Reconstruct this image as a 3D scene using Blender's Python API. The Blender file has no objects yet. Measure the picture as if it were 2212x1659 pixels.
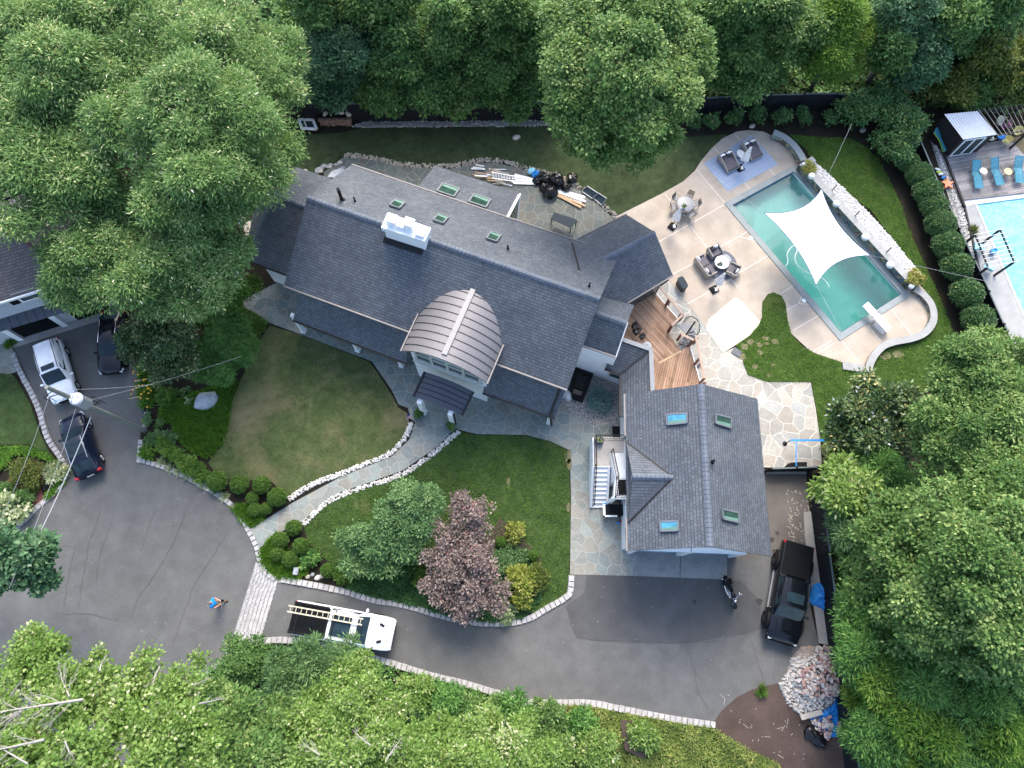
import bpy, bmesh, math, random
import numpy as np
from mathutils import Vector, Matrix
from mathutils.geometry import tessellate_polygon
random.seed(7)
RNG = np.random.default_rng(7)
SC = bpy.context.scene
COL = SC.collection
R = math.radians
# ---------------------------------------------------------------- camera (drone, 44 m above the drive)
CAM_H = 44.0
F_PX, C_X, C_Y = 1534.0, 1106.0, 829.5            # focal length and centre in survey units (picture 2212 x 1659)
N_X, N_Y = 1080.0, 1310.0                         # where straight down lies in the survey
_z = Vector((-(N_X - C_X), N_Y - C_Y, F_PX)).normalized()
_y = (Vector((0, 1, 0)) - _z * _z.y).normalized()
_x = _y.cross(_z)
CAM_R = Matrix((_x, _y, _z))                      # camera axes -> world axes
cam_data = bpy.data.cameras.new('drone_camera')
cam_data.sensor_width = 36.0
cam_data.lens = F_PX / 2212.0 * 36.0
cam_data.clip_end = 2000.0
cam = bpy.data.objects.new('drone_camera', cam_data)
COL.objects.link(cam)
cam.matrix_world = Matrix.Translation((0, 0, CAM_H)) @ CAM_R.to_4x4()
SC.camera = cam
# ---------------------------------------------------------------- sky and sun (soft, hazy evening)
SUN_EL, SUN_AZ = R(46), R(6)                    # azimuth from +Y, clockwise positive
world = bpy.data.worlds.new('World')
SC.world = world
world.use_nodes = True
wn = world.node_tree.nodes
sky = wn.new('ShaderNodeTexSky')
sky.sky_type = 'NISHITA'
sky.sun_disc = False
sky.sun_elevation = SUN_EL
sky.sun_rotation = SUN_AZ
sky.air_density = 1.0
sky.dust_density = 3.0
sky.ozone_density = 1.2
wn['Background'].inputs['Strength'].default_value = 0.15
world.node_tree.links.new(sky.outputs[0], wn['Background'].inputs['Color'])
sun_data = bpy.data.lights.new('sun', 'SUN')
sun_data.energy = 1.15
sun_data.angle = R(30)
sun_data.color = (1.0, 0.93, 0.84)
sun = bpy.data.objects.new('sun', sun_data)
COL.objects.link(sun)
sd = Vector((math.sin(SUN_AZ) * math.cos(SUN_EL), math.cos(SUN_AZ) * math.cos(SUN_EL), math.sin(SUN_EL)))
sun.rotation_euler = sd.to_track_quat('Z', 'Y').to_euler()
sun.location = (0, 0, 60)
SC.view_settings.view_transform = 'Standard'
SC.view_settings.look = 'None'
SC.view_settings.exposure = 1.82
SC.view_settings.gamma = 1.0
SC.view_settings.use_curve_mapping = False
SC.cycles.max_bounces = 6
SC.cycles.diffuse_bounces = 3
SC.cycles.glossy_bounces = 3
SC.cycles.transmission_bounces = 4
SC.cycles.transparent_max_bounces = 8
SC.cycles.volume_bounces = 0
SC.cycles.caustics_reflective = False
SC.cycles.caustics_refractive = False
SC.cycles.use_denoising = True
# ---------------------------------------------------------------- survey: plan position of a surveyed point at its real height
def site(px, py, z=0.0):
 d = CAM_R @ Vector((px - C_X, -(py - C_Y), -F_PX))
 t = (z - CAM_H) / d.z
 return Vector((d.x * t, d.y * t, z))
def pl(s, z=0.0):
 return [site(*(float(q) for q in w.split(',')[:2]), float(w.split(',')[2]) if w.count(',') == 2 else z) for w in s.split()]
def onplane(px, py, p0, n):
 o = Vector((0, 0, CAM_H))
 d = CAM_R @ Vector((px - C_X, -(py - C_Y), -F_PX))
 return o + d * ((p0 - o).dot(n) / d.dot(n))
# ---------------------------------------------------------------- objects
ORG = {}                                          # plan origin of every thing, handed on to its parts
def tag(o, label=None, cat=None, group=None, kind=None):
 if label: o['label'] = label
 if cat: o['category'] = cat
 if group: o['group'] = group
 if kind: o['kind'] = kind
 return o
def thing(name, label, cat, loc=(0, 0, 0), rz=0.0, group=None):
 o = bpy.data.objects.new(name, None)
 o.empty_display_size = 0.2
 COL.objects.link(o)
 o.location = loc
 o.rotation_euler = (0, 0, rz)
 ORG[o.name] = (Vector(loc), rz)
 return tag(o, label, cat, group)
def dup(o, loc=None, rz=None, label=None, group=None, parent=None, scale=None):
 c = o.copy()
 COL.objects.link(c)
 if parent is not None: c.parent = parent
 if loc is not None: c.location = loc
 if rz is not None: c.rotation_euler = (o.rotation_euler[0], o.rotation_euler[1], rz)
 if scale is not None: c.scale = scale if not isinstance(scale, (int, float)) else (scale,) * 3
 if label: c['label'] = label
 if group: c['group'] = group
 for k in list(o.children):
  dup(k, parent=c)
 return c
class MB:
 """collects faces; build() links them as ONE mesh object"""
 def __init__(s):
  s.v, s.f, s.m, s.uv = [], [], [], {}
 def add(s, vs, fs, mi=0, uvs=None):
  b = len(s.v)
  s.v += [tuple(p) for p in vs]
  for i, f in enumerate(fs):
   if uvs: s.uv[len(s.f)] = uvs[i]
   s.f.append(tuple(b + k for k in f)); s.m.append(mi)
  return s
 def box(s, c, size, rz=0.0, mi=0, M=None, taper=1.0):
  x, y, z = (q / 2 for q in size)
  t = taper
  vs = [(-x, -y, -z), (x, -y, -z), (x, y, -z), (-x, y, -z), (-x*t, -y*t, z), (x*t, -y*t, z), (x*t, y*t, z), (-x*t, y*t, z)]
  T = Matrix.Translation(c) @ (M.to_4x4() if M is not None else Matrix.Rotation(rz, 4, 'Z'))
  return s.add([T @ Vector(p) for p in vs], [(3, 2, 1, 0), (4, 5, 6, 7), (0, 1, 5, 4), (1, 2, 6, 5), (2, 3, 7, 6), (3, 0, 4, 7)], mi)
 def beam(s, a, b, w, h, mi=0, up=Vector((0, 0, 1))):
  a, b = Vector(a), Vector(b)
  d = (b - a)
  L = d.length
  if L < 1e-6: return s
  x = d / L
  y = up.cross(x)
  if y.length < 1e-4: y = Vector((1, 0, 0)).cross(x)
  y.normalize()
  zz = x.cross(y)
  M = Matrix((x, y, zz)).transposed()
  return s.box((a + b) / 2, (L, w, h), M=M, mi=mi)
 def prism(s, poly, z0, z1, mi=0, top=None):
  n = len(poly)
  vs = [(p[0], p[1], z0) for p in poly] + [(p[0], p[1], z1) for p in poly]
  tri = tessellate_polygon([[Vector((p[0], p[1], 0)) for p in poly]])
  fs = [(i, (i + 1) % n, n + (i + 1) % n, n + i) for i in range(n)]
  s.add(vs, fs, mi)
  s.add(vs[n:], [t for t in tri], mi if top is None else top)
  return s.add(vs[:n], [t for t in tri], mi)
 def sheet(s, poly, z=None, holes=(), mi=0):
  loops = [[Vector((p[0], p[1], 0)) for p in poly]] + [[Vector((p[0], p[1], 0)) for p in h] for h in holes]
  allp = list(poly) + [q for h in holes for q in h]
  tri = tessellate_polygon(loops)
  vs = [(p[0], p[1], p[2] if z is None else z) for p in allp]
  fs = []
  for a, b, c in tri:
   A, B, Cc = Vector(vs[a]), Vector(vs[b]), Vector(vs[c])
   fs.append((a, b, c) if (B - A).cross(Cc - A).z > 0 else (a, c, b))
  return s.add(vs, fs, mi)
 def slab(s, pts, th, mi=0, side=None):
  """a flat panel given by its corner points, thickened downwards along its normal"""
  pts = [Vector(p) for p in pts]
  n = Vector((0, 0, 0))
  for i in range(len(pts)):
   n += (pts[i] - pts[0]).cross(pts[(i + 1) % len(pts)] - pts[0])
  n.normalize()
  if n.z < 0: n = -n
  k = len(pts)
  lo = [p - n * th for p in pts]
  sd_ = mi if side is None else side
  s.add(pts, [tuple(range(k))], mi)
  s.add(lo, [tuple(reversed(range(k)))], sd_)
  return s.add(pts + lo, [(i, (i + 1) % k, k + (i + 1) % k, k + i) for i in range(k)], sd_)
 def tube(s, pts, r, n=6, closed=False, mi=0, flat=1.0):
  pts = [Vector(p) for p in pts]
  N = len(pts)
  rs = r if isinstance(r, (list, tuple)) else [r] * N
  ring = []
  up = Vector((0, 0, 1))
  for i, p in enumerate(pts):
   a = pts[i - 1] if (i > 0 or closed) else pts[i]
   b = pts[(i + 1) % N] if (i < N - 1 or closed) else pts[i]
   t = (b - a)
   t = t.normalized() if t.length > 1e-9 else Vector((0, 0, 1))
   u = up if abs(t.z) < 0.92 else Vector((1, 0, 0))
   x = u.cross(t).normalized()
   y = t.cross(x)
   for k in range(n):
    q = 2 * math.pi * k / n
    ring.append(p + x * (math.cos(q) * rs[i]) + y * (math.sin(q) * rs[i] * flat))
  fs = []
  for i in range(N if closed else N - 1):
   j = (i + 1) % N
   for k in range(n):
    fs.append((i * n + k, i * n + (k + 1) % n, j * n + (k + 1) % n, j * n + k))
  if not closed:
   fs.append(tuple(reversed(range(n))))
   fs.append(tuple((N - 1) * n + k for k in range(n)))
  return s.add(ring, fs, mi)
 def lathe(s, prof, n=16, c=(0, 0, 0), M=None, mi=0):
  T = Matrix.Translation(c) @ (M.to_4x4() if M is not None else Matrix.Identity(4))
  vs = [T @ Vector((r * math.cos(2 * math.pi * k / n), r * math.sin(2 * math.pi * k / n), z)) for r, z in prof for k in range(n)]
  fs = [(i * n + k, i * n + (k + 1) % n, (i + 1) * n + (k + 1) % n, (i + 1) * n + k) for i in range(len(prof) - 1) for k in range(n)]
  if prof[0][0] > 1e-5: fs.append(tuple(reversed(range(n))))
  if prof[-1][0] > 1e-5: fs.append(tuple((len(prof) - 1) * n + k for k in range(n)))
  return s.add(vs, fs, mi)
 def ell(s, c, rad, nu=10, nv=7, rough=0.0, rz=0.0, mi=0, seed=0):
  rg = random.Random(seed)
  vs, fs = [], []
  cz, sz = math.cos(rz), math.sin(rz)
  for j in range(nv + 1):
   th = math.pi * j / nv
   for i in range(nu):
    ph = 2 * math.pi * i / nu
    q = 1 + rg.uniform(-rough, rough)
    x, y, z = rad[0]*q*math.sin(th)*math.cos(ph), rad[1]*q*math.sin(th)*math.sin(ph), rad[2]*q*math.cos(th)
    vs.append((c[0] + x*cz - y*sz, c[1] + x*sz + y*cz, c[2] + z))
  for j in range(nv):
   for i in range(nu):
    fs.append((j*nu + i, (j+1)*nu + i, (j+1)*nu + (i+1) % nu, j*nu + (i+1) % nu))
  return s.add(vs, fs, mi)
 def loft(s, rings, mi=0, cap=True, closed=True):
  n = len(rings[0])
  vs = [p for r in rings for p in r]
  fs = []
  for i in range(len(rings) - 1):
   for k in range(n if closed else n - 1):
    fs.append((i*n + k, i*n + (k+1) % n, (i+1)*n + (k+1) % n, (i+1)*n + k))
  s.add(vs, fs, mi)
  if cap:
   s.add(rings[0], [tuple(reversed(range(n)))], mi)
   s.add(rings[-1], [tuple(range(n))], mi)
  return s
 def build(s, name, mats, parent=None, local=False, smooth=None, recalc=True, weld=False):
  me = bpy.data.meshes.new(name)
  vs = s.v
  if parent is not None and not local:
   o, rz = ORG[parent.name]
   c_, s_ = math.cos(-rz), math.sin(-rz)
   vs = [((x - o.x)*c_ - (y - o.y)*s_, (x - o.x)*s_ + (y - o.y)*c_, z - o.z) for x, y, z in vs]
  me.from_pydata(vs, [], s.f)
  if s.uv:
   ul = me.uv_layers.new(name='UVMap')
   for fi, u in s.uv.items():
    p = me.polygons[fi]
    for k, li in enumerate(p.loop_indices):
     ul.data[li].uv = u[k]
  for m in (mats if isinstance(mats, (list, tuple)) else [mats]):
   me.materials.append(m)
  me.polygons.foreach_set('material_index', s.m)
  if recalc or weld:
   bm = bmesh.new(); bm.from_mesh(me)
   if weld: bmesh.ops.remove_doubles(bm, verts=bm.verts, dist=1e-4)
   if recalc: bmesh.ops.recalc_face_normals(bm, faces=bm.faces)
   bm.to_mesh(me); bm.free()
  if smooth is not None:
   me.polygons.foreach_set('use_smooth', [True] * len(me.polygons))
   me.set_sharp_from_angle(angle=R(smooth))
  me.update()
  o = bpy.data.objects.new(name, me)
  COL.objects.link(o)
  if parent is not None:
   o.parent = parent
   ORG[o.name] = ORG[parent.name]
  return o
def struct(name, mb, m, **k):
 return tag(mb.build(name, m, recalc=k.pop('recalc', False), **k), kind='structure')
def unit(a, b):
 return (Vector(b) - Vector(a)).normalized()
def lerp(a, b, t):
 return Vector(a) * (1 - t) + Vector(b) * t
def smooth_line(pts, n=6):
 """Catmull-Rom through the points"""
 out = []
 P = [Vector(p) for p in pts]
 for i in range(len(P) - 1):
  p0, p1, p2, p3 = P[max(i-1, 0)], P[i], P[i+1], P[min(i+2, len(P)-1)]
  for k in range(n):
   t = k / n
   out.append(0.5*((2*p1) + (p2-p0)*t + (2*p0-5*p1+4*p2-p3)*t*t + (3*p1-p0-3*p2+p3)*t**3))
 out.append(P[-1])
 return out
def resample(pts, step):
 out, acc = [], 0.0
 for a, b in zip(pts[:-1], pts[1:]):
  L = (b - a).length
  d = -acc
  while d + step <= L + 1e-9:
   d += step
   out.append((lerp(a, b, d / L), (b - a).normalized()))
  acc = L - d
 return out
def offset_line(pts, w):
 out = []
 for i, p in enumerate(pts):
  t = (pts[min(i+1, len(pts)-1)] - pts[max(i-1, 0)])
  t.z = 0
  t.normalize()
  out.append(p + Vector((-t.y, t.x, 0)) * w)
 return out
def inside(x, y, poly):
 c, j = False, len(poly) - 1
 for i in range(len(poly)):
  xi, yi, xj, yj = poly[i][0], poly[i][1], poly[j][0], poly[j][1]
  if (yi > y) != (yj > y) and x < (xj - xi) * (y - yi) / (yj - yi) + xi: c = not c
  j = i
 return c
def scatter(poly, n, rg):
 xs, ys = [p[0] for p in poly], [p[1] for p in poly]
 out, tries = [], 0
 while len(out) < n and tries < n * 40:
  tries += 1
  x, y = rg.uniform(min(xs), max(xs)), rg.uniform(min(ys), max(ys))
  if inside(x, y, poly): out.append((x, y))
 return out
# ---------------------------------------------------------------- materials (all procedural)
def srgb(h):
 h = h.lstrip('#')
 v = [int(h[i:i+2], 16) / 255 for i in (0, 2, 4)]
 return tuple(c / 12.92 if c <= 0.04045 else ((c + 0.055) / 1.055) ** 2.4 for c in v)
class NT:
 def __init__(s, name):
  s.m = bpy.data.materials.new(name)
  s.m.use_nodes = True
  s.t = s.m.node_tree
  s.n = s.t.nodes
  s.p = s.n['Principled BSDF']
  s.out = s.n['Material Output']
 def new(s, typ, **k):
  nd = s.n.new('ShaderNode' + typ)
  for a, v in k.items(): setattr(nd, a, v)
  return nd
 def link(s, a, b): s.t.links.new(a, b)
 def coords(s, kind='Position'):
  if kind == 'Position': return s.new('NewGeometry').outputs['Position']
  return s.new('TexCoord').outputs[kind]
 def mapping(s, vec, scale=(1, 1, 1), rot=(0, 0, 0), loc=(0, 0, 0)):
  mp = s.new('Mapping')
  mp.inputs['Scale'].default_value = scale
  mp.inputs['Rotation'].default_value = rot
  mp.inputs['Location'].default_value = loc
  s.link(vec, mp.inputs['Vector'])
  return mp.outputs[0]
 def noise(s, vec, scale, detail=3.0, rough=0.55, dist=0.0):
  nd = s.new('TexNoise')
  nd.inputs['Scale'].default_value = scale
  nd.inputs['Detail'].default_value = detail
  nd.inputs['Roughness'].default_value = rough
  nd.inputs['Distortion'].default_value = dist
  s.link(vec, nd.inputs['Vector'])
  return nd.outputs['Fac']
 def ramp(s, fac, stops, interp='LINEAR'):
  nd = s.new('ValToRGB')
  nd.color_ramp.interpolation = interp
  el = nd.color_ramp.elements
  while len(el) > 1: el.remove(el[-1])
  for i, (p, c) in enumerate(stops):
   e = el[0] if i == 0 else el.new(p)
   e.position = p
   e.color = (*c, 1) if len(c) == 3 else c
  s.link(fac, nd.inputs['Fac'])
  return nd.outputs['Color']
 def grey(s, fac, a, b, lo=0.0, hi=1.0):
  nd = s.new('MapRange')
  nd.inputs['From Min'].default_value = a
  nd.inputs['From Max'].default_value = b
  nd.inputs['To Min'].default_value = lo
  nd.inputs['To Max'].default_value = hi
  s.link(fac, nd.inputs['Value'])
  return nd.outputs['Result']
 def mix(s, fac, a, b, blend='MIX'):
  nd = s.new('Mix', data_type='RGBA', blend_type=blend)
  for sock, v in ((nd.inputs[0], fac), (nd.inputs[6], a), (nd.inputs[7], b)):
   if hasattr(v, 'is_output'): s.link(v, sock)
   elif isinstance(v, (int, float)): sock.default_value = v
   else: sock.default_value = (*v, 1)
  return nd.outputs[2]
 def math(s, op, a, b=0.0):
  nd = s.new('Math', operation=op)
  for sock, v in ((nd.inputs[0], a), (nd.inputs[1], b)):
   if hasattr(v, 'is_output'): s.link(v, sock)
   else: sock.default_value = v
  return nd.outputs[0]
 def bump(s, height, dist=0.02, strength=0.6):
  nd = s.new('Bump')
  nd.inputs['Distance'].default_value = dist
  nd.inputs['Strength'].default_value = strength
  s.link(height, nd.inputs['Height'])
  s.link(nd.outputs[0], s.p.inputs['Normal'])
 def base(s, col):
  if hasattr(col, 'is_output'): s.link(col, s.p.inputs['Base Color'])
  else: s.p.inputs['Base Color'].default_value = (*col, 1)
 def set(s, rough=0.6, metal=0.0, spec=0.5, coat=0.0, trans=0.0, ior=1.5):
  s.p.inputs['Roughness'].default_value = rough
  s.p.inputs['Metallic'].default_value = metal
  s.p.inputs['Specular IOR Level'].default_value = spec
  s.p.inputs['Coat Weight'].default_value = coat
  s.p.inputs['Coat Roughness'].default_value = 0.04
  s.p.inputs['Transmission Weight'].default_value = trans
  s.p.inputs['IOR'].default_value = ior
  return s
def mat(name, col, rough=0.6, metal=0.0, spec=0.4, var=0.14, scale=2.0, fine=30.0, bump=0.0, coat=0.0, coords='Object'):
 t = NT(name).set(rough, metal, spec, coat)
 v = t.coords(coords)
 a = t.noise(v, scale, 4)
 b = t.noise(v, fine, 2)
 f = t.math('ADD', t.math('MULTIPLY', a, 0.6), t.math('MULTIPLY', b, 0.4))
 lo = tuple(c * (1 - var) for c in col)
 hi = tuple(min(c * (1 + var), 0.95) for c in col)
 t.base(t.ramp(f, [(0.3, lo), (0.7, hi)]))
 if bump: t.bump(b, bump)
 return t.m
def m_shingle(name, tone):
 t = NT(name).set(0.75, 0, 0.45)
 uv = t.coords('UV')
 br = t.new('TexBrick')
 br.inputs['Scale'].default_value = 1.0
 br.inputs['Brick Width'].default_value = 0.23
 br.inputs['Row Height'].default_value = 0.175
 br.inputs['Mortar Size'].default_value = 0.010
 br.inputs['Mortar Smooth'].default_value = 0.25
 br.inputs['Bias'].default_value = 0.0
 br.inputs['Color1'].default_value = (*[c * 0.80 for c in tone], 1)
 br.inputs['Color2'].default_value = (*[c * 1.2 for c in tone], 1)
 br.inputs['Mortar'].default_value = (*[c * 0.5 for c in tone], 1)
 br.offset = 0.5
 br.squash = 0.8
 br.squash_frequency = 3
 wob = t.noise(uv, 5.0, 2)
 wv = t.new('VectorMath', operation='MULTIPLY_ADD')
 cmb = t.new('CombineXYZ')
 t.link(wob, cmb.inputs[1])
 t.link(cmb.outputs[0], wv.inputs[0])
 wv.inputs[1].default_value = (1, 0.05, 1)
 t.link(uv, wv.inputs[2])
 t.link(wv.outputs[0], br.inputs['Vector'])
 big = t.noise(uv, 0.5, 4)
 fine = t.noise(uv, 60, 2)
 sx = t.new('SeparateXYZ')
 t.link(wv.outputs[0], sx.inputs[0])
 row = t.grey(t.math('FRACT', t.math('DIVIDE', sx.outputs[1], 0.175)), 0.16, 0.10)
 c = t.mix(t.math('MULTIPLY', row, 0.8), br.outputs['Color'], tuple(q * 0.25 for q in tone))
 c = t.mix(1.0, c, t.ramp(big, [(0.3, (0.78, 0.81, 0.86)), (0.72, (1.20, 1.18, 1.14))]), 'MULTIPLY')
 c = t.mix(1.0, c, t.ramp(fine, [(0.25, (0.7, 0.7, 0.7)), (0.75, (1.25, 1.25, 1.25))]), 'MULTIPLY')
 spots = t.new('TexVoronoi')
 spots.inputs['Scale'].default_value = 1.6
 t.link(uv, spots.inputs['Vector'])
 c = t.mix(t.grey(spots.outputs['Distance'], 0.035, 0.02), c, (0.55, 0.55, 0.52))
 t.base(c)
 t.bump(t.math('ADD', t.math('MULTIPLY', br.outputs['Fac'], -1.0), t.math('MULTIPLY', fine, 0.25)), 0.012, 0.9)
 return t.m
def m_flag(name, tones, grout, scale=1.5, rough=0.6):
 mean = [sum(q[i] for q in tones) / len(tones) * (1.03, 1.0, .93)[i] for i in range(3)]
 tones = [tuple(q[i] * 0.55 + mean[i] * 0.45 for i in range(3)) for q in tones]
 t = NT(name).set(rough, 0, 0.35)
 v = t.coords()
 warp = t.noise(v, 1.7, 2)
 vv = t.new('VectorMath', operation='MULTIPLY_ADD')
 nd = t.new('TexNoise')
 nd.inputs['Scale'].default_value = 1.3
 t.link(v, nd.inputs['Vector'])
 t.link(nd.outputs['Color'], vv.inputs[0])
 vv.inputs[1].default_value = (0.35, 0.35, 0)
 t.link(v, vv.inputs[2])
 flat = t.mapping(vv.outputs[0], (1, 1, 0))
 vo = t.new('TexVoronoi', voronoi_dimensions='2D')
 ve = t.new('TexVoronoi', voronoi_dimensions='2D', feature='DISTANCE_TO_EDGE')
 for q in (vo, ve):
  q.inputs['Scale'].default_value = scale
  q.inputs['Randomness'].default_value = 0.95
  t.link(flat, q.inputs['Vector'])
 sep = t.new('SeparateColor')
 t.link(vo.outputs['Color'], sep.inputs[0])
 n = len(tones)
 c = t.ramp(sep.outputs[0], [(i / n, tones[i]) for i in range(n)], 'CONSTANT')
 c = t.mix(1.0, c, t.ramp(sep.outputs[1], [(0, (0.86, 0.86, 0.86)), (1, (1.12, 1.12, 1.12))]), 'MULTIPLY')
 streak = t.noise(v, 6, 5, 0.6, 1.5)
 c = t.mix(1.0, c, t.ramp(streak, [(0.3, (0.8, 0.8, 0.8)), (0.7, (1.17, 1.17, 1.17))]), 'MULTIPLY')
 wide = t.noise(v, 0.35, 3)
 c = t.mix(1.0, c, t.ramp(wide, [(0.3, (0.86, 0.86, 0.86)), (0.7, (1.1, 1.1, 1.1))]), 'MULTIPLY')
 gl = t.ramp(t.noise(v, 9, 3), [(0.3, tuple(g * 0.72 for g in grout)), (0.7, grout)])
 e = t.grey(ve.outputs['Distance'], 0.022, 0.04)
 t.base(t.mix(e, gl, c))
 t.bump(t.math('ADD', e, t.math('MULTIPLY', streak, 0.4)), 0.012, 0.6)
 return t.m
def m_asphalt(name, tone, crack=True):
 t = NT(name).set(0.82, 0, 0.35)
 v = t.coords()
 wide = t.noise(v, 0.16, 5, 0.6, 0.6)
 mid = t.noise(v, 1.1, 4)
 fine = t.noise(v, 42, 2, 0.7)
 c = t.ramp(wide, [(0.25, tuple(q * 0.84 for q in tone)), (0.5, tone), (0.78, tuple(q * 1.22 for q in tone))])
 c = t.mix(1.0, c, t.ramp(mid, [(0.3, (0.87, 0.87, 0.87)), (0.7, (1.12, 1.12, 1.12))]), 'MULTIPLY')
 c = t.mix(1.0, c, t.ramp(fine, [(0.2, (0.6, 0.6, 0.6)), (0.8, (1.4, 1.4, 1.4))]), 'MULTIPLY')
 gr = t.new('TexVoronoi')
 gr.inputs['Scale'].default_value = 1.9
 t.link(v, gr.inputs['Vector'])
 c = t.mix(t.grey(gr.outputs['Distance'], 0.055, 0.03), c, (0.33, 0.32, 0.30))
 h = fine
 if crack:
  ck = t.new('TexVoronoi', voronoi_dimensions='2D', feature='DISTANCE_TO_EDGE')
  ck.inputs['Scale'].default_value = 0.16
  nd = t.new('TexNoise')
  nd.inputs['Scale'].default_value = 0.9
  nd.inputs['Detail'].default_value = 6
  t.link(v, nd.inputs['Vector'])
  vm = t.new('VectorMath', operation='MULTIPLY_ADD')
  t.link(nd.outputs['Color'], vm.inputs[0])
  vm.inputs[1].default_value = (0.9, 0.9, 0)
  t.link(v, vm.inputs[2])
  t.link(vm.outputs[0], ck.inputs['Vector'])
  line = t.grey(ck.outputs['Distance'], 0.005, 0.0022)
  line = t.math('MULTIPLY', line, t.grey(t.noise(v, 0.3, 2), 0.47, 0.6))
  c = t.mix(t.math('MULTIPLY', line, 0.75), c, tuple(q * 0.3 for q in tone))
 t.base(c)
 t.bump(h, 0.006, 0.5)
 return t.m
def m_lawn(name, g1, g2, dry, amount):
 t = NT(name).set(0.9, 0, 0.15)
 v = t.coords()
 wide = t.noise(v, 0.28, 5, 0.62, 0.4)
 mid = t.noise(v, 2.2, 4, 0.65)
 fine = t.noise(t.mapping(v, (1, 1.5, 1), (0, 0, 0.5)), 16, 4, 0.7)
 hair = t.noise(v, 46, 2, 0.8)
 c = t.ramp(t.math('ADD', t.math('MULTIPLY', mid, 0.5), t.math('MULTIPLY', fine, 0.5)), [(0.38, g1), (0.62, g2)])
 c = t.mix(1.0, c, t.ramp(t.noise(v, 0.7, 4, 0.6, 0.8), [(0.3, (0.72, 0.76, 0.7)), (0.7, (1.3, 1.22, 1.2))]), 'MULTIPLY')
 if amount > 0:
  f = t.grey(t.math('ADD', t.math('MULTIPLY', wide, 0.75), t.math('MULTIPLY', fine, 0.25)), 0.66 - 0.22 * amount, 0.80 - 0.16 * amount)
  c = t.mix(t.math('MULTIPLY', f, 0.85), c, dry)
 c = t.mix(1.0, c, t.ramp(hair, [(0.22, (0.45, 0.5, 0.4)), (0.78, (1.5, 1.45, 1.4))]), 'MULTIPLY')
 t.base(c)
 t.bump(t.math('ADD', hair, fine), 0.05, 0.8)
 return t.m
def m_gravel(name, tones, scale=9.0, dark=(0.05, 0.05, 0.05)):
 t = NT(name).set(0.8, 0, 0.3)
 v = t.coords()
 flat = t.mapping(v, (1, 1, 0))
 vo = t.new('TexVoronoi', voronoi_dimensions='2D')
 ve = t.new('TexVoronoi', voronoi_dimensions='2D', feature='DISTANCE_TO_EDGE')
 for q in (vo, ve):
  q.inputs['Scale'].default_value = scale
  t.link(flat, q.inputs['Vector'])
 sep = t.new('SeparateColor')
 t.link(vo.outputs['Color'], sep.inputs[0])
 n = len(tones)
 c = t.ramp(sep.outputs[0], [(i / n, tones[i]) for i in range(n)], 'CONSTANT')
 e = t.grey(ve.outputs['Distance'], 0.02, 0.12)
 t.base(t.mix(e, dark, c))
 t.bump(e, 0.03, 0.8)
 return t.m
def m_soil(name, tones, scale=5.0):
 t = NT(name).set(0.95, 0, 0.1)
 v = t.coords()
 a = t.noise(v, 0.5, 4)
 b = t.noise(v, scale * 4, 5, 0.75, 1.0)
 c = t.ramp(b, [(0.25, tones[0]), (0.5, tones[1]), (0.62, tones[1]), (0.76, tones[2])])
 t.base(t.mix(1.0, c, t.ramp(a, [(0.3, (0.75, 0.75, 0.75)), (0.7, (1.2, 1.2, 1.2))]), 'MULTIPLY'))
 t.bump(b, 0.04, 0.9)
 return t.m
def m_stonewall(name):
 t = NT(name).set(0.8, 0, 0.3)
 v = t.coords()
 vo = t.new('TexVoronoi')
 ve = t.new('TexVoronoi', feature='DISTANCE_TO_EDGE')
 for q in (vo, ve):
  q.inputs['Scale'].default_value = 4.2
  t.link(v, q.inputs['Vector'])
 sep = t.new('SeparateColor')
 t.link(vo.outputs['Color'], sep.inputs[0])
 c = t.ramp(sep.outputs[0], [(0, srgb('#6f8488')), (.2, srgb('#8d8a78')), (.4, srgb('#58707c')), (.55, srgb('#a89c80')), (.7, srgb('#7b8f8e')), (.85, srgb('#66604f'))], 'CONSTANT')
 c = t.mix(1.0, c, t.ramp(t.noise(v, 12, 3), [(0.3, (0.75, 0.75, 0.75)), (0.7, (1.2, 1.2, 1.2))]), 'MULTIPLY')
 e = t.grey(ve.outputs['Distance'], 0.015, 0.06)
 t.base(t.mix(e, (0.10, 0.11, 0.10), c))
 t.bump(e, 0.03, 0.9)
 return t.m
def m_planks(name, tones, width, length=3.6, rough=0.7, gap=0.008):
 """boards along U of the UV map"""
 t = NT(name).set(rough, 0, 0.3)
 uv = t.coords('UV')
 br = t.new('TexBrick')
 br.inputs['Scale'].default_value = 1.0
 br.inputs['Brick Width'].default_value = length
 br.inputs['Row Height'].default_value = width
 br.inputs['Mortar Size'].default_value = gap
 br.inputs['Mortar Smooth'].default_value = 0.1
 br.inputs['Color1'].default_value = (0, 0, 0, 1)
 br.inputs['Color2'].default_value = (1, 1, 1, 1)
 br.inputs['Mortar'].default_value = (0.5, 0.5, 0.5, 1)
 t.link(uv, br.inputs['Vector'])
 g = t.noise(t.mapping(uv, (0.9, 14, 1)), 3.0, 5, 0.65, 0.5)
 w = t.noise(uv, 0.7, 3)
 f = t.math('ADD', t.math('ADD', t.math('MULTIPLY', br.outputs['Color'], 0.22), t.math('MULTIPLY', g, 0.5)), t.math('MULTIPLY', w, 0.34))
 c = t.ramp(f, [(0.32, tones[0]), (0.52, tones[1]), (0.72, tones[2])])
 t.base(t.mix(br.outputs['Fac'], c, tuple(q * 0.22 for q in tones[0])))
 t.bump(t.math('ADD', t.math('MULTIPLY', br.outputs['Fac'], -1.0), t.math('MULTIPLY', g, 0.3)), 0.01, 0.7)
 return t.m
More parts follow.
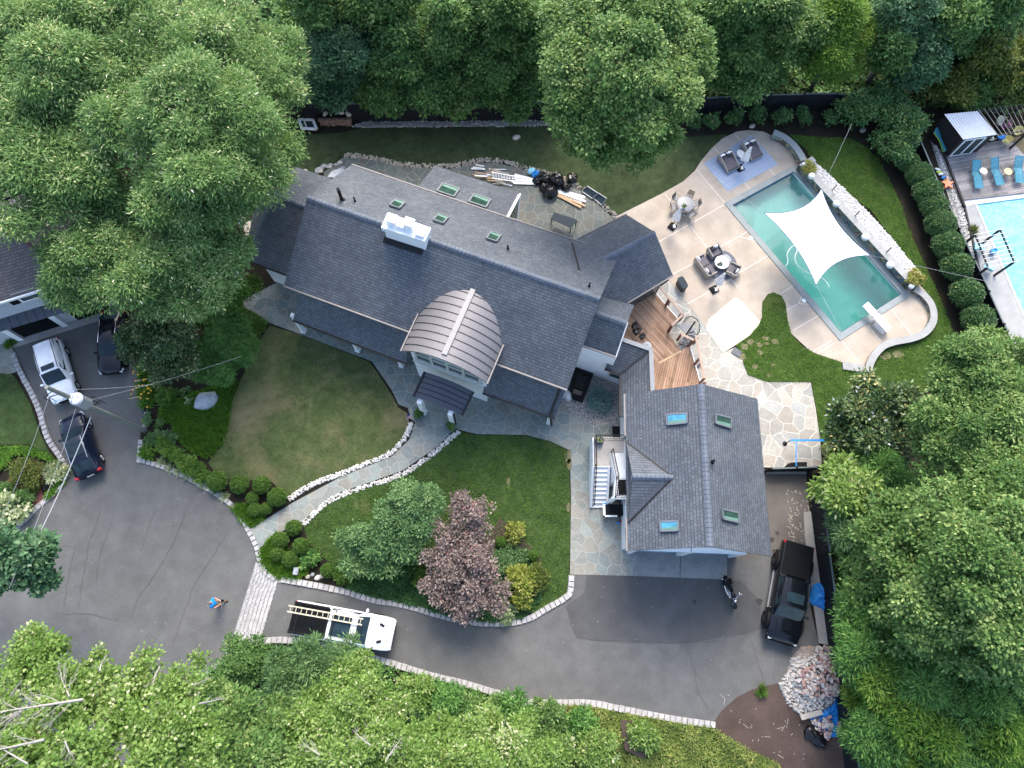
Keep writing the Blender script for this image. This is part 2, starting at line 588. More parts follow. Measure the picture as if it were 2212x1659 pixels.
def m_leaf(name, stops, trans=0.35, gloss=0.12, rough=0.45, gain=1.85):
 """leaf: diffuse + translucent + a little gloss; every leaf has its own tone"""
 t = NT(name)
 at = t.new('Attribute', attribute_name='tone')
 c = t.ramp(at.outputs['Fac'], [(p, tuple(min(q * gain * h, .9) for q, h in zip(k, (1.12, 1.0, 1.05)))) for p, k in stops])
 di, tr, gl = t.new('BsdfDiffuse'), t.new('BsdfTranslucent'), t.new('BsdfGlossy')
 t.link(c, di.inputs['Color'])
 t.link(t.mix(1.0, c, (1.25, 1.2, 0.6), 'MULTIPLY'), tr.inputs['Color'])
 gl.inputs['Roughness'].default_value = rough
 gl.inputs['Color'].default_value = (0.85, 0.9, 0.9, 1)
 m1, m2 = t.new('MixShader'), t.new('MixShader')
 m1.inputs[0].default_value = trans
 t.link(di.outputs[0], m1.inputs[1]); t.link(tr.outputs[0], m1.inputs[2])
 fr = t.new('LayerWeight')
 fr.inputs['Blend'].default_value = 0.25
 t.link(t.math('MULTIPLY', fr.outputs['Fresnel'], gloss * 3), m2.inputs[0])
 t.link(m1.outputs[0], m2.inputs[1]); t.link(gl.outputs[0], m2.inputs[2])
 t.link(m2.outputs[0], t.out.inputs['Surface'])
 t.n.remove(t.p)
 return t.m
def m_glass_dark(name, tint=(0.02, 0.03, 0.04), rough=0.04):
 t = NT(name).set(rough, 0, 0.22, 0.0)
 v = t.coords('Object')
 t.base(t.ramp(t.noise(v, 3, 2), [(0.3, tuple(c * 0.7 for c in tint)), (0.7, tuple(c * 1.3 for c in tint))]))
 return t.m
def m_paint(name, col, rough=0.25, coat=0.4, metal=0.0):
 t = NT(name).set(rough, metal, 0.3, coat)
 v = t.coords('Object')
 n = t.noise(v, 2.5, 4)
 t.base(t.ramp(n, [(0.3, tuple(c * 0.92 for c in col)), (0.7, tuple(min(c * 1.05, .9) for c in col))]))
 return t.m
MT = {}
MT['shingle'] = m_shingle('slate_shingle', (0.084, 0.097, 0.113))
MT['shingle_old'] = m_shingle('brown_shingle', (0.12, 0.105, 0.105))
MT['ridge'] = mat('ridge_shingle', (0.10, 0.118, 0.145), 0.75, var=0.3, scale=1.2, fine=9, bump=0.01)
MT['white'] = mat('white_render', (0.78, 0.79, 0.79), 0.6, var=0.05, scale=1.5)
MT['trim'] = mat('white_trim', (0.80, 0.80, 0.79), 0.45, var=0.04)
MT['siding'] = mat('grey_siding', (0.46, 0.48, 0.50), 0.6, var=0.06)
MT['metal_roof'] = mat('grey_standing_seam', (0.19, 0.18, 0.18), 0.5, 0.25, 0.35, var=0.08, scale=0.7)
MT['metal_dark'] = mat('charcoal_standing_seam', (0.055, 0.062, 0.075), 0.45, 0.35, 0.5, var=0.12, scale=0.8)
MT['seam'] = mat('dark_seam', (0.05, 0.047, 0.046), 0.5, 0.4, var=0.1)
MT['gutter'] = mat('pale_gutter', (0.20, 0.185, 0.175), 0.5, 0.1, var=0.15)
MT['bronze'] = mat('bronze_trim', (0.014, 0.012, 0.012), 0.6, 0, var=0.2)
MT['black'] = mat('black_steel', (0.007, 0.007, 0.008), 0.5, 0, 0.25, var=0.3)
MT['black_matt'] = mat('black_matt', (0.007, 0.0075, 0.008), 0.8, 0, 0.2, var=0.3, bump=0.004)
MT['glass'] = m_glass_dark('window_glass', (0.03, 0.045, 0.05))
MT['sky_glass'] = m_glass_dark('skylight_glass', (0.028, 0.062, 0.047), 0.05)
MT['sky_glass_blue'] = m_glass_dark('blue_skylight_glass', (0.07, 0.25, 0.36), 0.1)
MT['frame_grey'] = mat('grey_frame', (0.17, 0.185, 0.20), 0.45, 0.4, var=0.1)
MT['window_frame'] = mat('stone_coloured_frame', (0.42, 0.44, 0.40), 0.5, var=0.06)
MT['flag_front'] = m_flag('bluestone_paving', [srgb(c) for c in ('#6a7876', '#76807b', '#80857d', '#607173', '#858880', '#69787a', '#7c7870', '#707f7e')], srgb('#9a9d95'))
MT['flag_path'] = m_flag('path_paving', [srgb(c) for c in ('#7c8582', '#86877f', '#768483', '#8a857a', '#838883', '#798685', '#848075', '#80847c')], srgb('#a09f96'))
MT['flag_rear'] = m_flag('rear_paving', [srgb(c) for c in ('#4f5955', '#5a605b', '#495659', '#625f57', '#525c5a', '#5c5850', '#4b5653', '#586160')], srgb('#7f8176'))
MT['flag_pale'] = m_flag('pale_paving', [srgb(c) for c in ('#96968f', '#9f9c93', '#8e9291', '#a1998e', '#928f89', '#979e9e', '#9c958a', '#8b8984')], srgb('#c2bdb0'), 1.2)
MT['asphalt'] = m_asphalt('worn_asphalt', (0.097, 0.098, 0.094), False)
MT['asphalt_new'] = m_asphalt('dark_asphalt', (0.070, 0.071, 0.070), False)
MT['concrete'] = mat('pool_concrete', (0.375, 0.320, 0.258), 0.8, var=0.27, scale=0.8, fine=38, bump=0.004, coords='Object')
MT['concrete_pale'] = mat('bleached_concrete', (0.53, 0.485, 0.40), 0.8, var=0.1, scale=0.7, fine=40)
MT['concrete_dark'] = mat('dark_concrete', (0.21, 0.215, 0.205), 0.8, var=0.35, scale=0.9, fine=14)  # darker, blotchy grey for the garage apron and the cobble bed
MT['concrete_grey'] = mat('grey_concrete', (0.30, 0.29, 0.27), 0.85, var=0.2, scale=1.2, fine=25)
MT['joint'] = mat('pale_joint', (0.62, 0.58, 0.52), 0.8, var=0.08)
MT['coping'] = mat('bluestone_coping', (0.22, 0.25, 0.25), 0.6, var=0.18, scale=1.6, fine=20)
MT['coping_pale'] = mat('pale_coping', (0.29, 0.295, 0.285), 0.65, var=0.18, scale=1.8, fine=20)
MT['granite'] = mat('granite_block', (0.36, 0.35, 0.34), 0.8, var=0.35, scale=3.5, fine=40, bump=0.01)
MT['lawn'] = m_lawn('lawn_green', (0.028, 0.056, 0.018), (0.072, 0.114, 0.040), (0.22, 0.19, 0.10), 0.3)
MT['lawn_dry'] = m_lawn('lawn_dry', (0.042, 0.068, 0.024), (0.092, 0.124, 0.050), (0.20, 0.17, 0.10), 0.85)
MT['lawn_dark'] = m_lawn('lawn_shade_painted', (0.028, 0.046, 0.022), (0.060, 0.084, 0.038), (0.13, 0.11, 0.06), 0.05)  # rear lawn: shade of house and trees put into this darker green
MT['soil'] = m_soil('mulch_soil', [(0.010, 0.010, 0.007), (0.028, 0.024, 0.017), (0.07, 0.058, 0.042)])
MT['mulch'] = m_soil('brown_mulch', [(0.034, 0.025, 0.021), (0.085, 0.062, 0.053), (0.21, 0.165, 0.14)])
MT['pebble'] = m_gravel('pebble_bed', [srgb(c) for c in ('#a9a6a0', '#8e8c88', '#c0bcb2', '#77777a', '#b4aca0', '#9b9ea0')], 11)
MT['pebble_white'] = m_gravel('white_pebble_bed', [srgb(c) for c in ('#dcd9d2', '#c9c4b8', '#e6e4df', '#d2cdc4')], 10, (0.2, 0.19, 0.17))
MT['stone_white'] = mat('white_stone', (0.66, 0.64, 0.60), 0.7, var=0.2, scale=9, fine=30)
MT['stone_tan'] = mat('tan_stone', (0.42, 0.38, 0.32), 0.75, var=0.35, scale=5, fine=22)
MT['stone_grey'] = mat('grey_stone', (0.27, 0.28, 0.28), 0.75, var=0.35, scale=5, fine=22)
MT['boulder'] = mat('boulder_rock', (0.30, 0.33, 0.35), 0.7, var=0.4, scale=2.5, fine=12, bump=0.03)
MT['stonewall'] = m_stonewall('fieldstone_veneer')
MT['deck'] = m_planks('cedar_boards', [(0.10, 0.058, 0.035), (0.29, 0.175, 0.11), (0.42, 0.28, 0.19)], 0.14)
MT['deck_grey'] = m_planks('weathered_boards', [(0.10, 0.095, 0.095), (0.24, 0.225, 0.22), (0.38, 0.36, 0.35)], 0.15)
MT['redwood'] = mat('stained_timber', (0.095, 0.030, 0.022), 0.5, var=0.3, scale=3)
MT['bark'] = mat('tree_bark', (0.12, 0.10, 0.085), 0.9, var=0.4, scale=4, fine=30, bump=0.02)
MT['bark_pale'] = mat('pale_bark', (0.28, 0.265, 0.24), 0.85, var=0.25, scale=3, fine=20)
MT['timber'] = mat('raw_timber', (0.42, 0.29, 0.17), 0.7, var=0.25, scale=5)
MT['timber_grey'] = mat('grey_timber', (0.40, 0.36, 0.30), 0.75, var=0.25, scale=5)
MT['tyre'] = mat('tyre_rubber', (0.007, 0.007, 0.008), 0.75, 0, 0.2, var=0.3)
MT['alloy'] = mat('alloy_rim', (0.55, 0.56, 0.58), 0.3, 0.9, var=0.1)
MT['alloy_dark'] = mat('dark_rim', (0.05, 0.05, 0.055), 0.4, 0.6, var=0.2)
MT['chrome'] = mat('chrome', (0.75, 0.76, 0.78), 0.12, 1.0, var=0.05)
MT['car_white'] = m_paint('white_car_paint', (0.80, 0.81, 0.83))
MT['car_black'] = m_paint('black_car_paint', (0.004, 0.005, 0.008), 0.15, 0.15)
MT['car_navy'] = m_paint('midnight_car_paint', (0.006, 0.010, 0.024), 0.15, 0.15)
MT['car_glass'] = m_glass_dark('car_glass', (0.016, 0.030, 0.038))
MT['car_trim'] = mat('car_black_trim', (0.007, 0.007, 0.008), 0.55, 0, 0.25, var=0.2)
MT['lamp_clear'] = m_paint('lamp_lens', (0.55, 0.58, 0.62), 0.1)
MT['lamp_red'] = m_paint('red_lens', (0.45, 0.015, 0.02), 0.15)
MT['vinyl'] = mat('black_vinyl', (0.006, 0.007, 0.008), 0.5, 0, 0.12, var=0.2, bump=0.004)
MT['tarp'] = mat('blue_tarp', (0.02, 0.22, 0.60), 0.4, var=0.25, scale=3, fine=14)
MT['bag'] = mat('black_plastic', (0.006, 0.006, 0.007), 0.3, 0, 0.4, var=0.4)
MT['cushion'] = mat('grey_cushion', (0.115, 0.105, 0.115), 0.9, var=0.12, fine=60)
MT['pillow_white'] = mat('white_pillow', (0.80, 0.80, 0.80), 0.9, var=0.05)
MT['pillow_dark'] = mat('charcoal_pillow', (0.065, 0.062, 0.072), 0.9, var=0.12)
MT['wicker'] = mat('grey_wicker', (0.30, 0.28, 0.255), 0.7, var=0.3, scale=20, fine=60, bump=0.01)
MT['umbrella'] = mat('white_canvas', (0.80, 0.81, 0.82), 0.85, var=0.05)
MT['sail'] = mat('sail_fabric', (0.86, 0.86, 0.86), 0.8, var=0.02, scale=0.6)
MT['furniture'] = mat('grey_powder_coat', (0.22, 0.225, 0.235), 0.5, 0.2, var=0.12)
MT['furniture_dark'] = mat('charcoal_coat', (0.045, 0.05, 0.055), 0.5, 0.2, var=0.15)
MT['table_slate'] = mat('slate_table_top', (0.040, 0.052, 0.060), 0.8, 0, 0.15, var=0.2, scale=3)
MT['table_pale'] = mat('pale_table_top', (0.60, 0.60, 0.58), 0.5, var=0.06)
MT['globe'] = mat('white_globe', (0.82, 0.82, 0.82), 0.35, var=0.02)
MT['brick_red'] = mat('red_brick', (0.36, 0.22, 0.19), 0.85, var=0.35, scale=6, fine=25)
MT['brick_pale'] = mat('mortar_faced_brick', (0.50, 0.42, 0.38), 0.85, var=0.3, scale=6, fine=25)
MT['plaster'] = mat('broken_plaster', (0.46, 0.44, 0.41), 0.85, var=0.25, scale=5, fine=25)
MT['pot_blue'] = mat('blue_glaze', (0.12, 0.17, 0.22), 0.4, var=0.2)
MT['pot_grey'] = mat('grey_pot', (0.10, 0.105, 0.115), 0.6, var=0.2)
MT['skin'] = mat('skin', (0.50, 0.27, 0.20), 0.55, var=0.12, scale=8)
MT['hair'] = mat('greying_hair', (0.16, 0.12, 0.10), 0.8, var=0.3, fine=60)
MT['shirt'] = mat('bright_blue_shirt', (0.01, 0.27, 0.72), 0.8, var=0.15)
MT['khaki'] = mat('khaki_trousers', (0.30, 0.25, 0.15), 0.9, var=0.15)
MT['boot'] = mat('brown_boot', (0.06, 0.042, 0.032), 0.7, var=0.2)
MT['denim'] = mat('denim_shorts', (0.10, 0.16, 0.22), 0.9, var=0.2)
MT['teal'] = mat('teal_mesh', (0.035, 0.22, 0.30), 0.6, var=0.12)
MT['yellow'] = mat('pale_yellow_plastic', (0.72, 0.62, 0.26), 0.5, var=0.06)
MT['cream'] = mat('cream_plastic', (0.75, 0.70, 0.55), 0.5, var=0.05)
MT['orange'] = mat('coral_plastic', (0.75, 0.27, 0.13), 0.5, var=0.1)
MT['lime'] = mat('lime_plastic', (0.42, 0.62, 0.08), 0.5, var=0.1)
MT['sky_blue'] = mat('light_blue_plastic', (0.30, 0.62, 0.75), 0.5, var=0.08)
MT['galv'] = mat('galvanised_sheet', (0.52, 0.55, 0.60), 0.35, 0.55, var=0.1, scale=1.5)
MT['dark_wood'] = mat('dark_stained_boards', (0.022, 0.018, 0.018), 0.6, var=0.4, scale=2, fine=18)
MT['pole_wood'] = mat('weathered_pole', (0.17, 0.185, 0.16), 0.85, var=0.25, scale=2, fine=16)
MT['grey_metal'] = mat('grey_painted_metal', (0.50, 0.52, 0.54), 0.4, 0.3, var=0.08)
MT['cable'] = mat('grey_cable', (0.42, 0.43, 0.44), 0.5, 0.2, var=0.1)
MT['fence'] = mat('black_fence_panel', (0.009, 0.011, 0.014), 0.75, 0, 0.2, var=0.3, scale=1.2, fine=14)
MT['fence_rail'] = mat('fence_rail', (0.10, 0.125, 0.125), 0.6, var=0.2)
MT['door_blue'] = mat('blue_grey_door', (0.20, 0.36, 0.52), 0.35, var=0.12, scale=0.6)
MT['rug_grey'] = mat('round_grey_rug', (0.115, 0.125, 0.145), 0.95, var=0.15, fine=50)
MT['water_tile'] = mat('blue_tile', (0.13, 0.20, 0.38), 0.3, var=0.4, scale=3, fine=18)
# leaves
def g(h): return srgb(h)
LF = {}
LF['chestnut'] = m_leaf('chestnut_leaf', [(0, (0.024, 0.054, 0.016)), (.55, (0.058, 0.118, 0.034)), (.86, (0.11, 0.18, 0.062)), (1, (0.24, 0.28, 0.14))], gain=2.3)
LF['cream'] = m_leaf('cream_catkin', [(0, (0.36, 0.38, 0.20)), (1, (0.62, 0.60, 0.40))])
LF['linden'] = m_leaf('linden_leaf', [(0, (0.026, 0.062, 0.016)), (.6, (0.062, 0.130, 0.034)), (1, (0.17, 0.24, 0.085))], gain=1.75)
LF['forest'] = m_leaf('forest_leaf', [(0, (0.018, 0.046, 0.014)), (.6, (0.042, 0.094, 0.026)), (1, (0.095, 0.16, 0.050))], gain=2.3)
LF['forest_blue'] = m_leaf('blue_green_leaf', [(0, (0.016, 0.046, 0.020)), (.6, (0.036, 0.085, 0.040)), (1, (0.085, 0.15, 0.075))], gain=2.3)
LF['olive'] = m_leaf('olive_leaf', [(0, (0.026, 0.046, 0.011)), (.6, (0.062, 0.094, 0.020)), (1, (0.13, 0.15, 0.035))])
LF['bright'] = m_leaf('bright_leaf', [(0, (0.050, 0.110, 0.016)), (.55, (0.108, 0.205, 0.044)), (.9, (0.20, 0.29, 0.095)), (1, (0.34, 0.40, 0.24))], gain=1.38)
LF['yellow'] = m_leaf('yellow_green_leaf', [(0, (0.055, 0.090, 0.014)), (.6, (0.125, 0.165, 0.030)), (1, (0.24, 0.25, 0.08))])
LF['conifer'] = m_leaf('conifer_spray', [(0, (0.022, 0.056, 0.022)), (.6, (0.056, 0.118, 0.042)), (1, (0.12, 0.195, 0.08))], gain=2.1)
LF['arborvitae'] = m_leaf('arborvitae_spray', [(0, (0.022, 0.064, 0.010)), (.6, (0.060, 0.135, 0.018)), (1, (0.14, 0.21, 0.04))])
LF['hedge'] = m_leaf('hedge_leaf', [(0, (0.010, 0.034, 0.010)), (.6, (0.026, 0.068, 0.018)), (.93, (0.060, 0.115, 0.032)), (1, (0.14, 0.17, 0.05))], 0.25, 0.25, gain=2.5)
LF['box'] = m_leaf('boxwood_leaf', [(0, (0.022, 0.066, 0.010)), (.6, (0.062, 0.140, 0.022)), (1, (0.14, 0.22, 0.045))], gain=1.5)
LF['magnolia'] = m_leaf('magnolia_leaf', [(0, (0.010, 0.026, 0.008)), (.6, (0.026, 0.055, 0.016)), (.92, (0.075, 0.105, 0.036)), (1, (0.20, 0.20, 0.08))], 0.15, 0.35, 0.3, gain=2.2)
LF['purple'] = m_leaf('purple_leaf', [(0, (0.050, 0.042, 0.036)), (.5, (0.135, 0.115, 0.098)), (.95, (0.24, 0.215, 0.18)), (1, (0.22, 0.11, 0.10))], trans=.15, gain=1.25)
LF['spruce'] = m_leaf('blue_spruce_needle', [(0, (0.035, 0.085, 0.085)), (.6, (0.085, 0.165, 0.16)), (1, (0.17, 0.28, 0.26))])
LF['grassy'] = m_leaf('liriope_blade', [(0, (0.020, 0.066, 0.008)), (.6, (0.055, 0.140, 0.014)), (1, (0.12, 0.22, 0.03))])
LF['grass_gold'] = m_leaf('dry_groundcover', [(0, (0.060, 0.085, 0.014)), (.6, (0.155, 0.185, 0.040)), (1, (0.34, 0.32, 0.13))])
LF['grass_mix'] = m_leaf('mixed_groundcover', [(0, (0.030, 0.066, 0.014)), (.5, (0.080, 0.125, 0.028)), (.85, (0.15, 0.19, 0.05)), (1, (0.26, 0.25, 0.10))])
LF['hosta'] = m_leaf('variegated_leaf', [(0, (0.075, 0.125, 0.055)), (.6, (0.17, 0.235, 0.115)), (1, (0.42, 0.46, 0.30))])
LF['maple'] = m_leaf('maple_leaf', [(0, (0.022, 0.070, 0.016)), (.6, (0.052, 0.130, 0.030)), (1, (0.10, 0.20, 0.05))])
LF['cover'] = m_leaf('dark_groundcover', [(0, (0.010, 0.034, 0.012)), (.6, (0.026, 0.074, 0.022)), (1, (0.06, 0.13, 0.035))])
LF['flower_white'] = m_leaf('white_petal', [(0, (0.70, 0.70, 0.62)), (1, (0.85, 0.84, 0.78))])
LF['flower_orange'] = m_leaf('orange_petal', [(0, (0.70, 0.20, 0.02)), (1, (0.85, 0.32, 0.05))])
LF['flower_pink'] = m_leaf('pink_petal', [(0, (0.50, 0.05, 0.25)), (1, (0.70, 0.15, 0.40))])
# ---------------------------------------------------------------- ground, drive, lawns, paving
def grow(poly, d):
 """push a polygon outwards by d metres (works for either winding)"""
 n = len(poly)
 A = sum(poly[i][0]*poly[(i+1) % n][1] - poly[(i+1) % n][0]*poly[i][1] for i in range(n))
 s = 1 if A > 0 else -1
 out = []
 for i in range(n):
  a, b, c = Vector(poly[i-1]), Vector(poly[i]), Vector(poly[(i+1) % n])
  e1, e2 = (b - a), (c - b)
  e1.z = e2.z = 0
  e1.normalize(); e2.normalize()
  n1, n2 = Vector((e1.y, -e1.x, 0)) * s, Vector((e2.y, -e2.x, 0)) * s
  m = (n1 + n2)
  m = m / max(m.length_squared / 2, 0.3)
  out.append(b + m * d)
 return out
POOL = pl('1581.6,444 1713,372 1946,636 1815,719.5')
POOL_HOLE = grow(POOL, 0.10)
NPOOL = pl('2108,442 2330,412 2480,640 2215,690')
NPOOL_HOLE = grow(NPOOL, 0.10)
big = [Vector((-220, -180, 0)), Vector((220, -180, 0)), Vector((220, 240, 0)), Vector((-220, 240, 0))]
struct('ground', MB().sheet(big, 0.0, [POOL_HOLE, NPOOL_HOLE]), MT['soil'])
# drive: one worn sheet, a darker new patch by the garage
drive_left = pl('33,760 87,873 110,943 140,990 149,1022 127,1062 77,1108 33,1150 -120,1165 -330,1180 -330,1560 -150,1900 200,1900 437,1453 477,1423 497,1396')
drive = pl('0,748 33,760') + drive_left[1:]
drive += pl('563,1379 617,1376 700,1388 814,1416 871,1433 937,1453 1004,1469 1071,1489 1137,1508 1204,1511 1271,1511 1337,1523 1404,1536 1475,1549 1541,1561 1558,1536 1591,1506 1625,1489 1658,1481 1700,1470 1790,1440 1768,1389 1750,1310 1738,1163 1748,1106 1741,1015 1560,1015 1560,1180 1360,1190 1241,1235')
drive += pl('1241,1243 1237,1283 1221,1299 1187,1319 1137,1346 1071,1354 1004,1349 937,1333 871,1314 804,1303 737,1283 633,1263 600,1258')
drive += pl('553,1211 557,1206 550,1186 533,1149 507,1106 477,1080 433,1053 367,1020 307,1001 295,996 303,945 311,880 300,800 250,700 210,650 40,700')
struct('driveway', MB().sheet(drive, 0.012), MT['asphalt'])
patch = pl('1268,1243 1262,1280 1223,1309 1232,1350 1245,1378 1300,1385 1480,1389 1592,1372 1640,1360 1645,1300 1600,1255 1570,1252 1367,1244')
struct('driveway', MB().sheet(patch, 0.020), MT['asphalt_new'])
tan_lane = pl('1600,1020 1741,1022 1748,1106 1738,1163 1700,1180 1660,1200 1600,1212 1575,1200')
struct('driveway', MB().sheet(tan_lane, 0.024), mat('dusty_asphalt', (0.105, 0.095, 0.085), 0.85, var=0.3, scale=0.8, fine=30))
crk = MB()
for ln in ('973,1350 970,1385 958,1410 945,1436', '1223,1309 1236,1340 1246,1376', '1246,1378 1330,1386 1475,1389 1560,1382 1640,1360', '1480,1389 1500,1450 1507,1500 1535,1535', '1624,1386 1640,1440 1650,1470 1655,1480',
           '402,1106 380,1160 345,1225 300,1290 280,1340', '490,1150 460,1200 420,1260 395,1330 370,1400', '215,1106 190,1180 180,1240 168,1325', '110,1180 162,1182 150,1240 135,1325', '135,1325 200,1328 275,1345', '240,1130 215,1200 205,1280', '333,1106 300,1200'):
 P = pl(ln, 0.03)
 rg = random.Random(sum(map(ord, ln)) % 1000)
 pts = [lerp(P[i], P[i+1], k / 9) + Vector((rg.uniform(-.06, .06), rg.uniform(-.06, .06), 0)) for i in range(len(P) - 1) for k in range(9)]
 L, Q = offset_line(pts, 0.007), offset_line(pts, -0.007)
 for i in range(len(pts) - 1):
  crk.add([L[i], L[i+1], Q[i+1], Q[i]], [(0, 1, 2, 3)])
struct('driveway', crk, mat('crack_filler', (0.058, 0.056, 0.050), 0.9, var=0.3))
stain = MB()
for px, py, r in ((1667, 1166, .16), (1672, 1190, .09), (1679, 1152, .12), (1668, 1205, .07), (1640, 1300, .2), (1690, 1245, .1), (1500, 1300, .12), (570, 1170, .15)):
 c = site(px, py, 0.034)
 stain.add([c + Vector((r*math.cos(a)*(1+.3*math.sin(3*a)), r*math.sin(a), 0)) for a in [q*math.pi/6 for q in range(12)]], [tuple(range(12))])
struct('driveway', stain, mat('oil_stain', (0.03, 0.028, 0.026), 0.6, var=0.3))
apron = pl('1367,1185 1570,1185 1570.4,1252 1367,1244')
ap = MB().sheet(apron, 0.040)
a0, a1 = site(1470, 1195, 0.046), site(1469, 1248, 0.046)
struct('garage_apron', ap, MT['concrete_dark'])
struct('garage_apron', MB().beam(a0, a1, 0.03, 0.004), MT['black_matt'])
struct('concrete_strip', MB().prism(pl('1735,1106 1751,1106 1759,1173 1769,1246 1780,1336 1788,1393 1768,1389 1758,1316 1748,1240 1738,1163'), 0.0, 0.08), MT['concrete_grey'])
struct('concrete_strip', MB().prism(pl('1655,1019 1742,1019 1742,1024 1655,1024'), 0.0, 0.05), MT['concrete_grey'])
struct('mulch_bed', MB().sheet(pl('1541,1561 1558,1536 1591,1506 1625,1489 1658,1481 1700,1470 1800,1470 1822,1620 1835,1700 1640,1700 1560,1620'), 0.016), MT['mulch'])
struct('mulch_bed', MB().sheet(pl('1080,1119 1097,1133 1144,1179 1167,1206 1174,1239 1171,1293 1130,1320 1050,1300 1040,1180'), 0.044), MT['mulch'])
struct('mulch_bed', MB().sheet(pl('14,1040 60,1000 110,1010 140,1045 120,1075 60,1110 14,1120'), 0.016), mat('red_mulch', (0.15, 0.06, 0.05), 0.95, var=0.4, scale=3, fine=30, bump=0.02))
# lawns
FRONT_L = pl('583,703 573,716 540,783 520,820 500,873 493,920 480,960 450,1000 467,1026 500,1036 587,1040 617,1073 626,1080 680,1040 737,1017 804,998 840,975 872,945 884,915 880,893 860,880 845,850 815,805 800,783 737,757 653,725')
struct('lawn', MB().sheet(FRONT_L, 0.028), MT['lawn_dry'])
FRONT_R = pl('653,1130 700,1090 737,1071 790,1055 875,1025 945,978 990,933 1031,940 1137,942 1187,955 1229,974 1232,1106 1229,1243 1225,1280 1212,1293 1181,1313 1154,1323 1100,1330 950,1300 800,1230 717,1216 687,1199 667,1173')
struct('lawn', MB().sheet(FRONT_R, 0.028), MT['lawn'])
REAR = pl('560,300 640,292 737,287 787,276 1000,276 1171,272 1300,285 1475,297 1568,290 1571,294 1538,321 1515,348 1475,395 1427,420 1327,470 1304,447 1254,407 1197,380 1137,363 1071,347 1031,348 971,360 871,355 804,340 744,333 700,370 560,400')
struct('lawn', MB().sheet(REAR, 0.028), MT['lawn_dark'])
struct('lawn', MB().sheet(pl('-60,800 14,800 33,815 66,873 90,943 112,985 60,960 -60,962'), 0.028), MT['lawn'])
# paving
FRONT = pl('520,650 530,666 583,698 653,724 737,756 804,781 817,801 847,844 861,874 881,881 888,905 897,913 884,950 847,986 804,1003 737,1030 633,1086 540,1143 557,1190 563,1183 587,1159 653,1126 737,1063 787,1046 871,1016 937,970 984,926 997,930 1031,938 1137,940 1187,953 1231,973 1234,1106 1231,1241 1367,1244 1367,1190 1360,900 1345,870 1280,800 1200,800 900,720 620,600')
PATH = pl('884,950 847,986 804,1003 737,1030 633,1086 540,1143 557,1190 563,1183 587,1159 653,1126 737,1063 787,1046 871,1016 937,970 960,950 920,935')
struct('flagstone_paving', MB().sheet(FRONT, 0.034), MT['flag_front'])
struct('garden_path', MB().sheet(PATH, 0.042), MT['flag_path'])
struct('flagstone_paving', MB().sheet(pl('1234,1040 1231,1241 1367,1244 1367,1190 1345,1190 1343,1040'), 0.040), MT['flag_path'])
struct('flagstone_paving', MB().sheet(pl('700,372 744,338 804,345 871,360 971,365 1031,353 1071,352 1137,368 1197,385 1254,412 1304,452 1326,474 1360,520 1200,560 700,420'), 0.034), MT['flag_rear'])
struct('flagstone_paving', MB().sheet(pl('1400,640 1445,606 1475,646 1508,686 1561,763 1588,750 1603,766 1605,786 1615,810 1655,825 1751,826 1761,880 1771,946 1775,1010 1600,1010 1500,900 1400,880'), 0.034), MT['flag_pale'])
# pool deck with the grass tongue on top
DECK = pl('1327,470 1427,420 1475,393 1500,370 1515,347 1538,320 1560,300 1591,285 1618,282 1648,285 1665,293 1700,315 1735,360 1990,620 2014,645 2020,676 2008,712 1975,733 1930,744 1895,757 1880,780 1876,795 1865,803 1818,796 1780,775 1745,755 1710,722 1690,700 1640,715 1618,725 1588,745 1561,763 1508,686 1475,646 1445,606 1400,560 1340,520')
struct('pool_deck', MB().sheet(DECK, 0.050, [POOL_HOLE]), MT['concrete'])
struct('pool_deck', MB().sheet(pl('1530,690 1588,642 1601,650 1640,694 1645,690 1640,704 1618,727 1588,746 1561,763 1524,712'), 0.056), MT['concrete_pale'])
RIGHT = pl('1703,292 1760,297 1835,300 1868,317 1895,343 1911,373 1931,410 1948,450 1961,493 1985,547 2015,612 2041,673 2061,726 2071,783 2050,830 1990,850 1900,980 1800,1015 1772,950 1762,880 1752,826 1655,825 1615,810 1605,786 1603,766 1588,746 1618,726 1638,703 1645,686 1646,653 1658,636 1671,632 1688,640 1696,656 1701,693 1708,720 1728,746 1758,763 1818,783 1865,803 1876,795 1890,775 1905,760 1935,750 1980,740 2008,715 2022,690 2022,665 2010,643 1995,625 1960,560 1880,455 1790,395 1752,345 1740,325')
struct('lawn', MB().sheet(RIGHT, 0.062), m_lawn('lawn_pool_side', (0.026, 0.058, 0.012), (0.078, 0.125, 0.032), (0.22, 0.18, 0.09), 0.45))  # yellower green with more dry patches than the front right lawn
bare = MB()
for px, py, r in ((1620, 738, .35), (1640, 745, .28), (1655, 742, .25), (1654, 731, .3), (1675, 738, .4), (1642, 762, .3), (1605, 770, .35), (1631, 792, .25), (1670, 788, .2), (1660, 812, .2), (1608, 748, .4), (1940, 765, .5), (1915, 770, .5)):
 c = site(px, py, 0.067)
 rg = random.Random(px)
 k = 16
 bare.add([c + Vector((r*.75*math.cos(q*2*math.pi/k)*rg.uniform(.6, 1.2), r*.6*math.sin(q*2*math.pi/k)*rg.uniform(.6, 1.2), 0)) for q in range(k)], [tuple(range(k))])
for px, py, r in ((1228, 985, .5), (1230, 1003, .4), (1228, 1095, .3), (1098, 1040, .25)):
 c = site(px, py, 0.037)
 rg = random.Random(px)
 bare.add([c + Vector((r*.5*math.cos(q*math.pi/8)*rg.uniform(.6, 1.2), r*math.sin(q*math.pi/8)*rg.uniform(.6, 1.2), 0)) for q in range(16)], [tuple(range(16))])
struct('bare_soil', bare, mat('bare_soil', (0.17, 0.15, 0.085), 0.95, var=0.3, scale=3, fine=25))
jt = MB()
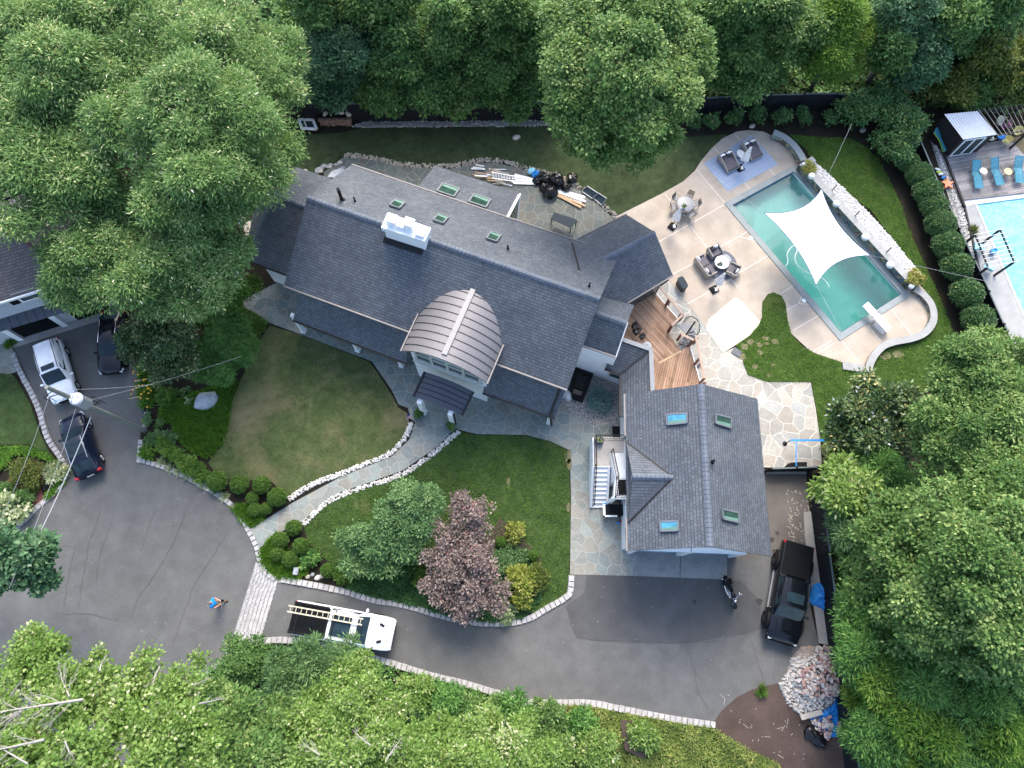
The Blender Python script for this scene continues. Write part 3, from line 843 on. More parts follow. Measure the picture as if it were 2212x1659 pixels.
for ln in ('1504,367 1567,441', '1567,441 1423,523', '1436,420 1452,439', '1543,321 1570,350', '1600,388 1621,410', '1587,291 1600,305', '1662,367 1675,381', '1488,486 1527,536 1560,580 1595,624', '1554,535 1616,500', '1454,592 1503,567', '1595,591 1660,552',
           '1485,657 1578,604', '1686,635 1714,617', '1700,670 1725,656', '1725,656 1732,637', '1725,656 1750,659', '1712,715 1768,682', '1597,512 1636,523', '1756,760 1795,736', '1764,764 1801,743', '1818,738 1858,786', '1873,703 1902,738', '1925,670 1970,725'):
 P = pl(ln, 0.0)
 for a, b in zip(P[:-1], P[1:]):
  jt.beam(a + Vector((0, 0, .056)), b + Vector((0, 0, .056)), 0.045, 0.008)
struct('deck_joint', jt, MT['joint'])
# swimming pool: coping, basin, steps, water
def ring(mb, outer, inner, z0, z1, mi=0):
 n = len(outer)
 for i in range(n):
  j = (i + 1) % n
  o0, o1, i0, i1 = outer[i], outer[j], inner[i], inner[j]
  lo, hi = lambda p: (p[0], p[1], z0), lambda p: (p[0], p[1], z1)
  mb.add([lo(o0), lo(o1), lo(i1), lo(i0), hi(o0), hi(o1), hi(i1), hi(i0)], [(4, 5, 6, 7), (0, 1, 5, 4), (2, 3, 7, 6), (3, 2, 1, 0)], mi)
 return mb
pool = thing('swimming_pool', 'long turquoise swimming pool with bluestone coping under the white shade sail', 'swimming pool', site(1764, 545))
cj = ring(MB(), grow(POOL, 0.42), POOL, 0.02, 0.10)
for a, b in zip(POOL, POOL[1:] + POOL[:1]):
 nrm = Vector((-(b - a).y, (b - a).x, 0)).normalized()
 if (lerp(a, b, .5) + nrm - site(1764, 545)).length < (lerp(a, b, .5) - nrm - site(1764, 545)).length: nrm = -nrm
 k = int((b - a).length / 0.75)
 for i in range(1, k):
  p = lerp(a, b, i / k)
  cj.beam(p + nrm*.01 + Vector((0, 0, .1015)), p + nrm*.40 + Vector((0, 0, .1015)), 0.012, 0.004, 1)
cj.build('coping', [MT['coping'], MT['concrete_grey']], pool)
basin = MB()
lo = [Vector((p[0], p[1], -1.05)) for p in POOL]
n0, n1 = lerp(POOL[0], POOL[3], .29), lerp(POOL[1], POOL[2], .22)
m0, m1 = lerp(POOL[0], POOL[3], .5), lerp(POOL[1], POOL[2], .46)
dz = lambda p, z: Vector((p[0], p[1], z))
for i in range(4):
 a, b = POOL[i], POOL[(i + 1) % 4]
 basin.add([dz(a, .05), dz(b, .05), dz(b, -2.4), dz(a, -2.4)], [(0, 1, 2, 3)], 0)
basin.add([dz(POOL[0], -1.0), dz(POOL[1], -1.0), dz(n1, -1.15), dz(n0, -1.15)], [(0, 1, 2, 3)], 0)
basin.add([dz(n0, -1.15), dz(n1, -1.15), dz(m1, -2.2), dz(m0, -2.2)], [(0, 1, 2, 3)], 0)
basin.add([dz(m0, -2.2), dz(m1, -2.2), dz(POOL[2], -2.2), dz(POOL[3], -2.2)], [(0, 1, 2, 3)], 0)
basin.build('basin', mat('pool_plaster', (0.66, 0.76, 0.73), 0.7, var=0.1, scale=0.8, fine=6), pool, recalc=False)
st = MB()
c0, ex, ey = POOL[0], unit(POOL[0], POOL[1]), unit(POOL[0], POOL[3])
for k, rr in enumerate((1.9, 1.55, 1.2, .85)):
 fan = [c0 + ex*0.01 + ey*0.01] + [c0 + (ex*math.cos(t) + ey*math.sin(t)) * rr for t in [q*math.pi/24 for q in range(13)]]
 st.prism(fan, -1.2, -0.85 + k*0.2)
st.build('step', mat('pool_step', (0.50, 0.62, 0.58), 0.7, var=0.1), pool)
for a, b in ((POOL[2], POOL[3]), (POOL[0], POOL[1])):
 q = unit(a, b)
 inn = (site(1764, 545) - lerp(a, b, .5)).normalized() * 0.02
 MB().add([dz(a + inn, .03), dz(b + inn, .03), dz(b + inn, -.34), dz(a + inn, -.34)], [(0, 1, 2, 3)]).build('tile_band', MT['water_tile'], pool)
wt = NT('pool_water')
wt.n.remove(wt.p)
tr, gl, mx, fr = wt.new('BsdfTransparent'), wt.new('BsdfGlossy'), wt.new('MixShader'), wt.new('Fresnel')
fr.inputs['IOR'].default_value = 1.45
gl.inputs['Roughness'].default_value = 0.03
tr.inputs['Color'].default_value = (0.80, 0.96, 0.93, 1)
bm_ = wt.new('Bump'); bm_.inputs['Distance'].default_value = 0.03; bm_.inputs['Strength'].default_value = 0.35
wt.link(wt.noise(wt.coords(), 1.6, 3, 0.5, 1.2), bm_.inputs['Height'])
wt.link(bm_.outputs[0], gl.inputs['Normal']); wt.link(bm_.outputs[0], fr.inputs['Normal'])
df, m0_ = wt.new('BsdfDiffuse'), wt.new('MixShader')
df.inputs['Color'].default_value = (0.16, 0.42, 0.38, 1)
m0_.inputs[0].default_value = 0.16
wt.link(tr.outputs[0], m0_.inputs[1]); wt.link(df.outputs[0], m0_.inputs[2])
wt.link(fr.outputs[0], mx.inputs[0]); wt.link(m0_.outputs[0], mx.inputs[1]); wt.link(gl.outputs[0], mx.inputs[2])
wt.link(mx.outputs[0], wt.out.inputs['Surface'])
va = wt.new('VolumeAbsorption')
va.inputs['Color'].default_value = (0.10, 0.80, 0.74, 1)
va.inputs['Density'].default_value = 0.27
wt.link(va.outputs[0], wt.out.inputs['Volume'])
WZ = -0.16
wi = grow(POOL, -0.006)
wb = MB()
zs = [WZ, -2.19]
bot = lambda p, z: (p[0], p[1], z)
for i in range(4):
 a, b = wi[i], wi[(i + 1) % 4]
 wb.add([bot(a, WZ), bot(b, WZ), bot(b, -2.19), bot(a, -2.19)], [(0, 1, 2, 3)])
wb.add([bot(p, WZ) for p in wi], [(0, 1, 2, 3)])
wb.add([bot(p, -2.19) for p in wi], [(0, 1, 2, 3)])
struct('pool_water', wb, wt.m, recalc=True, weld=True)
# kerbs of granite blocks, cobbled apron
def kerb(pts, w=0.30, step=0.325, h=0.12, seed=1):
 mb = MB()
 rg = random.Random(seed)
 for p, t in resample(smooth_line(pts, 5), step):
  ang = math.atan2(t.y, t.x) + rg.uniform(-.04, .04)
  nrm = Vector((-t.y, t.x, 0))
  mb.box(p + nrm * (w/2 + rg.uniform(-.012, .012)) + Vector((0, 0, h/2 + rg.uniform(-.008, .012))), (step * rg.uniform(.84, .93), abs(w) * rg.uniform(.93, 1.03), h), ang, taper=.90)
 return mb
def kerb_base(mb, pts, w):
 S = smooth_line(pts, 5)
 A, B = S, offset_line(S, w)
 for i in range(len(S) - 1):
  mb.add([A[i] + Vector((0, 0, .035)), A[i+1] + Vector((0, 0, .035)), B[i+1] + Vector((0, 0, .035)), B[i] + Vector((0, 0, .035))], [(0, 1, 2, 3)])
 return mb
KERBS = [(list(reversed(pl('600,1258 633,1263 737,1283 804,1303 871,1314 937,1333 1004,1349 1071,1354 1137,1346 1187,1319 1221,1299 1237,1283 1241,1243'))), -0.36),
         (pl('497,1396 533,1383 567,1378 617,1376 700,1388 814,1416 871,1433 937,1453 1004,1469 1071,1489 1137,1508 1204,1511 1271,1511 1337,1523 1404,1536 1475,1549 1541,1558'), -0.36),
         (pl('437,1453 477,1423 497,1396'), -0.3),
         (pl('600,1258 575,1245 557,1212 550,1186 533,1149 507,1106 477,1080 433,1053 367,1020 315,1003 297,995 301,950'), -0.3),
         (pl('33,760 50,800 87,873 110,943 140,990 149,1022 127,1062 77,1108 33,1150'), -0.34), (pl('308,930 312,890'), -0.26)]
KERBS[0] = (list(reversed(KERBS[0][0])), 0.36)
for i, (P, w) in enumerate(KERBS):
 mb = kerb(P, w, seed=i)
 struct('kerb', mb, MT['granite'])
 struct('kerb', kerb_base(MB(), P, w), MT['concrete_grey'])
cob = MB()
rg = random.Random(5)
c00, c01, c10, c11 = site(553, 1213), site(599, 1258), site(497, 1395), site(563, 1380)
rows = 40
for i in range(rows):
 L, Q = lerp(c00, c10, (i + .5) / rows), lerp(c01, c11, (i + .5) / rows)
 d = (Q - L)
 n = max(int(d.length / 0.21), 4)
 off = rg.uniform(0, .8)
 for k in range(n):
  t0 = (k + off * 0.4) / n
  if t0 > 1: continue
  p = lerp(L, Q, min(t0 + .5/n, 1)) + Vector((0, 0, .022 + rg.uniform(-.006, .008)))
  cob.box(p, (d.length / n * rg.uniform(.82, .95), (c10 - c00).length / rows * rg.uniform(.80, .93), .06), math.atan2(d.y, d.x), taper=.88)
struct('cobbled_apron', cob, MT['granite'])
struct('cobbled_apron', MB().sheet([c00, c01, c11, c10], 0.026), MT['concrete_dark'])
# loose stones: white path edging, pebble beds, white gravel of the pool wall
def stones(mb, pts, smin, smax, z, rg, flat=0.55):
 for x, y in pts:
  s = rg.uniform(smin, smax)
  a = rg.uniform(0, 6.28)
  sx, sy, sz = s * rg.uniform(.7, 1.25), s * rg.uniform(.5, .9), s * flat
  ca, sa = math.cos(a), math.sin(a)
  raw = [(-1, 0, 0), (-.4, -.95, 0), (.55, -.8, 0), (1, .1, 0), (.4, .9, 0), (-.6, .75, 0), (-.45, -.3, 1), (.35, -.35, .95), (.3, .4, 1.05), (-.35, .35, .9)]
  vs = []
  for px, py, pz in raw:
   px *= rg.uniform(.85, 1.15); py *= rg.uniform(.85, 1.15)
   vs.append((x + (px*ca*sx - py*sa*sy)/2, y + (px*sa*sx + py*ca*sy)/2, z + pz*sz*rg.uniform(.85, 1.1)))
  mb.add(vs, [(0, 1, 6), (1, 2, 7), (1, 7, 6), (2, 3, 7), (3, 8, 7), (3, 4, 8), (4, 5, 9), (4, 9, 8), (5, 0, 9), (0, 6, 9), (6, 7, 8, 9)])
 return mb
def band(pts, w):
 S = smooth_line(pts, 5)
 return S + list(reversed(offset_line(S, w)))
rg = random.Random(11)
edge_l = band(pl('626,1083 680,1050 737,1029 804,1002 845,984 878,950 893,914'), 0.30)
edge_r = band(pl('650,1131 700,1085 737,1065 787,1048 871,1018 937,972 988,928'), -0.29)
tag(stones(stones(MB(), scatter(edge_l, 620, rg), .09, .19, .03, rg), scatter(edge_r, 680, rg), .09, .19, .03, rg).build('white_edging_stones', MT['stone_white']),
 'white tumbled stones edging both sides of the front path', 'stones', kind='stuff')
COURT = pl('1211,866 1231,890 1257,911 1297,920 1341,920 1341,830 1277,800 1240,800')
struct('pebble_bed', MB().sheet(COURT, 0.050), MT['pebble'])
tag(stones(MB(), scatter(COURT, 1500, rg), .06, .15, .05, rg).build('court_pebbles', mat('grey_white_pebble', (0.42, 0.41, 0.39), .8, var=.55, scale=11, fine=30)), 'grey and white pebbles round the blue spruce', 'pebbles', kind='stuff')
edge_b = band(pl('744,340 804,346 871,360 971,364 1031,353 1071,352 1137,368 1197,385 1254,412 1304,452 1326,473'), 0.36)
tag(stones(MB(), scatter(edge_b, 900, rg), .09, .20, .03, rg, .6).build('rear_edging_stones', MT['stone_tan']), 'tan broken stones edging the rear patio', 'stones', kind='stuff')
strip = pl('760,275 787,263 1171,261 1300,262 1475,283 1475,292 1300,283 1171,273 787,276')
struct('pebble_bed', MB().sheet(strip, 0.022), MT['pebble'])
tag(stones(MB(), scatter(strip, 1100, rg), .10, .22, .025, rg).build('fence_pebbles', MT['stone_grey']), 'grey stones along the foot of the rear fence', 'stones', kind='stuff')
# ---------------------------------------------------------------- buildings
def roof(mb, pts, along, th=0.14, mi=0, side=1):
 """one roof plane: shingle courses run along 'along'"""
 pts = [Vector(p) for p in pts]
 n = Vector((0, 0, 0))
 for i in range(1, len(pts) - 1):
  n += (pts[i] - pts[0]).cross(pts[i+1] - pts[0])
 n.normalize()
 if n.z < 0:
  n = -n
  pts.reverse()
 u = Vector(along).normalized()
 u = (u - n * u.dot(n)).normalized()
 v = n.cross(u)
 k = len(pts)
 mb.add(pts, [tuple(range(k))], mi, [[((p).dot(u), (p).dot(v)) for p in pts]])
 lo = [p - Vector((0, 0, th)) for p in pts]
 mb.add(lo, [tuple(reversed(range(k)))], side, [[(0, 0)] * k])
 for i in range(k):
  a, b = pts[i], pts[(i+1) % k]
  mb.add([a, b, b - Vector((0, 0, th)), a - Vector((0, 0, th))], [(3, 2, 1, 0)], side, [[(0, 0)] * 4])
 return n
def ridge_cap(mb, a, b, w=0.34, up=0.05, mi=0):
 """a run of overlapping cap shingles along a ridge"""
 a, b = Vector(a), Vector(b)
 d = (b - a)
 L = d.length
 k = max(int(L / 0.24), 1)
 t = d / L
 s = Vector((-t.y, t.x, 0)).normalized()
 for i in range(k):
  p, q = a + t * (L * i / k), a + t * (L * (i + .93) / k)
  z = Vector((0, 0, up + 0.012 * (i % 2)))
  dn = Vector((0, 0, -0.11))
  mb.add([p + s*w/2 + dn + z, p + s*w/6 + z, p - s*w/6 + z, p - s*w/2 + dn + z, q + s*w/2 + dn + z, q + s*w/6 + z, q - s*w/6 + z, q - s*w/2 + dn + z],
               [(0, 1, 5, 4), (1, 2, 6, 5), (2, 3, 7, 6), (0, 3, 2, 1), (4, 5, 6, 7)], mi)
 return mb
def wall_strip(mb, a, b, z0, z1, th=0.2, mi=0):
 a, b = Vector((a[0], a[1], 0)), Vector((b[0], b[1], 0))
 t = unit(a, b)
 s = Vector((-t.y, t.x, 0)) * th / 2
 return mb.prism([a + s, a - s, b - s, b + s], z0, z1, mi)
def skylight(parent, quad, nrm, glass, well=None):
 """quad: four points on the roof"""
 quad = [Vector(q) + nrm * 0.09 for q in quad]
 c = sum(quad, Vector()) / 4
 fr = MB()
 for i in range(4):
  a, b = quad[i], quad[(i+1) % 4]
  fr.beam(a, b, 0.085, 0.12, up=nrm)
 f = fr.build('skylight', MT['frame_grey'], parent)
 gl = MB().add([lerp(q, c, .10) + nrm * 0.035 for q in quad], [(0, 1, 2, 3)])
 gl.build('pane', glass, f)
 bl = MB()
 bl.add([lerp(quad[2], c, .16) + nrm*.042, lerp(quad[3], c, .16) + nrm*.042, lerp(quad[3], lerp(quad[0], c, .2), .34) + nrm*.042, lerp(quad[2], lerp(quad[1], c, .2), .42) + nrm*.042], [(0, 1, 2, 3)])
 bl.build('reveal', MT['well'], f)
 return f
MT['well'] = mat('pale_shaft', (0.10, 0.20, 0.155), 0.6, var=0.15)
def vent(parent, base, h, r, m):
 vm = MB().lathe([(r*1.9, 0), (r*1.2, .05), (r, .07), (r, h), (r*.7, h), (r*.7, h-.05), (0.001, h-.05)], 10, base)
 return vm.build('vent_pipe', m, parent, smooth=40)
SH = [MT['shingle'], MT['bronze']]
house = thing('house', 'long white house with slate grey shingle roofs, barrel vaulted entrance tower and white chimney', 'house', site(1000, 700))
ZR, ZE = 8.0, 5.0
r0, r1 = site(663.4, 426, ZR), site(1295.8, 645.8, ZR)
nw, ne = site(759.2, 356, ZE), site(1336.7, 552.3, ZE)
sw, se = site(613.3, 616.3, ZE), site(1225.6, 841.3, ZE)
U = unit(r0, r1)
V = Vector((-U.y, U.x, 0)).normalized()              # towards the rear lawn
mr = MB()
N_up = roof(mr, [r0, r1, ne, nw], U)
N_lo = roof(mr, [r0, r1, se, sw], U)
mr.build('main_roof', SH, house, recalc=False)
ridge_cap(MB(), r0, r1).build('ridge_cap', MT['ridge'], house)
MB().beam(nw + V*.04, ne - U*2.2 + V*.04, .07, .08).build('gutter', MT['gutter'], house)
MB().beam(sw - V*.05, se - V*.05, .09, .09).build('gutter', MT['gutter'], house)
# walls of the main block
ins = 0.45
wsw, wse, wne, wnw = sw + V*ins + U*.25, se + V*ins - U*.25, ne - V*ins - U*.25, nw - V*ins + U*.25
wb = MB().prism([wsw, wse, wne, wnw], 0, 4.82)
for e, s in (((r0, wsw, wnw), .28), ((r1, wse, wne), -.28)):
 a = Vector((e[0].x, e[0].y, ZR - .3)) + U * s
 wb.slab([Vector((e[1].x, e[1].y, 4.8)), Vector((e[2].x, e[2].y, 4.8)), a], 0.12)
wb.build('wall', MT['white'], house)
for k in range(7):
 p = lerp(wsw, wse, (k + .6) / 7.6) - V * 0.03
 MB().box(Vector((p.x, p.y, 1.5)), (1.3, .08, 1.5), math.atan2(U.y, U.x)).build('window', MT['glass'], house)
# chimney
ch_c = [site(828, 489, 8.9), site(915, 517, 8.9), site(926, 494, 8.9), site(839, 464, 8.9)]
ctr = sum(ch_c, Vector()) / 4
cm = MB().prism(ch_c, 5.6, 8.7)
cm.prism(grow(ch_c, .10), 8.55, 8.9)
chimney = cm.build('chimney', MT['white'], house)
for (px, py, w, h) in ((846, 474, .62, .42), (866, 482, .5, .2), (884, 485, .6, .55), (908, 499, .55, .16)):
 p = site(px, py, 9.2)
 MB().box((p.x, p.y, 8.9 + h/2), (w*.75, w*.7, h), math.atan2(U.y, U.x)).box((p.x, p.y, 8.93 + h), (w, w*.95, .08), math.atan2(U.y, U.x), taper=.9).build('chimney_cap', MT['trim'], chimney)
fl = MB()
fb = [onplane(829, 517, r0, N_lo), onplane(913, 545, r0, N_lo)]
fl.beam(fb[0] + N_lo*.05, fb[1] + N_lo*.05, .34, .03, up=N_lo)
fl.build('flashing', MT['black'], chimney)
P_up = lambda x, y: onplane(x, y, r0, N_up)
for q in ('851,452 845,432 872,436 866,457', '946,482 940,466 967,470 961,488', '1059,521 1053,505 1079,508 1073,526'):
 pass
def sl_up(cx, cy, wd, ln, pl0=r0, nn=None, glass='sky_glass', along=None):
 nn = nn or N_up
 c = onplane(cx, cy, pl0, nn)
 a = (along or U)
 a = (a - nn * a.dot(nn)).normalized()
 b = nn.cross(a).normalized()
 if b.z > 0: b = -b
 return skylight(house, [c - a*wd/2 - b*ln/2, c + a*wd/2 - b*ln/2, c + a*wd/2 + b*ln/2, c - a*wd/2 + b*ln/2], nn, MT[glass])
for cx, cy in ((858, 443), (952, 475), (1066, 514)):
 sl_up(cx, cy, .62, .92)
vent(house, P_up(739, 432), 1.15, .10, MT['black'])
vent(house, P_up(767, 435), .45, .05, MT['black'])
vent(house, P_up(1097, 538), .45, .05, MT['black'])
vent(house, P_up(1272.5, 619), .45, .05, MT['black'])
# rear sunroom under the rear eave
a0, a1 = site(900, 403, 4.75), site(1092, 472, 4.75)
b0, b1 = site(940, 358, 3.4), site(1122.5, 417.3, 3.4)
sr = MB()
N_sr = roof(sr, [a0 - V*.3, a1 - V*.3, b1, b0], U, .12)
sr.build('sunroom_roof', SH, house, recalc=False)
sl_up(968, 413, 1.15, .95, b0, N_sr)
sl_up(1036, 436, 1.15, .95, b0, N_sr)
wl = MB()
i0, i1 = b0 - V*.3 + U*.2, b1 - V*.3 - U*.2
wl.prism([i0, i1, site(1100, 470, 3.2), site(905, 400, 3.2)], 0, 3.2)
wl.build('sunroom_wall', MT['white'], house)
gw = MB()
q0, q1, q2 = site(1123, 419, 3.35), site(1096, 470, 4.55), site(1117, 475, 1.6)
for a, b in ((q0, q1), (q0, q2), (q1, q2)): gw.beam(a, b, .16, .10)
sc_ = gw.build('glazed_screen', MT['trim'], house)
MB().slab([q0, q1, q2], .03).build('pane', MT['sky_glass'], sc_)
# east wing (gabled towards the pool)
WR, WE = 5.5, 3.95
e_r0, e_r1 = site(1255, 585.5, WR), site(1415, 501.6, WR)
e_n0, e_n1 = site(1240.8, 520.8, WE), site(1354.2, 464.1, WE)
e_s1, e_s0 = site(1453.3, 594.1, WE), site(1355, 653.3, WE)
EU = unit(e_r0, e_r1)
ew = MB()
N_en = roof(ew, [e_r0, e_r1, e_n1, e_n0], EU)
N_es = roof(ew, [e_r0, e_r1, e_s1, e_s0, onplane(1300, 672, e_r1, (e_s1 - e_r1).cross(EU).normalized())], EU)
ew.build('east_wing_roof', SH, house, recalc=False)
ridge_cap(MB(), e_r0 + EU*.5, e_r1).build('ridge_cap', MT['ridge'], house)
EV = Vector((-EU.y, EU.x, 0)).normalized()
MB().beam(onplane(1235.8, 525, r0, N_up) + N_up*.04, onplane(1251, 583, r0, N_up) + N_up*.04, .10, .04, up=N_up).build('valley_flashing', MT['bronze'], house)
MB().beam(e_r0 + Vector((0, 0, .03)) - EV*.1, onplane(1322, 590.5, e_r1, N_es) + N_es*.04, .07, .04, up=N_es).build('valley_flashing', MT['bronze'], house)
ewl = MB().prism([e_n1 - EV*.3 - EU*.35, e_s1 + EV*.3 - EU*.35, e_s0 + EV*.3, e_s0 + EV*1.6 - EU*1.5, e_n0 - EV*.3 + EU*.2], 0, 3.8)
ewl.slab([e_n1 - EV*.3 - EU*.35, e_s1 + EV*.3 - EU*.35, e_r1 - EU*.35 - Vector((0, 0, .25))], .1)
ewl.build('east_wing_wall', MT['white'], house)
MB().beam(e_n0 + EV*.06, e_n1 + EV*.06, .07, .08).build('gutter', MT['gutter'], house)
MB().beam(e_s0 - EV*.05, e_s1 - EV*.05, .08, .09).build('gutter', MT['gutter'], house)
for k in (.25, .5, .75):
 p = lerp(e_s0, e_s1, k) + EV*.27
 MB().box((p.x, p.y, 2.55), (.85, .08, 2.0), math.atan2(EU.y, EU.x)).build('glazed_door', MT['glass'], house)
# small gabled link on the east gable
LR, LE = 6.1, 4.5
l_r0, l_r1 = site(1280, 673, LR), site(1354, 698.3, LR)
l_n1, l_n0 = site(1370, 659, 5.2), site(1296, 640, 5.2)
l_s1, l_s0 = site(1329.8, 769.5, LE), site(1254, 744, LE)
lk = MB()
N_ln = roof(lk, [l_r0, l_r1, l_n1, l_n0], U)
N_ls = roof(lk, [l_r0, l_r1, l_s1, l_s0], U)
lk.build('link_roof', SH, house, recalc=False)
ridge_cap(MB(), l_r0, l_r1).build('ridge_cap', MT['ridge'], house)
g_s0, g_s1 = site(1241.5, 797.5), site(1338, 831)
lw = MB()
lv = Vector((-(g_s1 - g_s0).y, (g_s1 - g_s0).x, 0)).normalized()
g_sm = lerp(g_s0, g_s1, .70)
lw.prism([g_s0, g_sm, g_sm + lv*2.4, g_s0 + lv*2.4], 0, 4.4)
lw.prism([lerp(g_s0, g_s1, .705), g_s1, g_s1 + lv*.3, lerp(g_s0, g_s1, .705) + lv*.3], 0, 2.6)
lw.build('link_wall', MT['white'], house)
MB().beam(l_s0 - V*.05, l_s1 - V*.05, .1, .1).build('gutter', MT['gutter'], house)
wn_ = MB()
p = lerp(g_s0, g_s1, .84) - lv*.05
wn_.box((p.x, p.y, 1.55), (.95, .10, .75), math.atan2((g_s1 - g_s0).y, (g_s1 - g_s0).x))
wf = wn_.build('window', MT['window_frame'], house)
MB().box((p.x - lv.x*.06, p.y - lv.y*.06, 1.55), (.72, .02, .5), math.atan2((g_s1 - g_s0).y, (g_s1 - g_s0).x)).build('pane', MT['glass'], wf)
# low L-shaped roof round the pebble court
k_a, k_b, k_c = site(1336, 738, 3.7), site(1400.5, 759.5, 3.7), site(1405.5, 845, 3.7)
k_e, k_m, k_w = site(1338.5, 900, 2.75), site(1339.7, 808.7, 2.75), site(1306, 797, 2.75)
lo_ = MB()
roof(lo_, [k_a, k_b, k_m, k_w], unit(k_w, k_m))
roof(lo_, [k_b, k_c, site(1405, 900, 3.7), k_e, k_m], unit(k_m, k_e))
lo_.build('court_roof', SH, house, recalc=False)
MB().beam(k_b + Vector((0, 0, .03)), k_m + Vector((0, 0, .03)), .12, .06).build('valley_flashing', MT['seam'], house)
for a, b in ((k_w, k_m), (k_m, k_e)): MB().beam(a, b, .12, .12).build('gutter', MT['bronze'], house)
pc = MB()
pa, pb, pcx = site(1343, 733, 3.78), site(1406, 755, 3.78), site(1409.5, 846, 3.78)
pc.beam(pa, pb, .26, .10); pc.beam(pb - Vector((0, .0, 0)), pcx, .26, .104)
pc.build('parapet_cap', MT['frame_grey'], house)
kw = MB()
wall_strip(kw, site(1341, 835), site(1341, 903), 0, 2.6)
wall_strip(kw, pa, pb, 1.4, 3.7, .16); wall_strip(kw, pb, pcx, 1.4, 3.7, .16)
kw.build('court_wall', MT['white'], house)
# west wing with a hip
h_r0, h_r1 = site(590, 420, 5.9), site(668, 449, 5.9)
h_s0, h_s1 = site(529, 562, 3.6), site(625, 597, 3.6)
h_n0, h_n1 = site(640, 361, 3.6) - U*2.5, site(722, 388.5, 3.6)
hw = MB()
roof(hw, [h_r0, h_r1, h_s1, h_s0], U)
roof(hw, [h_r0, h_r1, h_n1, h_n0], U)
roof(hw, [h_r0, h_s0, h_n0], V)
hw.build('west_wing_roof', SH, house, recalc=False)
ridge_cap(ridge_cap(MB(), h_r0, h_r1), h_s0, h_r0, .26).build('ridge_cap', MT['ridge'], house)
MB().prism([h_s0 + V*.5 + U*.6, h_s1 + V*.5, h_n1 - V*.4, h_n0 - V*.4 + U*1.0], 0, 3.5).build('west_wing_wall', MT['white'], house)
MB().beam(h_s0, h_s1, .1, .1).build('gutter', MT['bronze'], house)
# porches left and right of the tower
def porch(t0, t1, e1, e0, zt=4.45, ze=2.95):
 mb = MB()
 T0, T1, E1, E0 = site(*t0, zt), site(*t1, zt), site(*e1, ze), site(*e0, ze)
 n = roof(mb, [T0, T1, E1, E0], U, .16)
 o = mb.build('porch_roof', SH, house, recalc=False)
 MB().beam(E0 - V*.06, E1 - V*.06, .08, .10).build('gutter', MT['bronze'], house)
 return T0, T1, E1, E0
A = porch((648.3, 632), (884, 714), (878, 785), (633.3, 691))
B = porch((1058, 783), (1222, 843), (1199, 903), (1043, 848))
for px, py in ((657, 716), (774, 757), (868, 790)):
 p = site(px, py)
 MB().box((p.x, p.y, 1.4), (.24, .24, 2.8), math.atan2(U.y, U.x)).box((p.x, p.y, .12), (.32, .32, .24), math.atan2(U.y, U.x)).build('porch_post', MT['white'], house)
p = site(1184, 914)
MB().box((p.x, p.y, 1.4), (.22, .22, 2.8), math.atan2(U.y, U.x)).build('porch_post', MT['white'], house)
p2 = p + U*.28 - V*.1
MB().beam(B[2] + Vector((0, 0, -.08)) - U*.25 - V*.08, Vector((p2.x, p2.y, .1)), .09, .09).build('downpipe', MT['bronze'], house)
MB().beam(lerp(B[1], B[2], .0) - U*.35 + Vector((0, 0, .05)), B[2] - U*.35 + Vector((0, 0, .05)), .13, .09).build('downpipe', MT['bronze'], house)
cl = MB()
for s0, s1 in ((A[0], A[1]), (B[0], B[1])):
 wall_strip(cl, s0 + V*.06, s1 + V*.06, 2.7, 4.85, .14)
cl.build('clerestory_wall', MT['trim'], house)
pw = MB()
wall_strip(pw, B[1] - U*.3 + V*.1, B[2] - U*.3 + V*.5, 0, 3.4, .18)
pw.build('porch_side_wall', MT['white'], house)
# entrance tower with barrel roof
TZ, RISE = 5.6, 1.30
f0, f1 = site(868.5, 758, TZ), site(1050.8, 826.8, TZ)             # front eave corners
TU = unit(f0, f1)
TV = Vector((-TU.y, TU.x, 0))
wdt = (f1 - f0).length
dep = 6.6
def arc(t, back, lift=0.0):
 """point on the vault: t 0..1 across, back metres behind the front edge"""
 h = RISE
 Rr = (wdt*wdt/4 + h*h) / (2*h)
 x = (t - .5) * wdt
 z = TZ + math.sqrt(max(Rr*Rr - x*x, 0)) - (Rr - h)
 nx, nz = x / Rr, math.sqrt(max(1 - (x/Rr)**2, 0))
 p = lerp(f0, f1, .5) + TU * (x + nx*lift) + TV * back
 return Vector((p.x, p.y, z + nz*lift))
bv = MB()
K = 20
for lay, flip in ((0, False), (-.12, True)):
 g0 = [arc(k/K, 0, lay) for k in range(K+1)]
 g1 = [arc(k/K, dep, lay) for k in range(K+1)]
 for k in range(K):
  bv.add([g0[k], g0[k+1], g1[k+1], g1[k]], [(0, 1, 2, 3) if not flip else (3, 2, 1, 0)])
for b in (0, dep):
 for k in range(K):
  bv.add([arc(k/K, b), arc((k+1)/K, b), arc((k+1)/K, b, -.12), arc(k/K, b, -.12)], [(0, 3, 2, 1) if b == 0 else (0, 1, 2, 3)])
for t in (0, 1):
 bv.add([arc(t, 0), arc(t, dep), arc(t, dep, -.12), arc(t, 0, -.12)], [(0, 1, 2, 3)])
barrel = bv.build('barrel_roof', MT['metal_roof'], house, smooth=35)
for i in range(13):
 b = .42 + i * .475
 if b > dep - .2: break
 se_ = MB()
 ln = [arc(k/K, b, .018) for k in range(K+1)]
 for k in range(K):
  se_.beam(ln[k], ln[k+1], .03, .035)
 se_.build('seam', MT['seam'], barrel)
rc = MB().beam(arc(.5, .28, .05), arc(.5, dep - .3, .05), .30, .08)
rc.build('ridge_cap', mat('pale_ridge_metal', (0.24, 0.235, 0.235), .5, .2, var=.08), barrel)
for t in (0, 1):
 MB().beam(arc(t, -.05, .02) + TU*(.05 if t else -.05), arc(t, 3.4, .02) + TU*(.05 if t else -.05), .08, .08).build('gutter', MT['gutter'], barrel)
back = 0.42
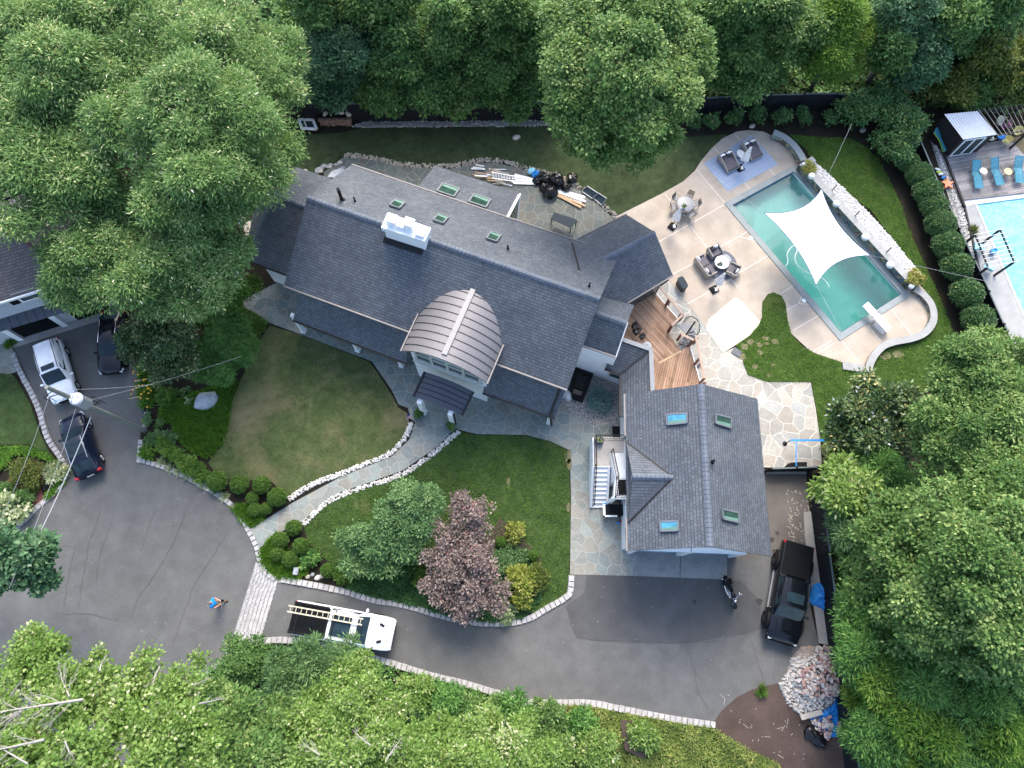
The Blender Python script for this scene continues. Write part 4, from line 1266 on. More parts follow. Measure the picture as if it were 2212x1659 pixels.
tw0, tw1 = arc(0.045, back), arc(.955, back)
tq = [Vector((q.x, q.y, 0)) for q in (tw0, tw1, tw1 + TV*4.2, tw0 + TV*4.2)]
tw = MB().prism(tq, 0, TZ - .02)
prof = [arc(.045 + .91*k/K, back, -.10) for k in range(K+1)]
prof2 = [p + TV*.2 for p in prof]
for k in range(K):
 a, b = prof[k], prof[k+1]
 tw.add([(a.x, a.y, TZ-.05), (b.x, b.y, TZ-.05), b, a], [(0, 1, 2, 3)])
tower_wall = tw.build('tower_wall', MT['white'], house)
# the band of four windows
wz0, wz1 = 3.95, 5.45
ang = math.atan2(TU.y, TU.x)
fl_, fr_ = tw0 + TU*.35, tw1 - TU*.35
wlen = (fr_ - fl_).length
wfm = MB()
for i in range(5):
 p = fl_ + TU * (wlen * i / 4) - TV*.06
 wfm.box((p.x, p.y, (wz0+wz1)/2), (.17 if 0 < i < 4 else .12, .16, wz1 - wz0 + .1), ang)
for z in (wz0, wz0 + (wz1-wz0)*.62, wz1):
 p = lerp(fl_, fr_, .5) - TV*.058
 wfm.box((p.x, p.y, z), (wlen - .02, .14, .11), ang)
p = lerp(fl_, fr_, .5) - TV*.12
wfm.box((p.x, p.y, wz0 - .1), (wlen + .4, .3, .08), ang)
wfr = wfm.build('window', MT['window_frame'], house)
for i in range(4):
 p = fl_ + TU * (wlen * (i + .5) / 4) - TV*.025
 MB().box((p.x, p.y, (wz0+wz1)/2), (wlen/4 - .15, .03, wz1 - wz0), ang).build('pane', MT['glass'], wfr)
# canopy over the front door
cz0, cz1 = 3.25, 2.75
ca, cb, cc, cd = site(917.5, 803, cz0), site(1023.3, 846.5, cz0), site(998.3, 897.5, cz1), site(892.5, 856.3, cz1)
cn = MB()
for k in range(8):
 t0, t1 = k/8, (k+1)/8
 bul = lambda t: Vector((0, 0, .32 * (1 - (2*t - 1)**2)))
 q = [lerp(ca, cb, t0) + bul(t0), lerp(ca, cb, t1) + bul(t1), lerp(cd, cc, t1) + bul(t1), lerp(cd, cc, t0) + bul(t0)]
 cn.slab(q, .12)
canopy = cn.build('canopy_roof', MT['metal_dark'], house, smooth=25)
for i in range(1, 5):
 t = i / 5
 cs = MB()
 P = [lerp(lerp(ca, cd, t), lerp(cb, cc, t), k/8) + Vector((0, 0, .32*(1 - (2*k/8 - 1)**2) + .02)) for k in range(9)]
 for k in range(8): cs.beam(P[k], P[k+1], .03, .035)
 cs.build('seam', MT['black'], canopy)
for a, b in ((ca, cd), (cb, cc)): MB().beam(a + Vector((0, 0, .02)), b + Vector((0, 0, .02)), .10, .14).build('gutter', MT['bronze'], canopy)
for px, py in ((916, 891), (979, 915)):
 p = site(px, py)
 MB().box((p.x, p.y, 1.3), (.30, .30, 2.6), ang).box((p.x, p.y, .08), (.36, .36, .16), ang).build('canopy_post', MT['white'], house)
p = site(985, 917)
MB().box((p.x, p.y, 1.3), (.09, .09, 2.6), ang).build('downpipe', MT['bronze'], house)
# ---------------------------------------------------------------- garage house
gar = thing('garage', 'white two-door garage house with slate grey gable roof, side gable and outside stair', 'garage', site(1450, 1080))
GR, GE = 6.8, 4.6
gr0, gr1 = site(1515.5, 829.5, GR), site(1534.8, 1181.3, GR)
gnw, gsw = site(1350.5, 851, GE), site(1355.6, 1190.4, GE)
gne, gse = site(1636.4, 861.3, GE), site(1667.3, 1202, GE)
GU = unit(gr0, gr1)
gm = MB()
N_gw = roof(gm, [gr0, gr1, gsw, gnw], GU)
N_ge = roof(gm, [gr0, gr1, gse, gne], GU)
gm.build('main_roof', SH, gar, recalc=False)
ridge_cap(MB(), gr0, gr1, .4).build('ridge_cap', MT['ridge'], gar)
GV = Vector((-GU.y, GU.x, 0)).normalized()          # GU runs towards the viewer's bottom; GV towards the pool side
sx0, sx1 = gsw - GU*.42 + GV*.42, gse - GU*.42 - GV*.42
nx0, nx1 = gnw + GU*.3 + GV*.42, gne + GU*.3 - GV*.42
gw_ = MB().prism([nx0, nx1, sx1, sx0], 0, 4.4)
for a, b, r in ((sx0, sx1, gr1 - GU*.42), (nx0, nx1, gr0 + GU*.3)):
 gw_.slab([Vector((a.x, a.y, 4.35)), Vector((b.x, b.y, 4.35)), r - Vector((0, 0, .22))], .1)
gw_.build('wall', MT['white'], gar)
ag = math.atan2((sx1 - sx0).y, (sx1 - sx0).x)
sdir = unit(Vector((sx0.x, sx0.y, 0)), Vector((sx1.x, sx1.y, 0)))
sn = Vector((sdir.y, -sdir.x, 0))
sL = (sx1 - sx0).length
for t in (.27, .72):
 p = lerp(sx0, sx1, t)
 p.z = 0
 dr = MB()
 w = sL * .40
 dr.box(p + sn*.10 + Vector((0, 0, 2.92)), (w + .3, .26, .18), ag)
 for s in (-1, 1):
  dr.box(p + sn*.10 + sdir*s*(w/2 + .075) + Vector((0, 0, 1.42)), (.15, .26, 2.82), ag)
 d = dr.build('door_surround', MT['trim'], gar)
 pn = MB()
 for k in range(5):
  pn.box(p + sn*.035 + Vector((0, 0, .285 + k*.56)), (w, .05, .54), ag)
 pn.build('garage_door', MT['door_blue'], d)
for a, b in ((0, .2), (.72, 1)): MB().beam(lerp(gsw, gnw, a) - GV*.05, lerp(gsw, gnw, b) - GV*.05, .09, .09).build('gutter', MT['gutter'], gar)
MB().beam(gsw - GV*.05 - GU*.2, sx0 + sn*-.3 - GV*.06 + Vector((0, 0, -2.0)), .09, .09).build('downpipe', MT['bronze'], gar)
# cross gable towards the stair
d_e = site(1453.4, 1031, 0)
dz_r = onplane(1453.4, 1031, gr0, N_gw).z
d_r0, d_r1 = site(1365.9, 1029, dz_r), site(1455, 1031, dz_r)
d_n, d_s = onplane(1352.5, 954, gr0, N_gw), onplane(1357.5, 1129, gr0, N_gw)
dm = MB()
N_dn = roof(dm, [d_r0, d_r1, d_n + N_gw*.03], unit(d_r0, d_r1))
N_ds = roof(dm, [d_r0, d_r1, d_s + N_gw*.03], unit(d_r0, d_r1))
dm.build('cross_gable_roof', SH, gar, recalc=False)
ridge_cap(MB(), d_r0, d_r1, .34).build('ridge_cap', MT['ridge'], gar)
for q in (d_n, d_s): MB().beam(q + N_gw*.06, d_r1 + N_gw*.02, .08, .05).build('valley_flashing', MT['bronze'], gar)
dw = MB()
e0_, e1_ = Vector((d_n.x + .22, d_n.y, 0)), Vector((d_s.x + .22, d_s.y, 0))
dw.add([(e0_.x, e0_.y, 2.5), (e1_.x, e1_.y, 2.5), (e1_.x, e1_.y, d_s.z - .1), (d_r0.x + .12, d_r0.y, dz_r - .12), (e0_.x, e0_.y, d_n.z - .1)], [(0, 1, 2, 3, 4)])
dw.build('gable_wall', MT['white'], gar)
def sl_g(c4, nn, glass):
 return skylight(gar, [onplane(x, y, gr0, nn) for x, y in c4], nn, MT[glass])
sl_g([(1442, 896), (1485, 893.5), (1485, 914), (1442, 918)], N_gw, 'sky_glass_blue')
sl_g([(1428, 1127), (1466, 1125.5), (1466, 1146), (1428, 1147.5)], N_gw, 'sky_glass_blue')
sl_g([(1543, 895.5), (1576, 904), (1576, 925), (1543, 915)], N_ge, 'sky_glass')
sl_g([(1557, 1100), (1592, 1108), (1592, 1129), (1559, 1121)], N_ge, 'sky_glass')
vent(gar, onplane(1538, 998, gr0, N_ge), .42, .07, MT['black'])
for px, py, w in ((1347, 1160, .9), (1345, 1080, .8)):
 p = lerp(nx0, sx0, (py - 851) / 340.0)
 sw_ = MB().box((p.x - .06, p.y, 2.6), (.08, w, 1.1)).build('window', MT['trim'], gar)
 MB().box((p.x - .11, p.y, 2.6), (.03, w - .2, .9)).build('pane', MT['glass'], sw_)
# outside stair: landing, two flights, railings
stair = thing('stair', 'white outside stair with landing, treads and black rails on the garage wall', 'stair', site(1310, 1030))
LZ = 1.7
L4 = [site(1280, 945, LZ), site(1351, 945, LZ), site(1351, 1009, LZ), site(1281, 1009, LZ)]
MB().prism(L4, 0, LZ).build('landing', MT['white'], stair)
MB().sheet([lerp(q, sum(L4, Vector())/4, .07) for q in L4], LZ + .006).build('landing_paving', mat('grey_landing_tile', (.36, .34, .31), .7, var=.2, scale=2, fine=12), stair)
s0, s1 = site(1281, 1009, LZ), site(1315, 1009, LZ)
t0, t1 = site(1276, 1097, 0), site(1310, 1097, 0)
nst = 9
for i in range(nst):
 fl1 = MB()
 z = LZ * (1 - (i + 1) / (nst + 1))
 a, b = i / nst, (i + 1) / nst
 A_, B_ = lerp(s0, t0, a), lerp(s1, t1, a)
 C_, D_ = lerp(s1, t1, b), lerp(s0, t0, b)
 fl1.prism([Vector((q.x, q.y, 0)) for q in (A_, B_, C_, D_)], 0, z)
 fl1.prism([Vector((q.x, q.y, 0)) for q in (lerp(A_, D_, -.02), lerp(B_, C_, -.02), lerp(B_, C_, .2), lerp(A_, D_, .2))], z, z + .025)
 fl1.build('step', MT['trim'], stair)
ck_ = MB()
for (A_, B_) in ((s0, t0), (s1, t1)):
 k = unit(A_, B_)
 s_ = Vector((-k.y, k.x, 0)).normalized() * .07
 a_, b_ = Vector((A_.x, A_.y, 0)), Vector((B_.x, B_.y, 0))
 vs = [a_ - s_, a_ + s_, b_ + s_, b_ - s_]
 ck_.add([(q.x, q.y, 0) for q in vs] + [(vs[0].x, vs[0].y, LZ + .12), (vs[1].x, vs[1].y, LZ + .12), (vs[2].x, vs[2].y, .25), (vs[3].x, vs[3].y, .25)],
   [(3, 2, 1, 0), (4, 5, 6, 7), (0, 1, 5, 4), (1, 2, 6, 5), (2, 3, 7, 6), (3, 0, 4, 7)])
ck_.build('cheek_wall', MT['white'], stair)
UZ = 2.9
u0, u1 = site(1318, 980, LZ), site(1352, 980, LZ)
v0, v1 = site(1329, 1034, UZ), site(1358, 1034, UZ)
for i in range(6):
 z = LZ + (UZ - LZ) * (i + 1) / 6
 A_, B_, C_, D_ = lerp(u0, v0, i/6), lerp(u1, v1, i/6), lerp(u1, v1, (i+1)/6), lerp(u0, v0, (i+1)/6)
 MB().prism([Vector((q.x, q.y, 0)) for q in (A_, B_, C_, D_)], 0, z).build('step', MT['white'], stair)
T4 = [site(1329, 1033, UZ), site(1358, 1033, UZ), site(1359, 1077, UZ), site(1325, 1077, UZ)]
MB().prism(T4, UZ - .5, UZ).build('top_landing', MT['white'], stair)
pp = site(1327, 1080)
MB().prism([Vector((T4[3].x, T4[3].y, 0)), Vector((T4[3].x + .2, T4[3].y, 0)), Vector((T4[3].x + .2, T4[3].y + .2, 0)), Vector((T4[3].x, T4[3].y + .2, 0))], 0, UZ - .5).build('landing_post', MT['white'], stair)
MB().prism([site(1336, 1036, UZ), site(1357, 1036, UZ), site(1357, 1068, UZ), site(1336, 1068, UZ)], UZ + .004, UZ + .025).build('door_mat', MT['black_matt'], stair)
def railing(pts, h=.95, gap=.14, name='railing', parent=None, m='black', r=.022):
 mb = MB()
 up = Vector((0, 0, h))
 for a, b in zip(pts[:-1], pts[1:]):
  mb.beam(a + up, b + up, r*2.2, r*2.2); mb.beam(a + up*.12, b + up*.12, r*1.4, r*1.4)
  k = max(int((b - a).length / gap), 1)
  for i in range(k + 1):
   p = lerp(a, b, i / k)
   q = r * (2.0 if i in (0, k) else .75)
   mb.box(p + up*.5, (q, q, h))
 return mb.build(name, MT[m], parent)
zz = Vector((0, 0, .02))
railing([L4[1] + zz + Vector((-.1, -.08, 0)), L4[0] + zz + Vector((.1, -.08, 0)), s0 + zz + Vector((.1, 0, 0)), lerp(t0, s0, .02) + Vector((.08, 0, .3))], parent=stair)
railing([u0 + zz + Vector((.05, .1, 0)), v0 + zz + Vector((.06, 0, 0)), T4[3] + zz + Vector((.08, .06, 0)), T4[2] + zz + Vector((0, .06, 0))], parent=stair)
dk = MB().prism([site(1330, 1078, 0), site(1358, 1078, 0), site(1358, 1082, 0), site(1330, 1082, 0)], 0, 2.2)
dk.build('cellar_door', MT['black_matt'], stair)
# ---------------------------------------------------------------- deck beside the pool terrace
DZ = 1.5
deck = thing('wooden_deck', 'brown cedar deck with timber posts between the house and the pale pool terrace', 'deck', site(1440, 740))
def boards(poly, u, z, th=.12):
 mb = MB()
 u = Vector((u.x, u.y, 0)).normalized()
 v = Vector((-u.y, u.x, 0))
 tri = tessellate_polygon([[Vector((p[0], p[1], 0)) for p in poly]])
 for a, b, c in tri:
  vs = [Vector((poly[k][0], poly[k][1], z)) for k in (a, b, c)]
  if (vs[1] - vs[0]).cross(vs[2] - vs[0]).z < 0: vs.reverse()
  mb.add(vs, [(0, 1, 2)], 0, [[(p.dot(u), p.dot(v)) for p in vs]])
 n = len(poly)
 for i in range(n):
  a, b = poly[i], poly[(i+1) % n]
  mb.add([(a[0], a[1], z), (b[0], b[1], z), (b[0], b[1], z - th), (a[0], a[1], z - th)], [(0, 1, 2, 3)], 0, [[(0, 0), (1, 0), (1, .1), (0, .1)]])
 return mb
up_ = pl('1341,736 1370,655 1392,643 1415,632 1440,662 1467,693 1443,717 1471,758.7 1423,784.5 1404,768', DZ)
lo_p = pl('1404,768 1423,784.5 1471,758.7 1488,748 1512,828 1509,846 1409,846', DZ)
boards(up_, site(1450, 745) - site(1390, 680), DZ).build('deck_floor', MT['deck'], deck, recalc=False)
boards(lo_p, site(1420, 850) - site(1434, 790), DZ).build('deck_floor', MT['deck'], deck, recalc=False)
MB().beam(site(1423, 784.5, DZ + .012), site(1471, 758.7, DZ + .012), .13, .02).build('divider_board', MT['timber'], deck)
edge = pl('1415,632 1467,693', DZ)
edge2 = pl('1489,747 1512,828', DZ)
for e in (edge, edge2): MB().beam(e[0] + Vector((.05, 0, -.2)), e[1] + Vector((.05, 0, -.2)), .05, .40).build('fascia', MT['trim'], deck)
def post_rail(pts, posts, infill=True):
 up = Vector((0, 0, 1.05))
 rl = MB()
 for a, b in zip(pts[:-1], pts[1:]): rl.beam(a + up, b + up, .14, .05)
 rl.build('hand_rail', mat('weathered_rail', (.36, .26, .20), .7, var=.2), deck)
 for p in posts:
  MB().box(p + up*.5, (.12, .12, 1.05)).build('post', MT['redwood'], deck)
 gl = MB()
 for a, b in zip(pts[:-1], pts[1:]):
  for z in (.15, .35, .55, .75, .93): gl.beam(a + Vector((0, 0, z)), b + Vector((0, 0, z)), .012, .012)
 gl.build('cable_infill', MT['frame_grey'], deck)
post_rail([edge[0], lerp(edge[0], edge[1], .45), edge[1], site(1443, 716, DZ)], [edge[0], lerp(edge[0], edge[1], .45), edge[1], site(1443, 716, DZ)])
post_rail([site(1463, 735, DZ), site(1489, 747, DZ)], [site(1463, 735, DZ), site(1489, 747, DZ)])
post_rail([site(1489, 747, DZ) + Vector((.15, .3, 0)), edge2[1]], [site(1497, 743, DZ), lerp(edge2[0], edge2[1], .5), edge2[1]])
for k in range(7):
 p = lerp(site(1404, 768), site(1511, 840), k/6)
 MB().box((p.x, p.y, DZ/2 - .1), (.14, .14, DZ - .2)).build('support_post', MT['redwood'], deck)
for q in pl('1413,640 1440,668 1464,695 1445,720 1488,750 1505,800'):
 MB().box((q.x - .1, q.y, DZ/2 - .1), (.14, .14, DZ - .2)).build('support_post', MT['redwood'], deck)
# spiral stair
spi = thing('spiral_stair', 'black metal spiral stair from the wooden deck down to the pale flagstones', 'spiral stair', site(1477, 731))
cst = site(1478, 729)
MB().tube([cst, cst + Vector((0, 0, 2.75))], .055, 10).build('centre_pole', MT['black'], spi)
N = 9
a_start, a_sweep, R_ = R(150), R(-285), .60
for i in range(N):
 a = a_start + a_sweep * i / N
 b = a + a_sweep / N * 1.05
 z = DZ - (DZ * (i + .6) / (N + .3))
 vs = [cst + Vector((.05*math.cos(a), .05*math.sin(a), 0)), cst + Vector((R_*math.cos(a), R_*math.sin(a), 0)), cst + Vector((R_*math.cos(b), R_*math.sin(b), 0)), cst + Vector((.05*math.cos(b), .05*math.sin(b), 0))]
 MB().prism(vs, z - .04, z).build('tread', MT['furniture'], spi)
pf = [cst + Vector((-.05, .05, 0))] + pl('1458,716 1452,722 1470,738')
MB().prism([Vector((q.x, q.y, 0)) for q in pf], DZ - .05, DZ).build('landing_plate', MT['furniture'], spi)
rl = MB()
hp = []
for i in range(31):
 a = a_start + a_sweep * i / 30
 hp.append(cst + Vector((R_*math.cos(a), R_*math.sin(a), DZ + .95 - DZ * i / 31)))
 if i % 1 == 0: rl.tube([hp[-1], hp[-1] - Vector((0, 0, .9))], .013, 4)
rl.tube(hp, .026, 6)
rl.build('railing', MT['black'], spi)
# ---------------------------------------------------------------- sunken stairwell in the court
well = thing('basement_well', 'black framed basement stairwell with glass cover beside the pebble court', 'basement well', site(1252, 837))
Wq = pl('1240.5,798.7 1279.7,812.9 1258,871 1225.5,859.5', 0)
Wi = grow(Wq, -.26)
ring(MB(), Wq, Wi, .0, .55).build('rim', MT['black_matt'], well)
MB().sheet(Wi, .44).build('cover', m_glass_dark('dark_cover_glass', (.008, .009, .010)), well)
ib = MB()
ib.beam(lerp(Wi[0], Wi[3], .55) + Vector((0, 0, .46)), lerp(Wi[1], Wi[2], .55) + Vector((0, 0, .46)), .03, .03)
ib.beam(lerp(Wi[1], Wi[0], .18) + Vector((0, 0, .46)), lerp(Wi[2], Wi[3], .18) + Vector((0, 0, .46)), .03, .03)
ib.build('glazing_bar', MT['bronze'], well)
tag(MB().ell(site(1225.5, 855, .3), (.28, .42, .45), 12, 8, .03, R(20)).build('meter_box', MT['grey_metal'], smooth=50), 'pale rounded utility cabinet at the house corner beside the black stairwell', 'utility box')
tag(MB().box(site(1339, 933, .03), (.95, .72, .02)).box(site(1339, 933, .045), (.82, .6, .012)).build('door_mat', MT['vinyl']), 'black rubber mat on the flagstones at the garage side door', 'door mat')
# ---------------------------------------------------------------- pool wall, lamps, board, sail
pw_ = thing('pool_wall', 'raised fieldstone wall with bluestone cap and white gravel along the pool', 'garden wall', site(1840, 470))
WH = 0.75
wa, wb_ = site(1718, 368), site(1956, 627)
wu = unit(wa, wb_); wv = Vector((wu.y, -wu.x, 0))
if (wa + wv - site(1764, 545)).length < (wa - wv - site(1764, 545)).length: wv = -wv
q = [wa, wb_, wb_ + wv*.45, wa + wv*.45]
MB().prism([Vector((p.x, p.y, 0)) for p in q], 0, WH - .06).build('stone_face', MT['stonewall'], pw_)
for a, b in ((wa, wa + wv*1.15), (wb_, wb_ + wv*1.15)):
 s_ = wu * (.36 if a is wa else -.36)
 MB().prism([a, b, b + s_, a + s_], 0, WH - .065).build('stone_face', MT['stonewall'], pw_)
cp = MB()
k = 14
for i in range(k):
 a, b = lerp(wa, wb_, i/k), lerp(wa, wb_, (i + .985)/k)
 cp.prism([a - wv*.04, b - wv*.04, b + wv*.46, a + wv*.46], WH - .06, WH)
for a, s_ in ((wa, wu), (wb_, -wu)):
 cp.prism([a + wv*.46, a + wv*1.2, a + wv*1.2 + s_*.45, a + wv*.46 + s_*.45], WH - .06, WH + .003)
cp.build('cap_stone', MT['coping_pale'], pw_)
gb = [wa + wv*.46 + wu*.45, wb_ + wv*.46 - wu*.45]
ge = pl('1725,365 1752,362 1790,395 1830,432 1880,480 1930,535 1972,585 1990,612 1960,628')
gpoly = [wa + wv*.46 + wu*.1] + pl('1741,352 1760,366 1788,392 1830,432 1872,474 1920,528 1962,580 1986,612') + [wb_ + wv*.46]
MB().prism([Vector((p.x, p.y, 0)) for p in gpoly], 0, WH - .16).build('gravel_bed', MT['pebble_white'], pw_)
tag(stones(MB(), scatter(gpoly, 2600, random.Random(3)), .09, .20, WH - .17, random.Random(4)).build('wall_gravel', MT['stone_white']), 'bright white gravel filling the top of the pool wall', 'gravel', kind='stuff')
lamps = ((1737.5, 355, .17), (1753, 380, .24), (1807, 440, .25), (1869, 512, .26), (1923, 572, .26), (1969, 618, .19))
lpos = ('small white globe lamp at the top end of the pool wall beside a yellow plant', 'large white globe lamp second down the pool wall, just above the sail corner', 'large white globe lamp third down the pool wall, beside the middle of the sail',
  'large white globe lamp fourth down the pool wall, beside the lower edge of the sail', 'large white globe lamp fifth down the pool wall, past the sail near the diving end', 'small white globe lamp on the pool wall corner at the diving end')
for (px, py, r), lb in zip(lamps, lpos):
 p = site(px, py, WH + r*.75)
 p.z = WH
 t = thing('globe_lamp', lb, 'garden lamp', p, 0, 'white globe lamps on the pool wall')
 MB().lathe([(r*.55, 0), (r*.9, r*.25), (r, r*.75), (r*.88, r*1.15), (r*.55, r*1.42), (.001, r*1.5)], 20).build('globe', MT['globe'], t, local=True, smooth=60)
 MB().lathe([(r*.13, r*1.46), (r*.13, r*1.62), (.001, r*1.63)], 10).build('finial', MT['black'], t, local=True)
for i, (px, py, lb) in enumerate(((1744, 297, ''), (1797.5, 412, 'highest'), (1846, 468, 'middle'), (1913.5, 546, 'lowest'))):
 if i == 0: continue
 p = site(px, py, WH - .1)
 tag(MB().tube([p, p + Vector((0, 0, .62))], .035, 8).tube([p + Vector((0, 0, .62)), p + Vector((0, 0, .68))], .05, 8).build('spout_post', MT['black']), lb + ' of the three short black posts in the white gravel of the pool wall', 'post', 'short black posts in the wall gravel')
# curved stone walls of the terrace
def curved_wall(name, label, pts, w, h, capm, cat='garden wall'):
 t = thing(name, label, cat, pts[len(pts)//2])
 S = smooth_line(pts, 6)
 A_, B_ = offset_line(S, w/2), offset_line(S, -w/2)
 body, cap = MB(), MB()
 for i in range(len(S) - 1):
  body.prism([Vector((p.x, p.y, 0)) for p in (A_[i], A_[i+1], B_[i+1], B_[i])], 0, h - .06)
 A2, B2 = offset_line(S, w/2 + .03), offset_line(S, -w/2 - .03)
 for i in range(0, len(S) - 1):
  a0_, a1_, b0_, b1_ = A2[i], A2[i+1], B2[i], B2[i+1]
  cap.prism([lerp(a0_, a1_, .012), lerp(a1_, a0_, .012), lerp(b1_, b0_, .012), lerp(b0_, b1_, .012)], h - .06, h)
 body.build('stone_face', MT['stonewall'], t)
 cap.build('cap_stone', capm, t)
 return t
curved_wall('curved_wall', 'curved fieldstone wall with grey cap at the top end of the pool terrace', pl('1668,291 1690,301 1709,316 1723,334 1733,352', .3), .42, .62, MT['coping'])
curved_wall('curved_wall', 'long S-curved low wall with pale cap round the diving end of the terrace', pl('1971,628 1990,640 2006,660 2012,685 2006,707 1988,725 1962,735 1930,741 1905,750 1887,767 1876,786 1871,806', .1), .40, .42, MT['coping_pale'])
tag(MB().prism(pl('1818,783 1866,791 1864,806 1819,799'), 0, .16).build('step_slab', MT['coping_pale']), 'pale stone step slab at the bottom edge of the pool terrace', 'step')
# skimmer lids and drain
for px, py, lb in ((1623, 513.5, 'round white skimmer lid on the terrace left of the sail'), (1737, 649, 'round white skimmer lid on the terrace near the diving board')):
 tag(MB().lathe([(.15, 0), (.15, .012), (.11, .016), (.001, .018)], 18, site(px, py, .054)).build('skimmer_lid', MT['globe']), lb, 'skimmer lid', 'white skimmer lids')
dg = thing('drain_grate', 'small dark square drain grate at the terrace corner beside the grass', 'drain', site(1592, 761, .06))
MB().box((0, 0, .01), (.62, .5, .02), R(-35)).build('plate', MT['furniture_dark'], dg, local=True)
gs = MB()
for k in range(5): gs.box(Matrix.Rotation(R(-35), 3, 'Z') @ Vector((-.22 + .11*k, 0, .024)), (.04, .42, .01), R(-35))
gs.build('slot', MT['frame_grey'], dg, local=True)
# diving board
db = thing('diving_board', 'white diving board over the bottom end of the turquoise pool', 'diving board', site(1893, 690))
bA, bB = site(1869.5, 656.5, .78), site(1921, 712, .66)
bu = unit(bA, bB); bs = Vector((-bu.y, bu.x, 0)).normalized() * .26
MB().slab([bA - bs, bA + bs, bB + bs, bB - bs], .07).build('board', MT['globe'], db)
MB().beam(lerp(bA, bB, .42) - bs*1.3 + Vector((0, 0, .02)), lerp(bA, bB, .42) + bs*1.3 + Vector((0, 0, .02)), .04, .03).build('clamp_bar', MT['black'], db)
bs2 = MB()
p = lerp(bA, bB, .8);
bs2.box((p.x, p.y, .33), (.9, .46, .56), math.atan2(bu.y, bu.x), taper=.8)
p = lerp(bA, bB, .5)
bs2.box((p.x, p.y, .36), (.12, .5, .66), math.atan2(bu.y, bu.x))
bs2.build('stand', MT['globe'], db)
# shade sail
sail_t = thing('shade_sail', 'large white four-pointed shade sail stretched over the pool', 'shade sail', site(1764, 545))
SC_ = [site(1775, 408, 3.3), site(1880, 551.5, 3.0), site(1763, 615.5, 3.1), site(1650.5, 459.5, 3.3)]
n = 14
cen = sum(SC_, Vector()) / 4
gridp = []
sags = (.31, .445, .21, .485)
def edgep(k, t):
 a, b = SC_[k], SC_[(k+1) % 4]
 p = lerp(a, b, t)
 inn = (cen - lerp(a, b, .5)); inn.z = 0; inn.normalize()
 return p + inn * (4 * t * (1 - t) * (b - a).length * .135 * sags[k] / .42)
for i in range(n + 1):
 for j in range(n + 1):
  u_, v_ = i/n, j/n
  # Coons patch between the four sagging edges
  c0_, c1_ = edgep(0, u_), edgep(2, 1 - u_)
  d0_, d1_ = edgep(3, 1 - v_), edgep(1, v_)
  P_ = c0_*(1-v_) + c1_*v_ + d0_*(1-u_) + d1_*u_ - (SC_[0]*(1-u_)*(1-v_) + SC_[1]*u_*(1-v_) + SC_[2]*u_*v_ + SC_[3]*(1-u_)*v_)
  P_.z += .25 * math.sin(math.pi*u_) * math.sin(math.pi*v_)
  gridp.append(P_)
sm = MB()
sm.add(gridp + [p - Vector((0, 0, .012)) for p in gridp],
       [(i*(n+1)+j, (i+1)*(n+1)+j, (i+1)*(n+1)+j+1, i*(n+1)+j+1) for i in range(n) for j in range(n)] +
       [((n+1)**2 + i*(n+1)+j, (n+1)**2 + i*(n+1)+j+1, (n+1)**2 + (i+1)*(n+1)+j+1, (n+1)**2 + (i+1)*(n+1)+j) for i in range(n) for j in range(n)])
sm.build('canopy', MT['sail'], sail_t, smooth=60)
sm2 = MB()
for k in range(4):
 ln = [edgep(k, i/12) - Vector((0, 0, .005)) for i in range(13)]
 sm2.tube(ln, .02, 5)
sm2.build('edge_cable', mat('navy_hem', (.06, .08, .2), .7), sail_t)
ends = [site(1840, 268, 4.6), site(2210, 625, 4.2), site(1888, 845, 3.0), site(1515, 360, 3.8)]
for k, e in enumerate(ends):
 MB().tube([SC_[k], e], .008, 5).build('guy_cable', MT['cable'], sail_t)
# loose pool hose
hz = []
tag(MB().tube(smooth_line(pl('1695,578 1702,566 1700,550 1706,538 1716,530 1722,541 1717,556 1724,574 1738,585 1752,592 1764,598 1775,600 1786,610 1791,620', WZ + .015), 5), .022, 5).build('pool_hose', MT['globe']), 'white hose snaking on the pool water under the sail', 'hose')
# ---------------------------------------------------------------- fences
def fence(name, label, base, h, panel=2.4, lean=0.0, cat='fence', rails=True, zz=None):
 t = thing(name, label, cat, base[len(base)//2])
 S = list(base)
 pn, pt, tp = MB(), MB(), MB()
 acc = resample(S, panel)
 knots = [S[0]] + [a for a, _ in acc] + [S[-1]]
 for i, (a, b) in enumerate(zip(knots[:-1], knots[1:])):
  if (b - a).length < .1: continue
  hh = h + (.05 if i % 2 else 0)
  pn.beam(a + Vector((0, 0, hh/2)), b + Vector((0, 0, hh/2)), .05, hh)
  tp.beam(a + Vector((0, 0, hh + .025)), b + Vector((0, 0, hh + .025)), .09, .05)
 for a in knots: pt.box(a + Vector((0, 0, h/2 + .06)), (.11, .11, h + .12))
 pn.build('panel', MT['fence'], t)
 tp.build('top_rail', MT['fence_rail'], t)
 for a in knots:
  MB().box(a + Vector((0, 0, h/2 + .06)), (.11, .11, h + .12)).build('post', MT['fence'], t)
 return t
fence('fence', 'long black panel fence behind the rear lawn and small shrubs', pl('520,261 640,261 787,262 1000,262 1171,259 1320,256 1475,251 1600,243 1700,241 1800,240 1868,243'), 1.85)
fence('fence', 'black board fence along the right side of the drive beside the rubble', pl('1753,1030 1753,1106 1761,1173 1771,1246 1781,1336 1790,1396 1806,1473 1810,1539 1818,1599 1828,1680'), 1.75)
fence('garden_fence', 'dark fence behind the row of rounded hedge shrubs', pl('1945,268 1962,312 1985,367 2033,475 2063,540 2110,640 2150,730'), 1.15)
fence('barrier_fence', 'short black barrier along the edge above the sunken drive beside the garage', pl('1652,1019 1752,1016'), 1.05, 1.6)
